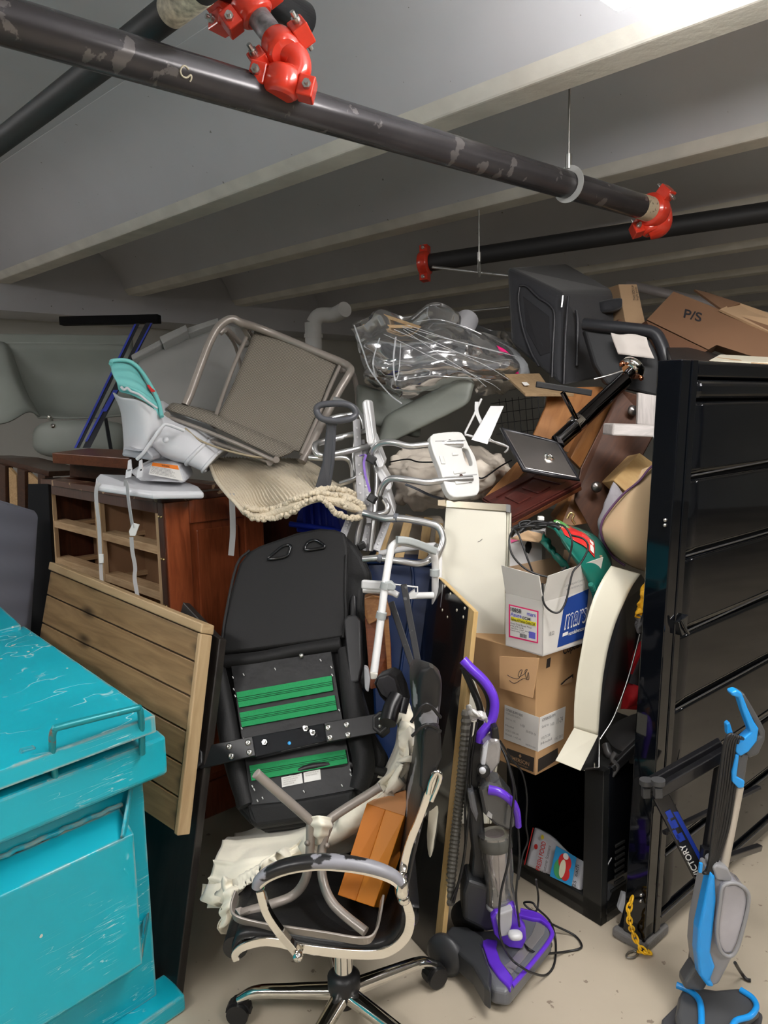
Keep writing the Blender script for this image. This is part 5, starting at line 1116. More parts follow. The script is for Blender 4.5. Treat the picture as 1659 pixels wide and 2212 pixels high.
# seat: thick upholstered block
so = [(452, 1425), (470, 1408), (500, 1405), (600, 1392), (705, 1375), (738, 1378), (760, 1400), (775, 1480), (800, 1570), (832, 1625), (822, 1660), (775, 1722), (760, 1762), (640, 1782), (560, 1792), (530, 1775), (500, 1740), (488, 1650), (470, 1540)]
m = M().prism([pl(x, y, -.030) for x, y in so], -pl.n*.09); build('seat_cushion', m, black_fabric, gc, bevel=.03, seg=4)
def strip(m, pts, t=.03): return m.prism([pl(x, y, .0) for x, y in pts], -pl.n*t)
build('seat_roll', M().tube([pl(468, 1440, -.01), pl(478, 1500, -.01), pl(492, 1580, -.01), pl(508, 1660, -.01), pl(530, 1740, -.01)], .030, 5, 14, taper=lambda t: .85+.3*math.sin(t*3)), black_fabric, gc)
build('seat_roll', M().tube([pl(745, 1400, -.01), pl(755, 1470, -.01), pl(768, 1560, -.01), pl(785, 1650, -.01), pl(772, 1705, -.01)], .033, 5, 14, taper=lambda t: .8+.35*math.sin(t*3)), black_fabric, gc)
build('seat_roll', M().tube([pl(475, 1428, -.01), pl(560, 1420, -.012), pl(650, 1402, -.012), pl(735, 1390, -.01)], .024, 5, 14), black_fabric, gc)
build('seat_front', M().prism([pl(532, 1738, .012), pl(640, 1728, .012), pl(768, 1705, .012), pl(760, 1758, .0), pl(700, 1768, .0), pl(548, 1790, .0), pl(538, 1770, .006)], -pl.n*.07), black_fabric, gc, bevel=.015, seg=3)
build('base_board', M().prism([pl(500, 1440, .001), pl(715, 1408, .001), pl(765, 1705, .001), pl(545, 1745, .001)], -pl.n*.02), mat('underside_vinyl', (.010, .010, .011), .5, bump=(12, .5, .01)), gc)
gs = mat('green_elastic', (.012, .27, .085), .85, bump=(120, .5, .003))
for q_ in ([(512, 1497), (717, 1461), (721, 1493), (518, 1530)], [(519, 1541), (724, 1503), (729, 1535), (524, 1572)], [(540, 1655), (747, 1620), (752, 1650), (545, 1688)]):
    Q = quadmap(*[pl(x, y, .010) for x, y in q_]); s_ = build('seat_strap', M().prism([Q(0, 0), Q(1, 0), Q(1, 1), Q(0, 1)], -pl.n*.006), gs, gc, bevel=.001)
    for v in (.38, .5, .6): build('stitch_line', M().prism([Q(0, v), Q(1, v), Q(1, v+.035), Q(0, v+.035)], pl.n*.0008), mat('dark_green_line', (.003, .05, .02), .9), s_)
# cross bar with hexagonal arm ends
bar = [(552, 1599), (708, 1570), (716, 1608), (560, 1643)]
build('crossbar', M().prism([pl(x, y, .055) for x, y in bar], -pl.n*.03), black_gloss, gc, bevel=.003)
build('bracket', M().prism([pl(x, y, .062) for x, y in [(440, 1623), (556, 1599), (563, 1640), (446, 1668)]], -pl.n*.012), mat('satin_black', (.006, .006, .007), .35), gc, bevel=.002)
build('bracket', M().prism([pl(x, y, .062) for x, y in [(708, 1570), (826, 1550), (834, 1590), (714, 1612)]], -pl.n*.012), mat('satin_black', (0, 0, 0)), gc, bevel=.002)
for cx, cy, rr in ((439, 1645, 24), (828, 1572, 26)):
    hx = [(cx+rr*.72*math.cos(a)+.0, cy+rr*math.sin(a)) for a in [math.pi/6+i*math.pi/3 for i in range(6)]]
    e_ = build('arm_socket', M().prism([pl(x, y, .075) for x, y in hx], -pl.n*.06), black_plastic, gc, bevel=.004)
    h2 = [(cx+rr*.5*math.cos(a), cy+rr*.72*math.sin(a)) for a in [math.pi/6+i*math.pi/3 for i in range(6)]]
    build('socket_opening', M().prism([pl(x, y, .0765) for x, y in h2], -pl.n*.002), black_gloss, e_)
    for dy in (-7, 8): build('socket_bolt', M().ball(pl(cx, cy+dy, .078), .0055), steel, e_)
for x, y in ((508, 1621), (512, 1641), (548, 1613), (551, 1633), (717, 1581), (721, 1602), (756, 1575), (759, 1596)): build('bolt', M().lathe([(.010, 0), (.0095, .003), (.006, .006), (.003, .006), (.003, .003), (0, .003)], pl(x, y, .062), pl.n, 16), steel, gc)
build('blue_dot', M().lathe([(.0055, 0), (.0055, .0015), (0, .0018)], pl(634, 1613, .055), pl.n, 16), mat('dot_blue', (.05, .35, .75), .5), gc)
for x, y, l in ((583, 1612, .018), (670, 1583, .03), (685, 1592, .035)): build('stud', M().cyl(pl(x, y, .055), pl(x, y, .055+l), .005, 10).cyl(pl(x, y, .06), pl(x, y, .066), .009, 6), steel, gc)
build('bolt', M().ball(pl(652, 1418, .006), .009), steel, gc)
sb_ = M()
for x, y in ((503, 1462), (526, 1456), (594, 1444), (692, 1425), (505, 1488), (508, 1502), (715, 1440), (717, 1457), (522, 1572), (527, 1595), (732, 1533), (545, 1697), (549, 1704), (556, 1728), (567, 1722), (656, 1708), (738, 1695), (756, 1662), (757, 1672)): sb_.bar(pl(x, y, .005), pl(x+3, y+5, .009), .003, .002)
build('staple', sb_, mat('staple_white', (.8, .8, .78), .4, .3), gc, kind='stuff')
for (x0, y0, x1, y1, x2, y2, x3, y3), rows_ in (((608, 1680, 652, 1670, 655, 1692, 610, 1701), 4), ((656, 1669, 692, 1662, 694, 1684, 658, 1691), 2)):
    Q = quadmap(pl(x0, y0, .004), pl(x1, y1, .004), pl(x2, y2, .004), pl(x3, y3, .004)); s_ = build('sticker', M().prism([Q(0, 0), Q(1, 0), Q(1, 1), Q(0, 1)], -pl.n*.001), paper, gc)
    text_on(Q, [(['UNDER PENALTY OF LAW THIS', 'TAG IS NOT TO BE REMOVED', 'EXCEPT BY THE CONSUMER', 'NOTICE'][i], .1, .12+.2*i, .9-.1*i, .24+.2*i) for i in range(rows_)], s_, mat('faded_ink', (.30, .27, .25), .7), 'lettering', .0015)
# recliner side covers and arm
build('side_cover', M().prism([bp_(x, y, .03) for x, y in ((745, 1345), (752, 1334), (770, 1332), (782, 1345), (784, 1440), (776, 1478), (758, 1480), (750, 1400))], -bp_.n*.05), mat('cover_grey', (.028, .028, .030), .4), gc, bevel=.008, seg=3)
build('side_cover', M().prism([bp_(x, y, .0) for x, y in ((756, 1300), (760, 1282), (768, 1285), (770, 1330), (756, 1345))], -bp_.n*.03), black_plastic, gc, bevel=.006)
build('side_cover', M().prism([pl(x, y, .01) for x, y in ((440, 1434), (452, 1430), (470, 1525), (468, 1535), (455, 1528))], -pl.n*.05), black_plastic, gc, bevel=.006, seg=3)
build('recline_lever', M().prism([P(786, 1440, 2.38), P(796, 1445, 2.38), P(800, 1470, 2.37), P(796, 1498, 2.36), P(788, 1490, 2.36)], Vector((0, .03, 0))), grey_plastic, gc, bevel=.006)
build('armrest_pad', M().prism([P(806, 1478, 2.24), P(812, 1462, 2.25), P(838, 1452, 2.28), P(856, 1462, 2.30), P(868, 1490, 2.31), P(876, 1520, 2.31), P(868, 1535, 2.3), P(840, 1530, 2.27), P(818, 1505, 2.25)], Vector((.02, .035, .01))), black_plastic, gc, bevel=.010, seg=3)
build('armrest_plate', M().prism([P(813, 1480, 2.235), P(818, 1466, 2.24), P(838, 1459, 2.265), P(852, 1468, 2.28), P(862, 1500, 2.285), P(845, 1515, 2.26), P(824, 1500, 2.24)], Vector((0, .01, 0))), mat('cover_grey', (0,)*3), gc, bevel=.003)
build('armrest_post', M().tube([P(858, 1505, 2.25), P(846, 1530, 2.22), P(838, 1562, 2.18)], .026, 4, 14).cyl(P(876, 1508, 2.24), P(868, 1540, 2.22), .014, 14), mat('satin_black', (0,)*3), gc)
# ================================================================ duvet
dv_m = mat('duvet_cream', (.84, .79, .65), .8, bump=(7, .5, .02), sheen=.3)
du_ = thing('duvet', 'crumpled cream quilted duvet under the gaming chair, hanging down on the left', 'duvet')
rows = [[P(505, 1788, 2.42), P(570, 1775, 2.40), P(650, 1765, 2.36), P(720, 1735, 2.34), P(790, 1700, 2.30), P(840, 1640, 2.30), P(860, 1570, 2.32), P(852, 1480, 2.4)],
        [P(480, 1810, 2.24), P(545, 1808, 2.20), P(620, 1800, 2.16), P(690, 1780, 2.12), P(770, 1738, 2.12), P(830, 1690, 2.12), P(878, 1610, 2.16), P(885, 1550, 2.3)],
        [P(455, 1850, 2.14), P(520, 1855, 2.08), P(600, 1840, 2.06), P(680, 1818, 2.05), P(765, 1775, 2.06), P(835, 1720, 2.08), P(895, 1660, 2.12), P(910, 1600, 2.25)],
        [P(440, 1895, 2.10), P(500, 1905, 2.03), P(575, 1885, 2.02), P(660, 1850, 2.06), P(750, 1810, 2.10), P(830, 1755, 2.14), P(900, 1700, 2.2), P(925, 1650, 2.3)],
        [P(427, 1940, 2.08), P(470, 1940, 2.02), P(530, 1925, 2.02), P(620, 1895, 2.12), P(740, 1850, 2.18), P(830, 1800, 2.22), P(900, 1740, 2.28), P(930, 1700, 2.35)],
        [P(445, 1965, 2.10), P(485, 1965, 2.05), P(530, 1950, 2.08), P(610, 1925, 2.18), P(735, 1880, 2.25), P(830, 1850, 2.28), P(900, 1790, 2.3), P(930, 1740, 2.38)]]
def quilt(u, v, p):
    a, b = abs(math.sin(u*math.pi*2.2+.3)), abs(math.sin(v*math.pi*5))
    return .010*(min(1, a*2.5)*min(1, b*2.5))**.5 + .018*_ns.noise(p*5)+.006*(1-2*abs(_ns.noise(Vector((p.x*8+p.z*5, p.y*8, p.z*3)))))
build('quilted_cover', M().grid(rows, 12, 12, quilt), dv_m, du_, solid=-.03)
rows = [[P(490, 1905, 2.0), P(510, 1900, 2.03), P(535, 1905, 2.06)], [P(480, 1945, 1.98), P(500, 1935, 1.97), P(520, 1930, 2.0)], [P(474, 1990, 1.98), P(490, 1980, 1.96), P(508, 1960, 1.99)], [P(478, 2018, 2.0), P(485, 2015, 1.99), P(492, 2000, 2.0)]]
build('hanging_corner', M().grid(rows, 8, 12, lambda u, v, p: .006*math.sin(v*22)), dv_m, du_, solid=-.02)
rows = [[P(660, 1770, 1.93), P(690, 1762, 1.90), P(718, 1768, 1.93)], [P(668, 1785, 1.92), P(695, 1785, 1.88), P(716, 1788, 1.92)], [P(674, 1805, 1.93), P(690, 1808, 1.90), P(706, 1805, 1.93)], [P(678, 1820, 1.96), P(690, 1826, 1.95), P(700, 1820, 1.97)]]
build('draped_fold', M().grid(rows, 8, 8, lambda u, v, p: .003*math.sin(v*18)), dv_m, du_, solid=-.004)
rows = [[P(940, 1660, 2.38), P(955, 1660, 2.36), P(972, 1665, 2.38)], [P(930, 1740, 2.34), P(948, 1745, 2.3), P(962, 1750, 2.34)], [P(920, 1820, 2.32), P(934, 1830, 2.28), P(948, 1835, 2.32)], [P(920, 1880, 2.33), P(932, 1890, 2.3), P(942, 1885, 2.33)], [P(930, 1905, 2.36), P(936, 1912, 2.35), P(940, 1905, 2.36)]]
build('rear_fold', M().grid(rows, 6, 10, lambda u, v, p: .006*_ns.noise(p*20)), dv_m, du_, solid=-.02)
# ================================================================ office chair
oc = thing('office_chair', 'black leather office chair with chrome frame, peeling armrest and cream duvet behind it', 'chair')
oc['label'] = 'black office chair with chrome frame and badly peeling armrest, standing on the floor in front'
YN = 1.79
peel = mat('peeling_leather', (.012, .012, .013), .4, bump=(60, .2, .003), wear=(9, .60, (.27, .27, .29)))
peel2 = mat('peeling_pad', (.012, .012, .013), .35, bump=(60, .2, .003), wear=(7, .46, (.27, .27, .30)))
hub = F(743, 2128, .13); hub0 = Vector((hub.x, hub.y, .115))
build('hub', M().lathe([(.0, -.05), (.030, -.05), (.034, -.02), (.045, .0), (.045, .035), (.030, .05), (0, .05)], hub0+Z*.01, Z, 28), black_plastic, oc)
ends = [F(528, 2148, .085), F(905, 2045, .085), F(672, 2265, .085), F(915, 2235, .085), F(690, 1985, .085)]
ends = []
a0 = F(528, 2148, .085)-hub0; a0.z = 0; L5 = .30; base_ang = math.atan2(a0.y, a0.x)
for i in range(5):
    a = base_ang+i*2*math.pi/5; dirv = Vector((math.cos(a), math.sin(a), 0)); e = hub0+dirv*L5
    leg = M().sweep(cr([hub0+dirv*.035+Z*.0, hub0+dirv*.15+Z*-.008, hub0+dirv*.25-Z*.018, hub0+dirv*.30-Z*.045], 6), [(-.022, -.011), (-.019, .005), (-.012, .013), (.012, .013), (.019, .005), (.022, -.011)], smooth=True, scale=lambda t: 1.1-.4*t)
    build('base_arm', leg, chrome, oc)
    w0 = e-Z*.085; ca = build('caster', M().cyl(Vector((w0.x, w0.y, .035))-dirv.cross(Z)*.024, Vector((w0.x, w0.y, .035))-dirv.cross(Z)*.006, .031, 20).cyl(Vector((w0.x, w0.y, .035))+dirv.cross(Z)*.006, Vector((w0.x, w0.y, .035))+dirv.cross(Z)*.024, .031, 20), black_plastic, oc, bevel=.004)
    build('caster_hood', M().prism([Vector((w0.x, w0.y, .035))+dirv*.036*math.cos(q)+Z*.036*math.sin(q)-dirv.cross(Z)*.012 for q in [i2*math.pi/8 for i2 in range(9)]], dirv.cross(Z)*.024), black_plastic, ca)
seatz = .36; sc_ = Vector((hub.x, hub.y, seatz))
build('gas_lift', M().cyl(hub0+Z*.04, hub0+Z*.17, .026, 28).cyl(hub0+Z*.15, hub0+Z*.22, .016, 20), chrome, oc)
build('tilt_plate', M().box(Vector((hub.x-.10, hub.y-.08, .315)), RT*.20, Vector((0, .16, 0)), Z*.035), black_plastic, oc, bevel=.006)
# side frames: a wide flat chrome band, near side and far side
band = [(512, 2075), (508, 2062), (520, 2048), (545, 2038), (575, 2033), (610, 2037), (650, 2047), (700, 2054), (760, 2060), (815, 2060), (850, 2048), (878, 2020), (886, 1985), (880, 1955), (868, 1925), (868, 1895), (882, 1830), (905, 1770), (925, 1715), (940, 1668)]
offy = Vector((0, .50, 0))
bandp = cr([P(x, y, YN) for x, y in band], 5)
for nm_, of in (('side_frame', Vector((0, 0, 0))), ('side_frame', offy)):
    build(nm_, M().sweep([p+of for p in bandp], [(-.003, -.017), (.003, -.017), (.003, .017), (-.003, .017)], up=FW, smooth=True) if 0 else M().band([P(x, y, YN)+of for x, y in band], .023, .010, FW, 6, lambda t: .75+.35*math.sin(math.pi*min(1, t*1.1))), chrome, oc, bevel=.002)
# seat cushion: lofted between the side frames
prof_t = [(500, 2040), (515, 2018), (550, 2012), (620, 2022), (700, 2035), (780, 2042), (835, 2030), (862, 1998), (868, 1960)]
rows = []
for k_, fy in enumerate((0.0, .02, .14, .25, .38, .50, .52)):
    dz = (-.02, .0, -.014, -.02, -.014, 0, -.02)[k_]; rows.append([P(x, y, YN+.005)+Vector((0, fy, dz)) for x, y in prof_t])
lo = []
seatm = M().grid(rows, 5, 4); build('seat_cushion', seatm, black_leather, oc, solid=-.045)
build('front_roll', M().tube([P(508, 2048, YN+.02), P(508, 2048, YN+.02)+Vector((0, .24, .0)), P(508, 2048, YN+.02)+Vector((0, .48, 0))], .032, 5, 18), black_leather, oc)
# backrest: loft from seat up, two faces
back_l = [(868, 1935), (876, 1880), (890, 1800), (903, 1730), (905, 1660), (897, 1590), (892, 1530), (895, 1480), (908, 1452), (925, 1440)]
back_r = [(885, 1930), (895, 1880), (912, 1810), (930, 1740), (946, 1680), (950, 1610), (955, 1560), (958, 1510), (955, 1475), (940, 1446)]
rows = []; dsc = [1, 1, 1, 1, 1, 1, .95, .62, .30, .10]
for i_, (a_, b_) in enumerate(zip(back_l, back_r)):
    pa, pb = P(a_[0], a_[1], YN+.02), P(b_[0], b_[1], YN+.02); th = (pb-pa)
    cen = (pa+pb)/2; row = []
    for q in range(20):
        an = 2*math.pi*q/20; cx_ = math.copysign(abs(math.cos(an))**.6, math.cos(an)); cy_ = math.copysign(abs(math.sin(an))**.5, math.sin(an))
        row.append(cen+th*.5*cx_*(1 if i_ < 9 else .6)+Vector((0, .18*dsc[i_], 0))*(cy_+1))
    rows.append(row+[row[0]])
m = M().grid(rows, 3, 5); m.add(rows[-1][:-1], [list(range(20))]); m.add(rows[0][:-1], [list(range(19, -1, -1))])
build('backrest', m, peel, oc)
for (x0, y0, x1, y1) in ((888, 1500, 952, 1560), (890, 1545, 952, 1590)):
    build('back_seam', M().tube([P(x0, y1, YN), P((x0+x1)/2, y0+20, YN-.008), P(x1, y1-10, YN+.01)], .004, 5, 8), black_leather, oc)
build('back_bolster', M().prism([P(x, y, YN+.0) for x, y in ((912, 1590), (918, 1572), (940, 1568), (952, 1580), (955, 1640), (935, 1690), (915, 1720), (906, 1700))], Vector((0, .05, 0))), black_leather, oc, bevel=.016, seg=4)
build('frame_end_loop', M().tube([P(925, 1715, YN-.005), P(930, 1690, YN-.008), P(942, 1668, YN-.01), P(951, 1674, YN-.01), P(948, 1692, YN-.008), P(932, 1730, YN-.006)], .006, 6, 12), chrome, oc)
# near arm
armp = [(556, 1915), (562, 1900), (585, 1883), (625, 1868), (680, 1860), (740, 1862), (800, 1872), (845, 1888), (866, 1906)]
for of in (Vector((0, 0, 0)), Vector((0, .52, .0))):
    ps = [P(x, y, YN-.03)+of for x, y in armp]
    pad = build('armrest_pad', M().sweep(cr(ps, 8), [(.028*math.cos(a)*.9, .017*math.sin(a)) for a in [i*math.pi/8 for i in range(16)]], up=UP, scale=lambda t: .75+.32*math.sin(math.pi*min(1, max(0, t)))), peel2 if of.y == 0 else black_leather, oc)
    ch_ = [P(x, y+11, YN-.03)+of for x, y in armp[1:]]; build('arm_frame', M().ribbon(ch_, .030, .005, up=FW, n=6) if 0 else M().band(ch_, .010, .030, FW), chrome, oc)
    build('arm_strut', M().band([P(562, 1920, YN-.03)+of, P(576, 1968, YN-.03)+of, P(603, 2010, YN-.03)+of, P(628, 2040, YN-.02)+of, P(645, 2062, YN-.01)+of], .020, .026, FW), chrome, oc, bevel=.003)
build('arm_bolt', M().lathe([(.011, -.01), (.013, .0), (.011, .012), (0, .015)], P(644, 2064, YN-.025), -FW, 18), chrome, oc)
build('arm_joint', M().blob(P(868, 1912, YN-.02), [RT*.018, UP*.03, FW*.03], 3, 16, 10).blob(P(872, 1940, YN-.015), [RT*.016, UP*.016, FW*.02], 2.4, 16, 10), chrome, oc)
# ================================================================ upturned taupe stool frame lying on the seat
ts = thing('tube_stool', 'taupe metal stool frame lying upside down on the office chair seat, two legs pointing up', 'stool frame')
zs = .40
tp = [F(511, 1930, zs+.04), F(502, 1962, zs+.02), F(511, 1984, zs+.01), F(569, 2000, zs), F(636, 2010, zs), F(704, 2020, zs), F(785, 2032, zs), F(810, 2016, zs+.005), F(820, 1978, zs+.02), F(826, 1940, zs+.04)]
build('seat_ring', M().ribbon(tp, .006, .034, up=Z, n=6), taupe, ts, bevel=.002)
for q_ in ([P(555, 1672, 1.90), P(667, 1770, 1.92), P(671, 1784, 1.92), P(668, 1856, 1.92), P(658, 1903, 1.92), P(633, 1934, 1.92), P(590, 1952, 1.90), P(518, 1974, 1.88)],
           [P(819, 1701, 2.0), P(719, 1765, 1.97), P(710, 1784, 1.96), P(699, 1815, 1.95), P(694, 1856, 1.93), P(698, 1903, 1.90), P(714, 1944, 1.86), P(741, 1974, 1.83), P(790, 2013, 1.79)]):
    l_ = build('leg', M().tube(q_, .0125, 7, 16), taupe, ts)
    build('leg_cap', M().cyl(q_[0], q_[0]+(q_[0]-q_[1]).normalized()*.004, .0135, 18), mat('taupe_cap', (.36, .32, .30), .5), l_, bevel=.001)
for x, y, Y in ((706, 1826, 1.935), (664, 1820, 1.91)): build('rivet', M().lathe([(.007, 0), (.008, .004), (0, .007)], P(x, y, Y), -FW, 14), taupe, ts)
build('screw_pad', M().prism([P(508, 1966, 1.87), P(520, 1962, 1.88), P(540, 1970, 1.87), P(518, 1980, 1.86)], Z*.004), taupe, ts)
# ================================================================ orange box
obx = thing('orange_box', 'bright orange flat shoebox-like carton leaning inside the office chair', 'box')
om = mat('orange_card', (.66, .22, .008), .55, var=(2, .06)); om2 = mat('orange_card_end', (.80, .38, .16), .55)
c_ = [P(792, 1735, 2.02), P(874, 1762, 1.98), P(808, 1960, 1.88), P(729, 1933, 1.90)]
nb = (c_[1]-c_[0]).cross(c_[3]-c_[0]).normalized(); nb = -nb if nb.dot(CAM-c_[0]) > 0 else nb
build('body', M().prism([c_[0]*.5+c_[1]*.5, c_[1], c_[2], c_[2]*.5+c_[3]*.5], nb*.11), om, obx, bevel=.002)
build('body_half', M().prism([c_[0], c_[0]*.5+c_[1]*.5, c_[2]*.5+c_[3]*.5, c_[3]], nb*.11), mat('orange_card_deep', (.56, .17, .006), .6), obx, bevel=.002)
build('end_flap', M().prism([c_[0], c_[1], P(882, 1705, 2.12), P(828, 1715, 2.14)], nb*.004), om2, obx)
build('dot', M().ball(P(865, 1742, 2.03), .002).ball(P(835, 1735, 2.06), .002), ink, obx)
# ================================================================ black board with blond edge; tall white panel
bk = thing('black_board', 'tall glossy black board with a blond wood edge and clipped corner, beside the office chair', 'board')
bpl = plane((1022, 1318, 2.34), (942, 2086, 2.16), (930, 1252, 2.62))
bm = mat('black_laminate', (.008, .008, .009), .16, coat=.5)
pts = [bpl(928, 1250), bpl(948, 1249), bpl(1012, 1313), bpl(934, 2086), bpl(880, 2075), bpl(870, 1700)]
build('panel', M().prism(pts, -bpl.n*.016), bm, bk, bevel=.001)
edm = wood('blond_edge', (.50, .33, .13), (.60, .42, .19), .5, grain=5)
build('edge_band', M().prism([bpl(1012, 1313), bpl(1024, 1321), bpl(948, 2086), bpl(934, 2086)], -bpl.n*.016+bpl.n*.0), edm, bk, bevel=.001, frame=fr(Z, RT))
build('edge_band', M().prism([bpl(945, 1247), bpl(953, 1252), bpl(1024, 1321), bpl(1012, 1313)], -bpl.n*.016), edm, bk, bevel=.001)
build('edge_band', M().prism([bpl(932, 1400), bpl(938, 1400), bpl(930, 1432), bpl(916, 1432)], -bpl.n*.014), edm, bk)
build('groove_line', M().prism([bpl(956, 1262, .001), bpl(958, 1262, .001), bpl(940, 1440, .001), bpl(938, 1440, .001)], -bpl.n*.001), alu, bk)
for x, y in ((961, 1266), (973, 1283), (956, 1318), (987, 1318), (1004, 1314), (967, 1333), (1001, 1333), (995, 1391)): build('screw_hole', M().lathe([(.005, 0), (.005, .0012), (0, .0015)], bpl(x, y), bpl.n, 10), mat('hole_pale', (.6, .55, .45), .5), bk)
b2 = M().prism([P(918, 1440, 2.5), P(934, 1330, 2.56), P(938, 1330, 2.56), P(928, 1440, 2.5)], Vector((0, .02, 0)))
wp = thing('wardrobe_board', 'tall cream white furniture board with a metal strip across its top, behind the vacuum', 'board')
wpl = plane((962, 1108, 2.66), (1098, 1118, 2.60), (1040, 1700, 2.40))
build('panel', M().prism([wpl(963, 1095), wpl(1094, 1106), wpl(1090, 1400), wpl(1052, 1780), wpl(955, 1780), wpl(950, 1260)], -wpl.n*.02), mat('panel_white', (.72, .695, .59), .45), wp, bevel=.003)
for dx in (0, 5): build('edge_profile', M().prism([wpl(1095+dx, 1106+dx*.1, -.002), wpl(1099+dx, 1107+dx*.1, -.002), wpl(1094+dx, 1400, -.002), wpl(1056+dx, 1780, -.002), wpl(1052+dx, 1780, -.002), wpl(1090+dx, 1400, -.002)], -wpl.n*.016), mat('panel_edge', (.60, .57, .46), .45), wp, bevel=.001)
build('metal_strip', M().prism([wpl(963, 1080, .004), wpl(1100, 1090, .004), wpl(1100, 1106, .004), wpl(963, 1096, .004)], -wpl.n*.024), mat('brushed_strip', (.30, .27, .21), .25, .9), wp, bevel=.002)
build('corner_clip', M().prism([wpl(1094, 1090, .008), wpl(1103, 1091, .008), wpl(1103, 1108, .008), wpl(1094, 1106, .008)], -wpl.n*.03), mat('clip_grey', (.2, .2, .2), .4, .6), wp)
build('corner_clip', M().prism([wpl(946, 1080, .006), wpl(964, 1079, .006), wpl(964, 1095, .006), wpl(946, 1093, .006)], -wpl.n*.02), mat('clip_brass', (.55, .46, .33), .4, .6), wp, bevel=.002)
build('pencil_mark', M().tube([wpl(1032, 1171, .001), wpl(1038, 1168, .001), wpl(1042, 1164, .001)], .0009, 2, 5), ink, wp)
# dark box added to fill the shadowed void behind the chairs
build('dark_filler', M().box(Vector((-.50, 2.9, 0)), Vector((.62, 0, 0)), Vector((0, .5, 0)), Z*.85), esp, label='dark brown box added to fill the shadow behind the gaming chair', cat='cabinet', bevel=.004)
# ================================================================ purple upright vacuum
vc = thing('upright_vacuum', 'grey and purple upright vacuum cleaner standing on the floor right of the black board', 'vacuum cleaner')
vp = mat('vacuum_purple', (.13, .035, .62), .3, coat=.4); vg = mat('vacuum_charcoal', (.035, .037, .041), .4); vgr = mat('vacuum_grey', (.13, .135, .15), .3, coat=.2)
smoke = clear_plastic('smoked_clear', (.86, .80, .83), .75, .10, 3)
z1 = .075
def G(x, y, z): return F(x, y, z)
nz_o = [(1000, 2005), (1040, 2008), (1092, 2002), (1130, 1972), (1165, 1972), (1192, 2004), (1191, 2026), (1100, 2140), (1062, 2134), (1045, 2095), (1020, 2055), (985, 2035)]
m = M().prism([G(x, y, .075) for x, y in nz_o], Z*-.055); build('nozzle', m, vgr, vc, bevel=.014, seg=4)
m = M().prism([G(x, y, .020) for x, y in ((1060, 2150), (1096, 2155), (1194, 2036), (1180, 2020), (1090, 2120), (1060, 2130))], Z*-.016); build('bumper', m, vg, vc, bevel=.004)
for pth in ([(1040, 2032), (1052, 2026), (1075, 2030), (1072, 2045), (1082, 2075), (1108, 2110), (1103, 2134), (1078, 2110), (1056, 2080)],):
    build('purple_flank', M().prism([G(x, y, .084) for x, y in pth], Z*-.02), vp, vc, bevel=.005, seg=3)
build('purple_trim', M().tube([G(1106, 2130, .07), G(1150, 2080, .07), G(1188, 2030, .072), G(1190, 2008, .078), G(1165, 1978, .08), G(1125, 1966, .08)], .007, 5, 10), vp, vc)
build('purple_hood', M().prism([G(x, y, .086) for x, y in ((1118, 1976), (1126, 1964), (1165, 1970), (1190, 1994), (1190, 2004), (1166, 1986), (1150, 1984))], Z*-.02), vp, vc, bevel=.005)
build('window', M().prism([G(x, y, .0785) for x, y in ((1158, 1990), (1178, 2000), (1176, 2016), (1120, 2086), (1104, 2104), (1088, 2086), (1100, 2076), (1148, 2018))], Z*-.004), mat('smoke_window', (.20, .19, .19), .12, coat=1), vc, bevel=.002)
for x, y, rr in ((963, 2062, .062), (1012, 1985, .06)):
    cw = F(x, y, rr); dirw = (F(1060, 2110, 0)-F(960, 2030, 0)).normalized(); nw = dirw.cross(Z)
    build('wheel', M().lathe([(0, -.02), (rr*.8, -.018), (rr, -.008), (rr, .01), (rr*.7, .02), (0, .024)], cw, -FW*.5+nw, 28), vg, vc)
m = M().prism([G(x, y, .10) for x, y in ((962, 2012), (975, 1998), (1010, 2000), (1045, 2022), (1040, 2040), (1062, 2100), (1060, 2138), (1046, 2126), (1022, 2085), (985, 2052), (962, 2045))], Z*-.07); build('rear_fender', m, vg, vc, bevel=.016, seg=4)
build('neck', M().prism([P(x, y, 2.17) for x, y in ((1000, 1930), (1010, 1900), (1118, 1935), (1112, 1970), (1095, 2010), (1050, 2015), (1000, 1990))], Vector((0, .10, 0))), vg, vc, bevel=.015, seg=3)
build('pedal_plate', M().prism([P(x, y, 2.10) for x, y in ((1072, 1986), (1080, 1974), (1108, 1964), (1106, 2000), (1098, 2022), (1080, 2026))], Vector((0, .03, 0))), mat('vacuum_silver', (.42, .42, .44), .35), vc, bevel=.006, seg=3)
build('purple_surround', M().prism([P(x, y, 2.115) for x, y in ((1060, 1985), (1070, 1972), (1112, 1955), (1118, 1980), (1136, 2005), (1138, 2030), (1128, 2052), (1100, 2048), (1082, 2036), (1068, 2020))], Vector((0, .03, 0))), vp, vc, bevel=.007, seg=3)
build('release_pedal', M().blob(P(1113, 2020, 2.085), [RT*.022, UP*.012, FW*.02], 2.6, 18, 10), mat('vacuum_white', (.6, .6, .62), .35), vc)
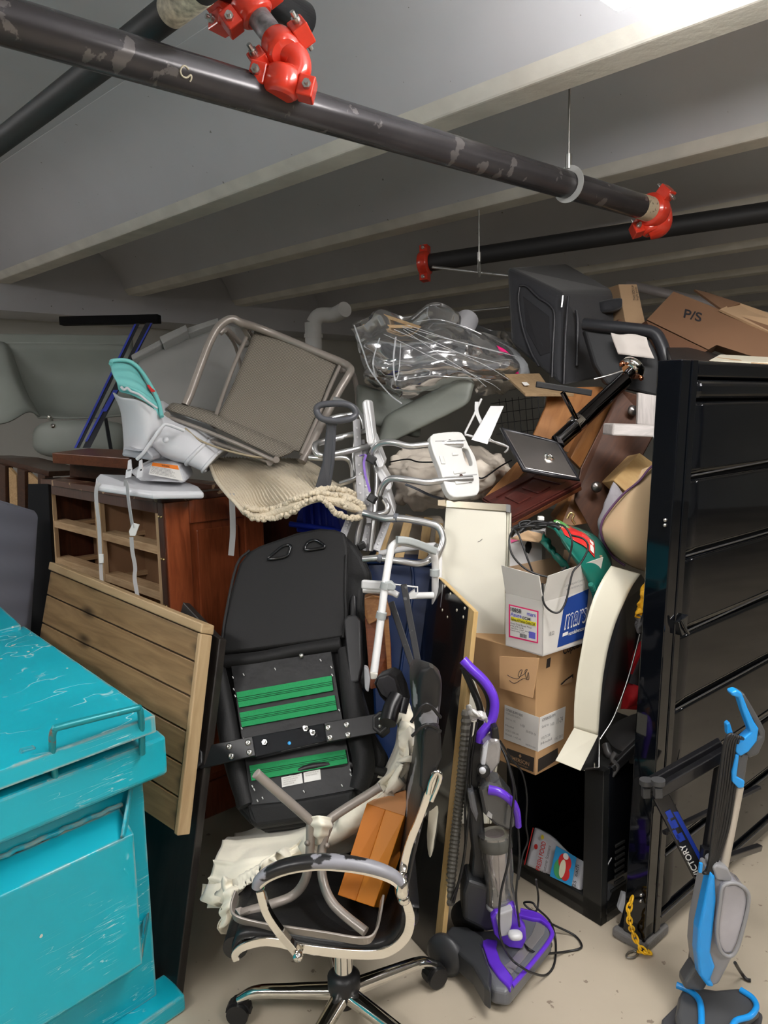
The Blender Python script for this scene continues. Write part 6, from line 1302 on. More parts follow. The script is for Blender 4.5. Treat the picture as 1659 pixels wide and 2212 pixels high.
# body: bin + cyclone head
bb_, bt_ = P(1084, 1955, 2.17), P(1068, 1800, 2.19); axb = (bt_-bb_); Lb = axb.length
build('dust_bin', M().lathe([(0, 0), (.044, 0), (.046, .015), (.042, .05), (.041, .07), (.047, .11), (.049, Lb)], bb_, axb, 32), smoke, vc)
build('inner_cyclone', M().lathe([(.004, .03), (.012, .05), (.028, .11), (.030, Lb)], bb_, axb, 24), mat('cyclone_grey', (.50, .40, .45), .4), vc)
build('bin_collar', M().lathe([(.046, 0), (.0485, .004), (.0485, .012), (.044, .016)], bb_-axb.normalized()*.006, axb, 32), mat('vacuum_silver', (0,)*3), vc)
build('bin_ring', M().lathe([(.048, 0), (.051, .004), (.051, .035), (.048, .04)], bt_-axb.normalized()*.045, axb, 32), mat('ring_grey', (.10, .10, .09), .4), vc)
hd = [(1034, 1705), (1052, 1692), (1085, 1702), (1112, 1735), (1120, 1765), (1116, 1790), (1100, 1795), (1070, 1785), (1045, 1760)]
m = M().prism([P(x, y, 2.135) for x, y in hd], Vector((0, .11, 0))); build('bin_head', m, mat('head_smoke', (.085, .088, .092), .18, coat=.7), vc, bevel=.02, seg=4)
build('head_glint', M().prism([P(x, y, 2.131) for x, y in ((1055, 1752), (1064, 1760), (1062, 1770), (1050, 1762))], Vector((0, .004, 0))), mat('glint_pale', (.5, .5, .5), .3), vc, bevel=.002)  # small pale patch painted as a glint on the smoky head
build('carry_handle', M().tube([P(1056, 1706, 2.13), P(1080, 1712, 2.12), P(1104, 1730, 2.12), P(1116, 1752, 2.13), P(1120, 1785, 2.14)], .0125, 6, 14, taper=lambda t: 1.15-.4*t), vp, vc)
build('spine', M().prism([P(x, y, 2.20) for x, y in ((1008, 1712), (1034, 1705), (1045, 1760), (1050, 1830), (1052, 1900), (1055, 1960), (1010, 1960), (1022, 1850), (1010, 1740))], Vector((0, .07, 0))), vg, vc, bevel=.012, seg=3)
build('side_fin', M().prism([P(x, y, 2.15) for x, y in ((1010, 1712), (1024, 1708), (1034, 1760), (1030, 1780), (1016, 1750))], Vector((0, .05, 0))), vgr, vc, bevel=.008)
build('column', M().prism([P(x, y, 2.22) for x, y in ((1024, 1600), (1042, 1590), (1048, 1640), (1044, 1710), (1012, 1715), (1014, 1640))], Vector((0, .05, 0))), vg, vc, bevel=.01, seg=3)
build('upper_tube', M().tube([P(1030, 1610, 2.25), P(1038, 1540, 2.27), P(1022, 1490, 2.29), P(1000, 1440, 2.30)], .011, 5, 12), black_plastic, vc)
build('handle_loop', M().tube([P(1000, 1425, 2.26), P(1016, 1442, 2.25), P(1045, 1470, 2.24), P(1064, 1500, 2.23), P(1068, 1530, 2.22), P(1060, 1560, 2.21), P(1040, 1585, 2.20), P(1036, 1602, 2.20)], .0145, 7, 16), vp, vc)
build('handle_grip', M().tube([P(1004, 1440, 2.27), P(1040, 1474, 2.255), P(1056, 1503, 2.245), P(1059, 1530, 2.235), P(1052, 1556, 2.225)], .0125, 6, 12), black_plastic, vc)
build('hose', M().tube([P(1008, 1535, 2.24), P(1004, 1600, 2.23), P(995, 1700, 2.22), P(984, 1800, 2.21), P(974, 1900, 2.2), P(972, 1960, 2.19)], .0165, 8, 14, rib=.012), mat('hose_grey', (.11, .105, .09), .45), vc)
build('turbo_tool', M().prism([P(x, y, 2.14) for x, y in ((1046, 1612), (1060, 1600), (1078, 1596), (1084, 1620), (1080, 1650), (1062, 1676), (1050, 1668), (1040, 1640))], Vector((0, .06, 0))), mat('tool_clear', (.30, .285, .28), .15, coat=.8, var=(14, .3)), vc, bevel=.012, seg=3)
build('tool_flank', M().prism([P(x, y, 2.132) for x, y in ((1040, 1640), (1044, 1616), (1056, 1602), (1052, 1630), (1048, 1656), (1038, 1652))], Vector((0, .02, 0))), mat('tool_white', (.62, .64, .68), .3), vc, bevel=.004)
build('tool_wheel', M().lathe([(.008, 0), (.017, .0), (.019, -.01), (.019, -.03), (0, -.03)], P(1046, 1668, 2.12), -FW, 24), black_plastic, vc)
build('tool_wheel_disc', M().lathe([(.010, 0), (.010, .004), (0, .004)], P(1042, 1664, 2.118), -FW, 18), mat('tool_white', (0,)*3), vc)
build('tool_neck', M().prism([P(x, y, 2.15) for x, y in ((1062, 1574), (1076, 1570), (1080, 1600), (1062, 1602))], Vector((0, .04, 0))), black_plastic, vc, bevel=.006)
m = M().grid([[P(1004, 1525, 2.18), P(1015, 1522, 2.17), P(1030, 1532, 2.17), P(1050, 1538, 2.17)], [P(1008, 1540, 2.17), P(1022, 1540, 2.15), P(1036, 1548, 2.15), P(1055, 1552, 2.16)], [P(1018, 1555, 2.18), P(1028, 1556, 2.17), P(1042, 1560, 2.17), P(1052, 1565, 2.17)]], 8, 8, crumple(.008, 40))
build('wad_of_plastic', m, mat('milky_film', (.55, .54, .52), .25, coat=.5), label='crumpled piece of milky plastic film stuck on the vacuum handle', cat='plastic film', solid=.003)
ck = black_plastic
build('cord', M().tube([P(1060, 1572, 2.18), P(1088, 1625, 2.14), P(1100, 1660, 2.12), P(1110, 1710, 2.10), P(1104, 1780, 2.09), P(1098, 1860, 2.08), P(1082, 1930, 2.06), P(1078, 2000, 2.04), P(1086, 2040, 2.02)]+[F(x, y, z) for x, y, z in ((1105, 2072, .11), (1125, 2088, .10), (1150, 2102, .06), (1180, 2106, .006), (1198, 2080, .006), (1200, 2030, .006), (1188, 1990, .05), (1160, 1962, .09), (1150, 1950, .1), (1132, 1950, .09), (1142, 1962, .08), (1158, 1968, .07), (1163, 1940, .10), (1158, 1900, .2))], .0035, 8, 8), ck, vc)
build('cord', M().tube([P(1070, 1590, 2.2), P(1095, 1640, 2.18), P(1112, 1700, 2.17), P(1118, 1770, 2.16), P(1122, 1850, 2.14), P(1115, 1930, 2.12), P(1120, 1985, 2.10)]+[F(x, y, z) for x, y, z in ((1128, 2030, .08), (1145, 2052, .085), (1175, 2060, .04), (1220, 2056, .006), (1250, 2050, .006), (1256, 2040, .006), (1240, 2020, .006), (1200, 2000, .03), (1180, 1990, .05))], .0035, 8, 8), ck, vc)
build('cord', M().tube([P(1080, 1600, 2.26), P(1105, 1640, 2.3), P(1128, 1670, 2.3), P(1138, 1720, 2.3), P(1136, 1780, 2.29), P(1140, 1815, 2.29), P(1128, 1850, 2.27), P(1120, 1900, 2.24)], .003, 6, 8).tube([P(1020, 1560, 2.2), P(1012, 1640, 2.19), P(1005, 1740, 2.17), P(1004, 1840, 2.17), P(980, 1950, 2.17)], .004, 6, 8).tube([P(1030, 1560, 2.2), P(1018, 1650, 2.19), P(1012, 1760, 2.16), P(998, 1880, 2.16), P(975, 1945, 2.17)], .004, 6, 8), ck, vc)
build('comb', M().box(F(1078, 2146, .006), F(1094, 2156, .006)-F(1078, 2146, .006), Vector((.004, .006, 0)), Z*.012).box(F(1080, 2142, .012), RT*.003, Vector((0, .003, 0)), Z*.012).box(F(1085, 2145, .012), RT*.003, Vector((0, .003, 0)), Z*.012).box(F(1090, 2148, .012), RT*.003, Vector((0, .003, 0)), Z*.012), mat('vacuum_white', (0,)*3), label='tiny white comb-like clip on the floor at the vacuum front', cat='clip')
# ================================================================ black corner cabinet with paper bag
crx = thing('black_crate', 'low black open-fronted cabinet on the floor under the brown carton', 'cabinet')
C0 = F(1298, 2002, 0); Cl = F(1100, 1880, 0); Cr = F(1345, 1922, 0)
ul = (Cl-C0).normalized(); ur = Vector((-ul.y, ul.x, 0)); ur = ur if ur.y > 0 else -ur
ht = .54; Ll, Lr = .42, .44
sat = mat('crate_black', (.014, .015, .015), .38)
nf_ = -ur
fm_ = M().box(C0+Z*0, ul*Ll, ur*.03, Z*.075); build('front_sill', fm_, sat, crx, bevel=.003)
build('front_post', M().box(C0, ul*.075, ur*.03, Z*ht), sat, crx, bevel=.003)
build('front_post', M().box(C0+ul*(Ll-.03), ul*.03, ur*.03, Z*ht), sat, crx, bevel=.003)
build('floor_panel', M().box(C0+Z*.03, ul*Ll, ur*Lr, Z*.02), sat, crx)
build('back_panel', M().box(C0+ur*(Lr-.01), ul*Ll, ur*.01, Z*ht), black_gloss, crx)
build('left_panel', M().box(C0+ul*(Ll-.01)+ur*.03, ul*.01, ur*(Lr-.03), Z*ht), black_gloss, crx)
build('top_panel', M().box(C0+Z*(ht-.02), ul*Ll, ur*Lr, Z*.02), sat, crx, bevel=.003)
build('right_panel', M().box(C0+ur*.03, ul*.012, ur*(Lr-.03), Z*ht), black_gloss, crx, bevel=.002)
sp = build('vent_slots', M().box(C0+ur*.05+Z*.10-ul*.002, ul*.002, ur*.2, Z*.008), sat, crx)
for j in range(7):
    for i2 in range(2): build('vent_slot', M().box(C0+ur*(.07+i2*.08)+Z*(.12+j*.022)-ul*.003, ul*.003, ur*.05, Z*.009), mat('slot_dark', (.03, .03, .03), .5), crx)
build('foot', M().box(C0+ul*.02+ur*.02-Z*0, ul*.04, ur*.04, Z*.02), sat, crx)
# flyer-like bag in cabinet
fq = quadmap(C0+ul*.385+ur*.05+Z*.235, C0+ul*.10+ur*.05+Z*.20, C0+ul*.085+ur*.035+Z*.07, C0+ul*.385+ur*.035+Z*.07)
fq = quadmap(P(1155, 1788, 2.60), P(1262, 1850, 2.44), P(1250, 1922, 2.40), P(1136, 1868, 2.56))
fl_ = thing('grocery_bag', 'white printed paper grocery bag with a blue picture, lying in the low black cabinet', 'bag')
nq = (fq(1, 0)-fq(0, 0)).cross(fq(0, 0)-fq(0, 1)).normalized(); nq = nq if nq.dot(CAM-fq(.5, .5)) > 0 else -nq
build('bag_face', M().grid([[fq(u, v)+Vector((0, 0, -.02*(v == 0)*(u > .4)))-nq*.01*math.sin(u*3) for u in (0, .33, .66, 1)] for v in (0, .5, 1)], 6, 6, crumple(.002, 25)), mat('bag_white', (.66, .67, .72), .5), fl_, solid=-.03)
def lp(u0, v0, u1, v1, mt, nm, off=.012): return build(nm, patch(fq, u0, v0, u1, v1, off), mt, fl_)
pic = lp(.50, .12, .90, .98, mat('print_blue', (.03, .30, .62), .5), 'printed_picture')
redp = mat('print_red', (.60, .03, .03), .5); 
def oval(cu_, cv_, ru, rv, mt, nm, off, par, n_=22): return build(nm, M().prism([fq(cu_+ru*math.cos(a), cv_+rv*math.sin(a))+nq*off for a in [i*2*math.pi/n_ for i in range(n_)]], -nq*.0005), mt, par)
oval(.66, .66, .12, .28, mat('print_green', (.06, .35, .12), .6), 'green_patch', .0135, pic)
oval(.72, .42, .12, .24, redp, 'red_patch', .0145, pic); oval(.76, .72, .08, .2, redp, 'red_patch', .0140, pic)
oval(.70, .62, .055, .26, mat('print_cream', (.7, .68, .5), .6), 'pale_patch', .0155, pic); oval(.72, .25, .05, .09, paper, 'white_patch', .0155, pic)
build('stripe', patch(fq, .0, .0, .018, 1, .0125), redp, fl_); build('stripe', patch(fq, .03, .0, .04, 1, .0125), ink, fl_)
oval(.14, .42, .035, .07, redp, 'emblem', .0125, fl_); oval(.22, .10, .03, .06, mat('print_yellow', (.8, .65, .05), .6), 'yellow_dot', .0125, fl_)
tq = lambda u0, v0, u1, v1: quadmap(fq(u0, v1), fq(u0, v0), fq(u1, v0), fq(u1, v1))
text_on(tq(.22, .18, .32, .98), [('FRESH FOOD', 0, .1, 1, .9, 1)], fl_, redp, 'lettering', .0135, nq)
text_on(tq(.35, .2, .42, .98), [('Customer Statement', 0, .1, 1, .9)], fl_, ink, 'lettering', .0135, nq)
text_on(tq(.90, .3, .98, .95), [('25  each', 0, .2, 1, .9)], fl_, ink, 'lettering', .0135, nq)
# ================================================================ brown carton
bx = thing('carton', 'brown cardboard carton with white shipping label, standing on the low black cabinet', 'cardboard box')
bc0 = F(1157, 1676, ht+.001); zt2 = P(1166, 1410, bc0.y).z
blf = F(1062, 1636, ht+.001); ulb = (blf-bc0).normalized(); urb = Vector((-ulb.y, ulb.x, 0)); urb = urb if urb.y > 0 else -urb
Hb = zt2-ht-.002
Lb_, Rb_ = .30, .30
build('body', M().box(bc0, ulb*Lb_, urb*Rb_, Z*Hb), cardboard, bx, bevel=.003)
qL = quadmap(bc0+ulb*Lb_+Z*Hb, bc0+Z*Hb, bc0, bc0+ulb*Lb_); qR = quadmap(bc0+Z*Hb, bc0+urb*Rb_+Z*Hb, bc0+urb*Rb_, bc0)
def facepx(q_o, n, x, y, off=.0):
    dd = ray(x, y); s = (q_o+n*off-CAM).dot(n)/dd.dot(n); return CAM+dd*s
nL, nR = -urb, -ulb
def pq(o, n, pts, off=.002): return [facepx(o, n, x, y, off) for x, y in pts]
m = M().prism(pq(bc0, nL, ((1079, 1418), (1164, 1422), (1150, 1508), (1079, 1486)), .028), -nL*.004); build('front_flap', m, mat('cardboard_flap', (.62, .38, .19), .8, bump=(60, .1, .003)), bx)
sc3 = pq(bc0, nL, ((1096, 1458), (1104, 1463), (1120, 1466), (1128, 1448), (1122, 1450), (1120, 1462), (1134, 1455), (1139, 1446), (1134, 1450), (1138, 1466), (1141, 1452), (1142, 1468), (1130, 1466), (1112, 1476), (1100, 1470)), .0285)
build('scribble', M().tube(sc3, .0009, 5, 5), ink, bx)
lw = pq(bc0, nL, ((1090, 1522), (1164, 1550), (1162, 1624), (1088, 1596)), .0015); la = build('shipping_label', M().prism(lw, -nL*.0008), paper, bx)
Q = quadmap(*[p for p in lw])
fi = mat('grey_ink', (.22, .22, .22), .7)
text_on(Q, [('CP30K3E-PFV-830', .06, .08, .55, .15, 1), ('COPELAND SCROLL', .06, .19, .5, .24), ('Serial no. 15C', .06, .34, .35, .39), ('R-410A', .5, .36, .62, .44), ('Model', .06, .54, .3, .59), ('VOLTS 208-230', .06, .68, .45, .73), ('PHASE 1 HZ 60', .06, .80, .52, .85), ('LRA 83 RLA 15.4', .66, .48, .94, .55), ('MADE IN USA', .66, .88, .94, .93)], la, fi, 'lettering', .002, nL)
lw = pq(bc0, nR, ((1166, 1550), (1222, 1526), (1217, 1596), (1162, 1624)), .0015); lb2 = build('shipping_label', M().prism(lw, -nR*.0008), paper, bx)
Q2 = quadmap(*lw); text_on(Q2, [('CP30K3E-PFV', .08, .06, .6, .14, 1), ('Serial no.', .08, .26, .35, .34), ('R-410A', .42, .30, .56, .40), ('VOLTS 208', .08, .6, .42, .68), ('Model', .08, .76, .5, .83), ('15C 2021', .62, .82, .95, .9), ('11-24', .66, .25, .9, .42)], lb2, fi, 'lettering', .002, nR)
dk2 = mat('print_dark_brown', (.035, .028, .024), .7)
lw = pq(bc0, nL, ((1095, 1616), (1154, 1637), (1152, 1668), (1094, 1645)), .0012); dl = build('printed_panel', M().prism(lw, -nL*.0006), dk2, bx); Q3 = quadmap(*lw)
text_on(Q3, [('EMERSON', .15, .42, .85, .68, 1), ('Climate Technologies', .18, .74, .82, .86)], dl, mat('print_tan', (.42, .26, .14), .7), 'lettering', .0016, nL)
build('logo_mark', M().prism([Q3(.5+a*.05, .22+b_*.14)+nL*.0008 for a, b_ in ((0, -1), (1, 0), (0, 1), (-1, 0))], -nL*.0003), mat('print_tan', (0,)*3), dl)
lw = pq(bc0, nR, ((1163, 1640), (1205, 1616), (1206, 1640), (1162, 1668)), .0012); build('printed_panel', M().prism(lw, -nR*.0006), dk2, bx)
lw = pq(bc0, nR, ((1216, 1398), (1262, 1376), (1262, 1392), (1216, 1414)), .0012); text_on(quadmap(*lw), [('Copeland', 0, 0, 1, 1, 1)], bx, ink, 'lettering', .001, nR)
lw = pq(bc0, nR, ((1182, 1424), (1190, 1420), (1188, 1440), (1180, 1444)), .0012); build('arrow_mark', M().prism(lw, -nR*.0006), dk2, bx)
tr = pq(bc0, nR, ((1211, 1478), (1222, 1468), (1238, 1456), (1238, 1464), (1228, 1472), (1214, 1480)), .0015); build('torn_spot', M().prism(tr, -nR*.001), mat('print_dark_brown', (0,)*3), bx)
tr = pq(bc0, nR, ((1214, 1480), (1224, 1470), (1236, 1462), (1237, 1472), (1224, 1477), (1215, 1480)), .003); build('torn_flap', M().prism(tr, -nR*.001), mat('carton_tan', (0,)*3), bx)
# ================================================================ white printed carton on top
wb = thing('printed_carton', 'open white carton with a big blue logo panel, standing on the brown carton', 'cardboard box')
wz = zt2+.003; wc = F(1172, 1418, wz); wl = F(1092, 1394, wz); ulw = (wl-wc).normalized(); urw = Vector((-ulw.y, ulw.x, 0)); urw = urw if urw.y > 0 else -urw
wz2 = P(1176, 1300, wc.y).z; Hw = wz2-wz; wz3 = P(1176, 1242, wc.y).z
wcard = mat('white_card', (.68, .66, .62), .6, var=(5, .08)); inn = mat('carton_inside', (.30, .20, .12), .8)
Lw, Rw = (wl-wc).length, .27
nL2, nR2 = -urw, -ulw; th_ = .004
build('front_wall', M().box(wc, ulw*Lw, urw*th_, Z*Hw), wcard, wb, bevel=.001); build('right_wall', M().box(wc, urw*Rw, ulw*th_, Z*Hw), wcard, wb, bevel=.001)
build('left_wall', M().box(wc+ulw*(Lw-th_), urw*Rw, ulw*th_, Z*Hw), wcard, wb); build('back_wall', M().box(wc+urw*(Rw-th_), ulw*Lw, urw*th_, Z*Hw), wcard, wb)
build('bottom', M().box(wc, ulw*Lw, urw*Rw, Z*th_), wcard, wb)
mf = M().prism([wc+Z*Hw, wc+ulw*Lw+Z*Hw, wc+ulw*(Lw+.0)+Z*(wz3-wz+.01)+nL2*.02, wc+ulw*.0+Z*(wz3-wz)+nL2*.02], -nL2*.003); build('front_flap', mf, wcard, wb)
mf = M().prism([wc+Z*Hw, wc+urw*Rw+Z*Hw, wc+urw*Rw+Z*(wz3-wz+.02)+nR2*.02, wc+Z*(wz3-wz)+nR2*.02], -nR2*.003); build('right_flap', mf, wcard, wb)
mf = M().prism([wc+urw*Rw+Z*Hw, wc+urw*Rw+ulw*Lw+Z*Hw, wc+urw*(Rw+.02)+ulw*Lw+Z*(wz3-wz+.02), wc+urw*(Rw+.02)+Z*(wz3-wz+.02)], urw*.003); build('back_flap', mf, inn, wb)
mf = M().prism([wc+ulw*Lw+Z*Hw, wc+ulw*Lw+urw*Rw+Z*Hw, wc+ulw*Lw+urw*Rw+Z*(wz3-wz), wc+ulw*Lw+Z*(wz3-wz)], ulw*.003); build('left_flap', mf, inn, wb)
pk = mat('label_pink', (.80, .02, .16), .6)
lq = pq(wc, nL2, ((1099, 1305), (1163, 1320), (1162, 1390), (1099, 1376)), .0012); lb_ = build('product_label', M().prism(lq, -nL2*.0006), pk, wb)
lq2 = pq(wc, nL2, ((1102, 1308.5), (1160, 1322.5), (1159, 1386.5), (1102, 1373)), .0020); build('label_field', M().prism(lq2, -nL2*.0006), paper, lb_); Q = quadmap(*lq2)
text_on(Q, [('10858', .04, .03, .44, .16, 1), ('ECM', .5, .24, .78, .33, 1), ('MOTOR', .0+.04, .62, .55, .67), ('Direct Drive Blower Motor', .04, .52, .85, .59), ('208/230V 1/2HP  60Hz', .04, .70, .75, .74), ('Reversible  5.5"', .04, .77, .6, .81)], lb_, ink, 'lettering', .0032, nL2)
text_on(Q, [('Azure', .04, .19, .46, .31, 1), ('mars', .66, .04, .98, .17, 1)], lb_, mat('label_blue', (.12, .12, .55), .6), 'lettering', .0032, nL2)
build('label_band', M().prism([Q(.04, .35)+nL2*.001, Q(.98, .35)+nL2*.001, Q(.98, .48)+nL2*.001, Q(.04, .48)+nL2*.001], -nL2*.0004), mat('label_yellow', (.85, .75, .02), .6), lb_)
text_on(Q, [('Replaces All Premium Quality ECM', .06, .37, .95, .46, 1)], lb_, ink, 'lettering', .0038, nL2)
build('label_picture', M().prism([Q(.72, .70)+nL2*.001, Q(.96, .70)+nL2*.001, Q(.96, .92)+nL2*.001, Q(.72, .92)+nL2*.001], -nL2*.0004), mat('label_blue', (0,)*3), lb_)
brc = M()
for i in range(9): brc.prism([Q(.38+i*.03, .84)+nL2*.0008, Q(.38+i*.03+.012+.006*(i % 2), .84)+nL2*.0008, Q(.38+i*.03+.012+.006*(i % 2), .97)+nL2*.0008, Q(.38+i*.03, .97)+nL2*.0008], -nL2*.0003)
build('barcode', brc, ink, lb_)
lq = pq(wc, nR2, ((1221, 1294), (1272, 1272), (1262, 1378), (1204, 1399)), .0012); bl_p = build('blue_logo_panel', M().prism(lq, -nR2*.0006), mat('logo_blue', (.015, .055, .27), .5), wb); Q = quadmap(*lq)
text_on(Q, [('mars', .14, .20, .98, .66, 1)], bl_p, paper, 'lettering', .0016, nR2)
text_on(Q, [('mars', .165, .235, .95, .63)], bl_p, mat('logo_blue', (0,)*3), 'lettering_inline', .0022, nR2)
text_on(Q, [('marsdelivers.com', .34, .74, .98, .82, 1)], bl_p, paper, 'lettering', .0016, nR2)
build('logo_bar', M().prism([Q(.12, .73)+nR2*.001, Q(.32, .73)+nR2*.001, Q(.32, .80)+nR2*.001, Q(.12, .80)+nR2*.001], -nR2*.0004), paper, bl_p)
lq = pq(wc, nR2, ((1186, 1366), (1197, 1362), (1197, 1370), (1186, 1374)), .0012); text_on(quadmap(*lq), [('10.22', 0, 0, 1, 1)], wb, fi, 'lettering', .0006, nR2)
lq = pq(wc, nR2, ((1212, 1262), (1256, 1246), (1256, 1262), (1212, 1276)), .012); text_on(quadmap(*lq), [('Carton Recycled Content', 0, 0, 1, .4), ('www.marsdelivers.com', .1, .6, .9, 1)], wb, fi, 'lettering', .012, nR2)
# small white carton behind
sw = thing('document_box', 'smaller white box with a hand hole standing behind the open printed carton', 'box')
sp_ = plane((1100, 1165, 2.55), (1172, 1175, 2.62), (1100, 1240, 2.52))
build('body', M().prism([sp_(1102, 1168), sp_(1172, 1158), sp_(1168, 1330), sp_(1100, 1330)], Vector((.05, .18, 0))), mat('box_white', (.62, .61, .60), .6), sw, bevel=.002)
build('lid', M().prism([P(1104, 1165, 2.5), P(1140, 1148, 2.6), P(1182, 1158, 2.6), P(1165, 1172, 2.55)], Z*.004), mat('carton_tan', (0,)*3), sw)
build('pink_tape', M().prism([sp_(1102, 1165, .002), sp_(1122, 1160, .002), sp_(1122, 1166, .002), sp_(1103, 1173, .002)], -sp_.n*.001), mat('tape_pink', (.75, .12, .3), .6), sw)
build('hand_hole', M().prism([sp_(x, y, .002) for x, y in ((1134, 1178), (1139, 1168), (1147, 1172), (1148, 1182), (1142, 1196), (1135, 1192))], -sp_.n*.002), mat('void_black', (0,)*3), sw)
build('printed_line', M().prism([sp_(1108, 1237, .001), sp_(1160, 1219, .001), sp_(1160, 1220.5, .001), sp_(1108, 1238.5, .001)], -sp_.n*.001), ink, sw)
# green ribbed bag / mat with red label
gb = thing('green_mat', 'rolled dark green rubber sheet with a red printed label, on top of the white carton', 'sheet')
gm = mat('green_rubber', (.006, .14, .105), .45, bump=(10, .2, .005))
rows = [[P(1165, 1128, 2.72), P(1200, 1128, 2.70), P(1250, 1140, 2.70), P(1290, 1160, 2.70), P(1318, 1195, 2.68)],
        [P(1180, 1132, 2.52), P(1215, 1140, 2.48), P(1262, 1152, 2.48), P(1295, 1180, 2.50), P(1322, 1220, 2.56)],
        [P(1200, 1140, 2.42), P(1225, 1165, 2.38), P(1262, 1190, 2.38), P(1292, 1222, 2.40), P(1312, 1250, 2.46)],
        [P(1208, 1155, 2.38), P(1232, 1190, 2.34), P(1258, 1220, 2.34), P(1280, 1255, 2.36), P(1296, 1282, 2.40)],
        [P(1214, 1172, 2.38), P(1236, 1205, 2.35), P(1256, 1232, 2.35), P(1275, 1265, 2.36), P(1290, 1296, 2.40)]]
build('sheet', M().grid(rows, 10, 10), gm, gb, solid=-.008)
rows = [[P(1178, 1150, 2.55), P(1200, 1180, 2.5), P(1225, 1215, 2.48)], [P(1172, 1168, 2.48), P(1192, 1190, 2.44), P(1222, 1222, 2.42)], [P(1178, 1185, 2.50), P(1205, 1212, 2.46), P(1235, 1236, 2.44)], [P(1186, 1198, 2.56), P(1215, 1226, 2.5), P(1240, 1240, 2.5)]]
build('inner_fold', M().grid(rows, 8, 8, crumple(.010, 20)), gm, gb, solid=-.006)
build('ribbed_edge', M().tube([P(1276, 1262, 2.345), P(1284, 1280, 2.37), P(1288, 1300, 2.39)], .010, 8, 8, rib=.008), gm, gb)
# label follows the sheet: sample of the surface
def surf(rows, u, v, off):
    cs_ = [cr(r_, 16) for r_ in rows]; k_ = min(len(cs_[0])-1, int(v*(len(cs_[0])-1))); col = cr([c[k_] for c in cs_], 16); p = col[min(len(col)-1, int(u*(len(col)-1)))]
    return p+(CAM-p).normalized()*off
R0 = [[P(1165, 1128, 2.72), P(1200, 1128, 2.70), P(1250, 1140, 2.70), P(1290, 1160, 2.70), P(1318, 1195, 2.68)],
        [P(1180, 1132, 2.52), P(1215, 1140, 2.48), P(1262, 1152, 2.48), P(1295, 1180, 2.50), P(1322, 1220, 2.56)],
        [P(1200, 1140, 2.42), P(1225, 1165, 2.38), P(1262, 1190, 2.38), P(1292, 1222, 2.40), P(1312, 1250, 2.46)],
        [P(1208, 1155, 2.38), P(1232, 1190, 2.34), P(1258, 1220, 2.34), P(1280, 1255, 2.36), P(1296, 1282, 2.40)]]
u_ = [.10, .30, .50, .70]; v_ = [.22, .38, .54, .68]
lab = build('red_label', M().grid([[surf(R0, .12, .22, .008), surf(R0, .12, .36, .008), surf(R0, .14, .5, .008), surf(R0, .18, .62, .008)], [surf(R0, .35, .22, .008), surf(R0, .35, .36, .008), surf(R0, .38, .5, .008), surf(R0, .4, .66, .008)], [surf(R0, .58, .24, .008), surf(R0, .6, .38, .008), surf(R0, .6, .52, .008), surf(R0, .62, .68, .008)]], 6, 6), mat('label_red', (.72, .03, .03), .35, coat=.3, var=(12, .2)), gb, solid=.001)
lc_ = surf(R0, .30, .28, .014); eg_ = quadmap(lc_-RT*.032+UP*.032, lc_+RT*.028+UP*.0, lc_+RT*.030-UP*.028, lc_-RT*.03+UP*.004)
build('label_emblem', M().prism([eg_(.5+.5*math.cos(a), .5+.55*math.sin(a)) for a in [i*math.pi/10 for i in range(20)]], UP*.0+FW*.001), mat('emblem_green', (.08, .30, .06), .4), lab)
text_on(eg_, [('Oasis', .12, .2, .9, .8, 1)], lab, paper, 'lettering', .002)
for i in range(5):
    a_ = surf(R0, .22+.09*i, .48, .012); b_ = surf(R0, .22+.09*i, .60, .012); build('printed_line', M().bar(a_, b_, .002, .0005), mat('label_cream', (.7, .55, .3), .6), lab)
build('white_patch', M().prism([surf(R0, .40, .58, .014), surf(R0, .40, .65, .014), surf(R0, .58, .67, .014), surf(R0, .58, .60, .014)], FW*.001), paper, lab)
# black loose cable
cb = thing('black_cable', 'thin black cable looping over the white printed carton and the green sheet', 'cable')
build('cable', M().tube([P(1105, 1145, 2.5), P(1130, 1138, 2.46), P(1170, 1132, 2.42), P(1215, 1135, 2.36), P(1235, 1165, 2.32), P(1232, 1195, 2.32), P(1227, 1216, 2.33)], .0032, 8, 8).tube([P(1180, 1135, 2.44), P(1120, 1140, 2.42), P(1101, 1160, 2.36), P(1105, 1195, 2.33), P(1130, 1225, 2.32), P(1165, 1242, 2.31), P(1200, 1245, 2.31), P(1222, 1225, 2.31)], .0032, 8, 8).tube([P(1105, 1140, 2.44), P(1120, 1155, 2.36), P(1135, 1195, 2.33), P(1150, 1235, 2.32), P(1156, 1255, 2.33)], .0032, 8, 8).tube([P(1230, 1155, 2.34), P(1262, 1165, 2.31), P(1270, 1185, 2.30), P(1255, 1215, 2.29), P(1238, 1235, 2.28), P(1230, 1265, 2.27), P(1222, 1300, 2.26), P(1208, 1322, 2.25), P(1190, 1320, 2.25), P(1174, 1300, 2.25), P(1172, 1260, 2.27)], .0032, 8, 8).tube([P(1122, 1150, 2.45), P(1150, 1128, 2.46), P(1185, 1132, 2.44), P(1210, 1142, 2.42)], .006, 8, 8), black_plastic, cb)
build('wire_bundle', M().tube([P(1110, 1140, 2.48), P(1135, 1132, 2.47), P(1160, 1140, 2.46), P(1190, 1130, 2.46), P(1206, 1140, 2.46)], .007, 8, 8).tube([P(1130, 1150, 2.46), P(1122, 1130, 2.47), P(1145, 1126, 2.47), P(1150, 1145, 2.46)], .004, 8, 8), black_plastic, cb)
build('white_plug', M().box(P(1163, 1125, 2.5), RT*.02, UP*.014, Vector((0, .02, 0))), white_plastic, label='small white plug among the black cables above the carton', cat='plug', bevel=.003)
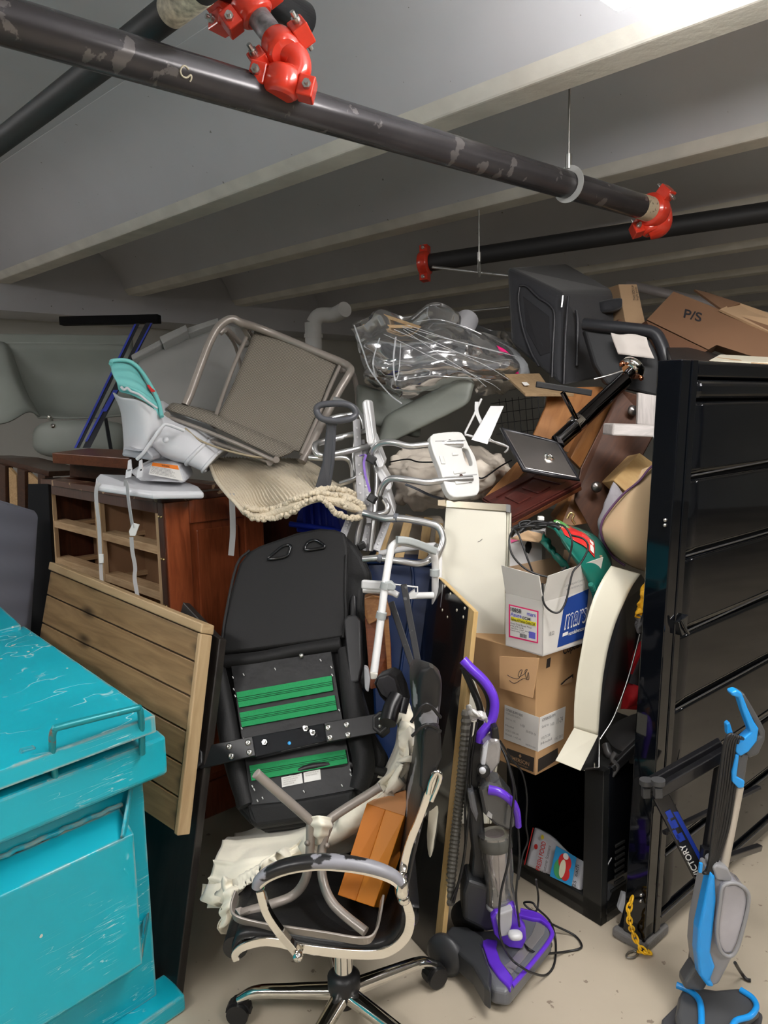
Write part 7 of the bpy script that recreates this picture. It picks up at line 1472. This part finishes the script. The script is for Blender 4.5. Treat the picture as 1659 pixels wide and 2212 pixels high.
build('metal_hook', M().tube([P(1225, 1120, 2.62), P(1232, 1108, 2.62), P(1240, 1112, 2.62), P(1236, 1122, 2.62), P(1242, 1132, 2.62)], .004, 6, 8), mat('brass', (0,)*3), label='small bent brass hook above the green sheet', cat='hook')
# ================================================================ curved cream metal panel with black side
cp = thing('curved_panel', 'cream sheet-metal panel curving down past the cartons, with a black side and folded foot', 'panel')
lft = [(1320, 1222), (1302, 1250), (1283, 1290), (1268, 1340), (1258, 1395), (1247, 1460), (1241, 1520), (1240, 1572)]
rgt = [(1384, 1240), (1368, 1262), (1350, 1298), (1330, 1345), (1314, 1400), (1303, 1460), (1297, 1520), (1292, 1588)]
cm = mat('cream_metal', (.60, .575, .47), .38, var=(3, .06))
Ys = [2.44, 2.38, 2.34, 2.31, 2.29, 2.275, 2.265, 2.26]
Lp = [P(x, y, Y) for (x, y), Y in zip(lft, Ys)]; Rp = [P(x, y, Y+.02) for (x, y), Y in zip(rgt, Ys)]
build('face', M().grid([[a, a.lerp(b, .5), b] for a, b in zip(Lp, Rp)], 4, 8), cm, cp, solid=-.002)
build('foot_flange', M().prism([P(1240, 1572, 2.26), P(1292, 1588, 2.28), P(1254, 1664, 2.18), P(1200, 1642, 2.16)], Z*-.002), cm, cp, bevel=.0008)
sidep = [(1384, 1240), (1392, 1280), (1388, 1370), (1370, 1440), (1350, 1500), (1328, 1550), (1295, 1600), (1292, 1690), (1262, 1690), (1254, 1664), (1292, 1590)]
sd_ = M().prism([P(1384, 1240, 2.47), P(1398, 1262, 2.62), P(1388, 1370, 2.55), P(1360, 1470, 2.5), P(1325, 1550, 2.45), P(1294, 1604, 2.36), P(1292, 1588, 2.285)]+[p for p in reversed(Rp[1:-1])], Vector((.002, .004, 0))); build('black_side', sd_, black_plastic, cp)
sd_ = M().prism([P(1292, 1590, 2.285), P(1294, 1604, 2.34), P(1293, 1662, 2.34), P(1254, 1664, 2.19)], Vector((.002, .004, 0))); build('black_side', sd_, black_plastic, cp)
build('edge_wire', M().tube([P(1382, 1370, 2.40), P(1372, 1410, 2.39), P(1352, 1480, 2.37), P(1325, 1550, 2.34), P(1294, 1600, 2.30)], .0028, 6, 6), steel, cp)
build('support_wire', M().tube([P(1294, 1592, 2.30), P(1294, 1658, 2.28), P(1258, 1662, 2.22)], .003, 1, 6).cyl(P(1284, 1648, 2.27), P(1284, 1660, 2.27), .003, 6).cyl(P(1262, 1652, 2.23), P(1262, 1664, 2.23), .003, 6), steel, cp)
# yellow cloth with grey tip, red bag, grey moulded seat
yl = mat('yellow_cloth', (.80, .42, .01), .7, bump=(20, .4, .008))
r = thing('work_glove', 'yellow work glove with grey fingertips hanging beside the black bed post', 'glove')
build('cuff', M().grid([[P(1402, 1225, 2.36), P(1412, 1225, 2.33), P(1425, 1225, 2.36)], [P(1384, 1275, 2.38), P(1400, 1275, 2.32), P(1420, 1275, 2.36)], [P(1378, 1300, 2.36), P(1392, 1300, 2.32), P(1412, 1300, 2.35)], [P(1374, 1340, 2.36), P(1385, 1338, 2.33), P(1400, 1322, 2.35)]], 8, 8, crumple(.006, 25)), yl, r, solid=-.02)
build('grey_tip', M().grid([[P(1374, 1336, 2.36), P(1385, 1334, 2.325), P(1402, 1322, 2.35)], [P(1370, 1352, 2.37), P(1380, 1356, 2.33), P(1400, 1345, 2.35)], [P(1372, 1364, 2.38), P(1380, 1368, 2.35), P(1392, 1362, 2.37)]], 8, 8, crumple(.004, 30)), mat('glove_grey', (.15, .15, .16), .9), r, solid=-.02)
r = thing('sports_bag', 'red and dark grey fabric bag squeezed behind the curved cream panel', 'bag')
build('grey_panel', M().blob(P(1385, 1450, 2.62), [RT*.07, UP*.10+RT*.03, Vector((0, .08, 0))], 3, 24, 14, .1, 8), mat('bag_grey', (.085, .085, .095), .8), r)
build('red_stripe', M().ribbon([P(1392, 1388, 2.52), P(1372, 1420, 2.50), P(1358, 1452, 2.50)], .03, .01, up=UP), mat('bag_red', (.50, .008, .015), .7), r)
build('red_panel', M().grid([[P(1352, 1474, 2.52), P(1375, 1480, 2.5), P(1400, 1488, 2.5)], [P(1346, 1500, 2.5), P(1370, 1505, 2.46), P(1396, 1508, 2.48)], [P(1340, 1532, 2.52), P(1355, 1530, 2.48), P(1385, 1518, 2.5)]], 6, 6), mat('bag_red', (0,)*3), r, solid=-.05)
r = thing('moulded_seat', 'dark grey moulded plastic shell low behind the black bed post', 'seat shell')
gsh = mat('shell_grey', (.06, .06, .062), .35)
build('shell', M().blob(P(1362, 1598, 2.55), [RT*.085+UP*.04, UP*.055, Vector((0, .10, 0))], 3, 28, 14), gsh, r)
build('rim', M().tube([P(1308, 1608, 2.45), P(1318, 1632, 2.42), P(1350, 1640, 2.42), P(1400, 1640, 2.42)], .014, 6, 12), gsh, r)
build('rail', M().bar(P(1322, 1662, 2.36), P(1395, 1590, 2.40), .02, .03), black_plastic, r, bevel=.004)
build('hook_bracket', M().tube([P(1330, 1626, 2.36), P(1322, 1640, 2.36), P(1334, 1656, 2.36), P(1322, 1676, 2.36)], .008, 5, 10), gsh, r)
# ================================================================ glossy black bed end on its side
bd = thing('bed_end', 'tall glossy black bed end standing on the right with a heavy square post', 'bed')
bo = F(1392, 2035, 0.035); bdir = (F(1659, 1792, 0)-F(1410, 2015, 0)).normalized(); bn = Vector((bdir.y, -bdir.x, 0)); bn = bn if bn.y < 0 else -bn
gl_ = mat('piano_black', (.0020, .0028, .0045), .06, coat=.35, spec=.35, bump=(1.2, .10, .02))
Hp = 1.79
tilt = Vector((.035, 0, 1)).normalized()
o_ = bo.copy(); 
build('post', M().box(o_, bdir*.055, -bn*.075, tilt*Hp), gl_, bd, bevel=.004, seg=3)
build('post_trim', M().box(o_+bdir*.055+bn*.004, bdir*.035, -bn*.06, tilt*Hp), gl_, bd, bevel=.003, seg=3)
def BP(s, z, off=0): return o_+bdir*s+tilt*z+bn*off
# panel: horizontal rails with gently curved slats between
build('top_rail', M().box(BP(.09, Hp-.05, -.0), bdir*1.5, -bn*.05, tilt*.05), gl_, bd, bevel=.012, seg=4)
build('top_cushion', M().box(BP(.09, Hp-.11, .008), bdir*1.5, -bn*.04, tilt*.055), gl_, bd, bevel=.02, seg=4)
for i, (za, zb, cur) in enumerate(((1.46, 1.67, 1), (1.22, 1.44, 0), (.98, 1.2, 1), (.74, .96, 0), (.50, .72, 1), (.26, .48, 0), (.05, .24, 0))):
    rows = []
    for j in range(5):
        t = j/4; rows.append([BP(.09+s, za+(zb-za)*t, -.008+.003*math.sin(math.pi*t)+(.003 if cur else .0)*math.sin(s*2.2)) for s in (0, .4, .8, 1.2, 1.5)])
    build('slat', M().grid(rows, 5, 4), gl_, bd, solid=-.02)
    build('slat_edge', M().tube([BP(.09+s, za-.006+(.02*s if cur else 0), .004) for s in (0, .4, .8, 1.5)], .003, 4, 8), mat('edge_gloss', (.05, .05, .055), .15, coat=1), bd)
build('backing', M().box(BP(.05, .04, -.035), bdir*1.55, -bn*.015, tilt*(Hp-.05)), mat('dull_black', (0,)*3), bd)
build('bottom_rail', M().box(BP(.0, .0, .0), bdir*1.6, -bn*.05, tilt*.05), gl_, bd, bevel=.003)
build('corner_bracket', M().prism([BP(.052, 1.02, .016), BP(.10, 1.035, .02), BP(.098, .98, .02), BP(.07, .975, .02)], -bn*.02).tube([BP(.055, 1.03, .02), BP(.075, 1.0, .026), BP(.098, .978, .026)], .004, 4, 8), black_gloss, bd, bevel=.002)
for q_, (s, z) in enumerate(((0, 1.33), (.0, 1.315), (.0, .15), (.0, .13))): build('bolt', M().ball(BP(.004, z, -.02)-bdir*.006, .0055), steel, bd)
gt = mat('grey_tape', (.16, .155, .15), .5, bump=(60, .6, .006))
build('taped_foot', M().box(BP(-.012, -.035, .012), bdir*.15, -bn*.03, Z*.035).box(BP(-.012, -.035, .012), bdir*.03, -bn*.12, Z*.035), gt, bd, bevel=.010, seg=3)
# rail bits left of the post
r = thing('bed_side_rail', 'narrow black metal rail with a foot standing just left of the bed post', 'rail')
build('rail', M().bar(F(1345, 2005, .03), P(1378, 1880, 2.36)+Z*.0, .02, .02), black_gloss, r, bevel=.003)
build('foot', M().prism([F(x, y, .03) for x, y in ((1333, 1998), (1345, 1985), (1365, 2000), (1365, 2020), (1350, 2022))], Z*-.028), black_plastic, r, bevel=.004)
build('plate', M().prism([P(1335, 1965, 2.33), P(1345, 1930, 2.35), P(1356, 1934, 2.34), P(1346, 1975, 2.32)], Vector((0, .02, 0))), grey_plastic, r, bevel=.003)
# yellow chain with carabiner
ycm = mat('chain_yellow', (.85, .48, .01), .4, coat=.2)
chn = thing('plastic_chain', 'yellow plastic chain hanging to the floor at the foot of the bed post', 'chain')
cpts = cr([P(1366, 1938, 2.20), P(1358, 1965, 2.19), P(1360, 1990, 2.185), F(1370, 2022, .05), F(1385, 2050, .03), F(1402, 2060, .012), F(1398, 2052, .012), F(1380, 2056, .012)], 5)
def arclen(pts, step):
    out = [pts[0]]; acc = 0
    for a, b in zip(pts, pts[1:]):
        d = (b-a).length
        while acc+d >= step:
            t = (step-acc)/d; a = a.lerp(b, t); out.append(a.copy()); d = (b-a).length; acc = 0
        acc += d
    return out
lk = arclen(cpts, .021)
for i in range(len(lk)-1):
    c_ = (lk[i]+lk[i+1])/2; t_ = (lk[i+1]-lk[i]).normalized(); sd = (RT if i % 2 else FW); sd = (sd-t_*sd.dot(t_)).normalized()
    build('link', M().tube([c_+t_*.013*math.cos(a)*1.15+sd*.0075*math.sin(a) for a in [k_*math.pi/6 for k_ in range(12)]], .0032, 2, 8, closed=True), ycm, chn)
cbn = F(1365, 2062, .006); tt = (F(1350, 2068, .006)-F(1378, 2052, .006)).normalized(); ss = tt.cross(Z)
build('carabiner', M().tube([cbn+tt*.022*math.cos(a)+ss*.011*math.sin(a) for a in [k_*math.pi/8 for k_ in range(16)]], .003, 2, 8, closed=True), mat('grey_metal', (.25, .24, .22), .35, .8), label='grey metal snap ring lying on the floor at the end of the yellow chain', cat='carabiner')
# ================================================================ folding frame with VICTORY lettering
vf = thing('folding_frame', 'black folding metal frame with blue stripes and VICTORY lettering in front of the bed end', 'frame')
vb = mat('frame_black', (.010, .010, .012), .28, coat=.3); vbl = mat('frame_blue', (.01, .035, .30), .35)
Yf = 2.02
def beam(name, a, b, w_, h_, mt=vb, bev=.003): return build(name, M().bar(P(*a), P(*b), w_, h_, FW), mt, vf, bevel=bev)
beam('top_beam', (1392, 1700, 2.08), (1560, 1606, 2.05), .030, .030); beam('top_beam', (1418, 1712, 2.02), (1575, 1622, 2.0), .030, .030)
for x, Y in ((1394, 2.06), (1420, 2.0)):
    build('end_cap', M().cyl(P(x+2, 1694, Y), P(x+2, 1684, Y), .019, 20), mat('cap_grey', (.05, .05, .052), .5), vf, bevel=.003)
    build('cap_leg', M().bar(P(x+1, 1700, Y), P(x+1, 1722, Y), .022, .022, FW), mat('cap_grey', (0,)*3), vf, bevel=.003)
beam('upright', (1580, 1630, 2.06), (1538, 1870, 2.04), .022, .022); beam('upright', (1560, 1630, 2.02), (1520, 1900, 2.0), .026, .026)
post = F(1497, 2150, .0); beam('upright', (1528, 1830, 1.99), (1496, 2130, 1.96), .030, .030)
beam('diagonal', (1425, 1715, 2.04), (1515, 1890, 2.0), .046, .024); dq = quadmap(P(1418, 1726, 2.005), P(1432, 1712, 2.01), P(1522, 1880, 1.975), P(1500, 1888, 1.97))
dpl = plane((1425, 1715, 2.02), (1515, 1890, 1.98), (1470, 1780, 1.995))
da, db = P(1425, 1715, 2.04), P(1515, 1890, 2.0); dt_ = (db-da).normalized(); dx_ = dt_.cross(FW).normalized(); dx_ = dx_ if dx_.x > 0 else -dx_; dn = dt_.cross(dx_); dn = dn if dn.dot(CAM-da) > 0 else -dn
fo = da+dn*.0125
def dp(s, x): return fo+dt_*((db-da).length*s)+dx_*x
build('blue_stripe', M().prism([dp(.22, .008), dp(.24, .021), dp(.92, .021), dp(.88, .012)], dn*.001), vbl, vf)
for s0, x0, s1, x1 in ((.18, -.012, .22, .004), (.26, -.016, .33, -.008), (.30, -.010, .34, .004), (.40, -.018, .46, -.008), (.46, -.014, .50, .004)): build('blue_mark', M().prism([dp(s0, x0), dp(s0, x1), dp(s1+.05, x1), dp(s1+.05, x0)], dn*.001), vbl, vf)
tq_ = quadmap(dp(.99, -.004), dp(.60, -.004), dp(.60, -.018), dp(.99, -.018)); tq_ = quadmap(dp(.98, -.020), dp(.58, -.020), dp(.58, -.004), dp(.98, -.004))
text_on(tq_, [('VICTORY', 0, 0, 1, 1, 1)], vf, paper, 'lettering', .0016, dn)
beam('cross_brace', (1435, 1800, 2.12), (1640, 1700, 2.3), .012, .02)
beam('floor_leg', (1520, 1870, 2.02), (1640, 1830, 2.3), .02, .02)
# ================================================================ blue and grey spray mop
mp_ = thing('steam_mop', 'bright blue and grey upright floor mop with hanging black cord at the lower right', 'mop')
mb = mat('mop_blue', (.012, .30, .78), .35, coat=.3); mg = mat('mop_grey', (.27, .27, .28), .35); mdk = mat('mop_dark', (.075, .077, .08), .4)
YM = 1.90
def poly(name, pts, Y, dpt, mt, bev=.006, seg=3, par=mp_): return build(name, M().prism([P(x, y, Y) for x, y in pts], Vector((0, dpt, 0))), mt, par, bevel=bev, seg=seg)
poly('handle_grip', ((1596, 1492), (1610, 1500), (1628, 1530), (1648, 1565), (1655, 1580), (1654, 1600), (1640, 1632), (1618, 1640), (1606, 1620), (1640, 1590), (1625, 1555), (1598, 1515)), YM-.0, .035, mdk, .008)
poly('handle_inlay', ((1579, 1496), (1592, 1491), (1603, 1496), (1616, 1530), (1630, 1560), (1640, 1575), (1636, 1602), (1618, 1625), (1600, 1635), (1590, 1626), (1590, 1606), (1602, 1600), (1622, 1582), (1618, 1572), (1606, 1540), (1596, 1508), (1582, 1504)), YM-.006, .03, mb, .005)
poly('neck', ((1594, 1625), (1618, 1632), (1608, 1700), (1582, 1690)), YM, .035, mdk, .006)
poly('neck_band', ((1590, 1630), (1598, 1632), (1592, 1678), (1610, 1688), (1608, 1702), (1596, 1704), (1583, 1690), (1582, 1670)), YM-.006, .044, mb, .004)
poly('cord_hook', ((1570, 1565), (1577, 1560), (1583, 1580), (1585, 1592), (1572, 1588)), YM+.02, .02, mb, .003)
build('pole', M().cyl(P(1597, 1700, YM+.02), P(1562, 1880, YM+.02), .0115, 20), mat('pole_cream', (.52, .47, .40), .4, .2), mp_)
poly('collar', ((1540, 1876), (1548, 1868), (1574, 1876), (1582, 1895), (1582, 1908), (1548, 1902)), YM-.01, .06, mg, .006)
poly('body', ((1536, 1880), (1552, 1892), (1585, 1905), (1598, 1930), (1602, 1990), (1596, 2050), (1570, 2100), (1555, 2130), (1530, 2136), (1512, 2110), (1506, 2060), (1510, 2010), (1524, 1940)), YM, .08, mg, .022, 5)
poly('blue_side', ((1536, 1884), (1546, 1896), (1548, 1950), (1542, 2010), (1536, 2060), (1546, 2090), (1536, 2118), (1545, 2134), (1530, 2134), (1512, 2110), (1506, 2060), (1509, 2010), (1522, 1950)), YM-.012, .04, mb, .012, 4)
tk = clear_plastic('tank_clear', (.66, .64, .68), .75, .12, 4)
build('water_tank', M().prism([P(x, y, YM-.02) for x, y in ((1562, 1912), (1590, 1905), (1612, 1920), (1619, 1945), (1612, 1985), (1596, 2040), (1585, 2062), (1565, 2065), (1550, 2045), (1548, 2000), (1556, 1945))], Vector((0, .07, 0))), mat('tank_smoke', (.36, .35, .38), .10, coat=1, var=(6, .25)), mp_, bevel=.02, seg=5)
build('tank_frame', M().tube([P(x, y, YM-.022) for x, y in ((1562, 1915), (1590, 1908), (1614, 1925), (1617, 1950), (1608, 1995), (1592, 2050), (1575, 2066), (1556, 2052), (1549, 2010), (1556, 1950))], .005, 4, 10, closed=True), mg, mp_)
poly('swivel', ((1500, 2090), (1520, 2088), (1530, 2130), (1520, 2145), (1478, 2140), (1480, 2122)), YM+.02, .05, mdk, .014, 4)
hb_ = [F(x, y, .055) for x, y in ((1478, 2125), (1545, 2135), (1600, 2130), (1632, 2150), (1640, 2180), (1600, 2215), (1540, 2240), (1470, 2230), (1458, 2190), (1465, 2150))]
build('mop_head', M().prism(hb_, Z*-.035), mdk, mp_, bevel=.014, seg=4)
build('pad', M().prism([F(x, y, .020) for x, y in ((1440, 2190), (1430, 2200), (1424, 2240), (1440, 2290), (1560, 2300), (1640, 2230), (1648, 2190), (1600, 2150), (1480, 2150))], Z*-.018), mat('pad_dark', (.05, .05, .055), .9), mp_, bevel=.006)
build('blue_trim', M().tube([F(1462, 2128, .062), F(1490, 2140, .062), F(1510, 2160, .062), F(1515, 2190, .062), F(1514, 2240, .062)], .009, 6, 12), mb, mp_)
build('blue_trim', M().tube([F(1600, 2138, .062), F(1625, 2155, .062), F(1634, 2175, .062), F(1620, 2195, .062), F(1590, 2205, .062), F(1578, 2225, .062)], .008, 6, 12), mb, mp_)
for i in range(6):
    x = 1575+i*5.5; build('cord', M().tube([P(1590+i*3, 1596, YM-.01), P(1578+i*4, 1586+i*1.5, YM-.02), P(x-10, 1610, YM-.02+.004*i), P(x-22, 1700, YM-.015+.006*i), P(x-35-i*2, 1800, YM-.01+.006*i), P(1530+i*2, 1875, YM), P(1520+i*4, 1886, YM), P(1530+i*3, 1870, YM+.01), P(x-30, 1790, YM+.01), P(x-12, 1680, YM+.01), P(x+3, 1612, YM)], .0042, 6, 8), ck, mp_)
build('cord_clip', M().bar(P(1514, 1864, YM-.02), P(1512, 1884, YM-.02), .008, .008, FW), mb, mp_, bevel=.001)
build('floor_cord', M().tube([F(1588, 2080, .12), F(1600, 2100, .03), F(1612, 2115, .008), F(1622, 2118, .008)], .005, 5, 8), ck, mp_)
# black corner of something behind, lower right shelf strut
finalize()
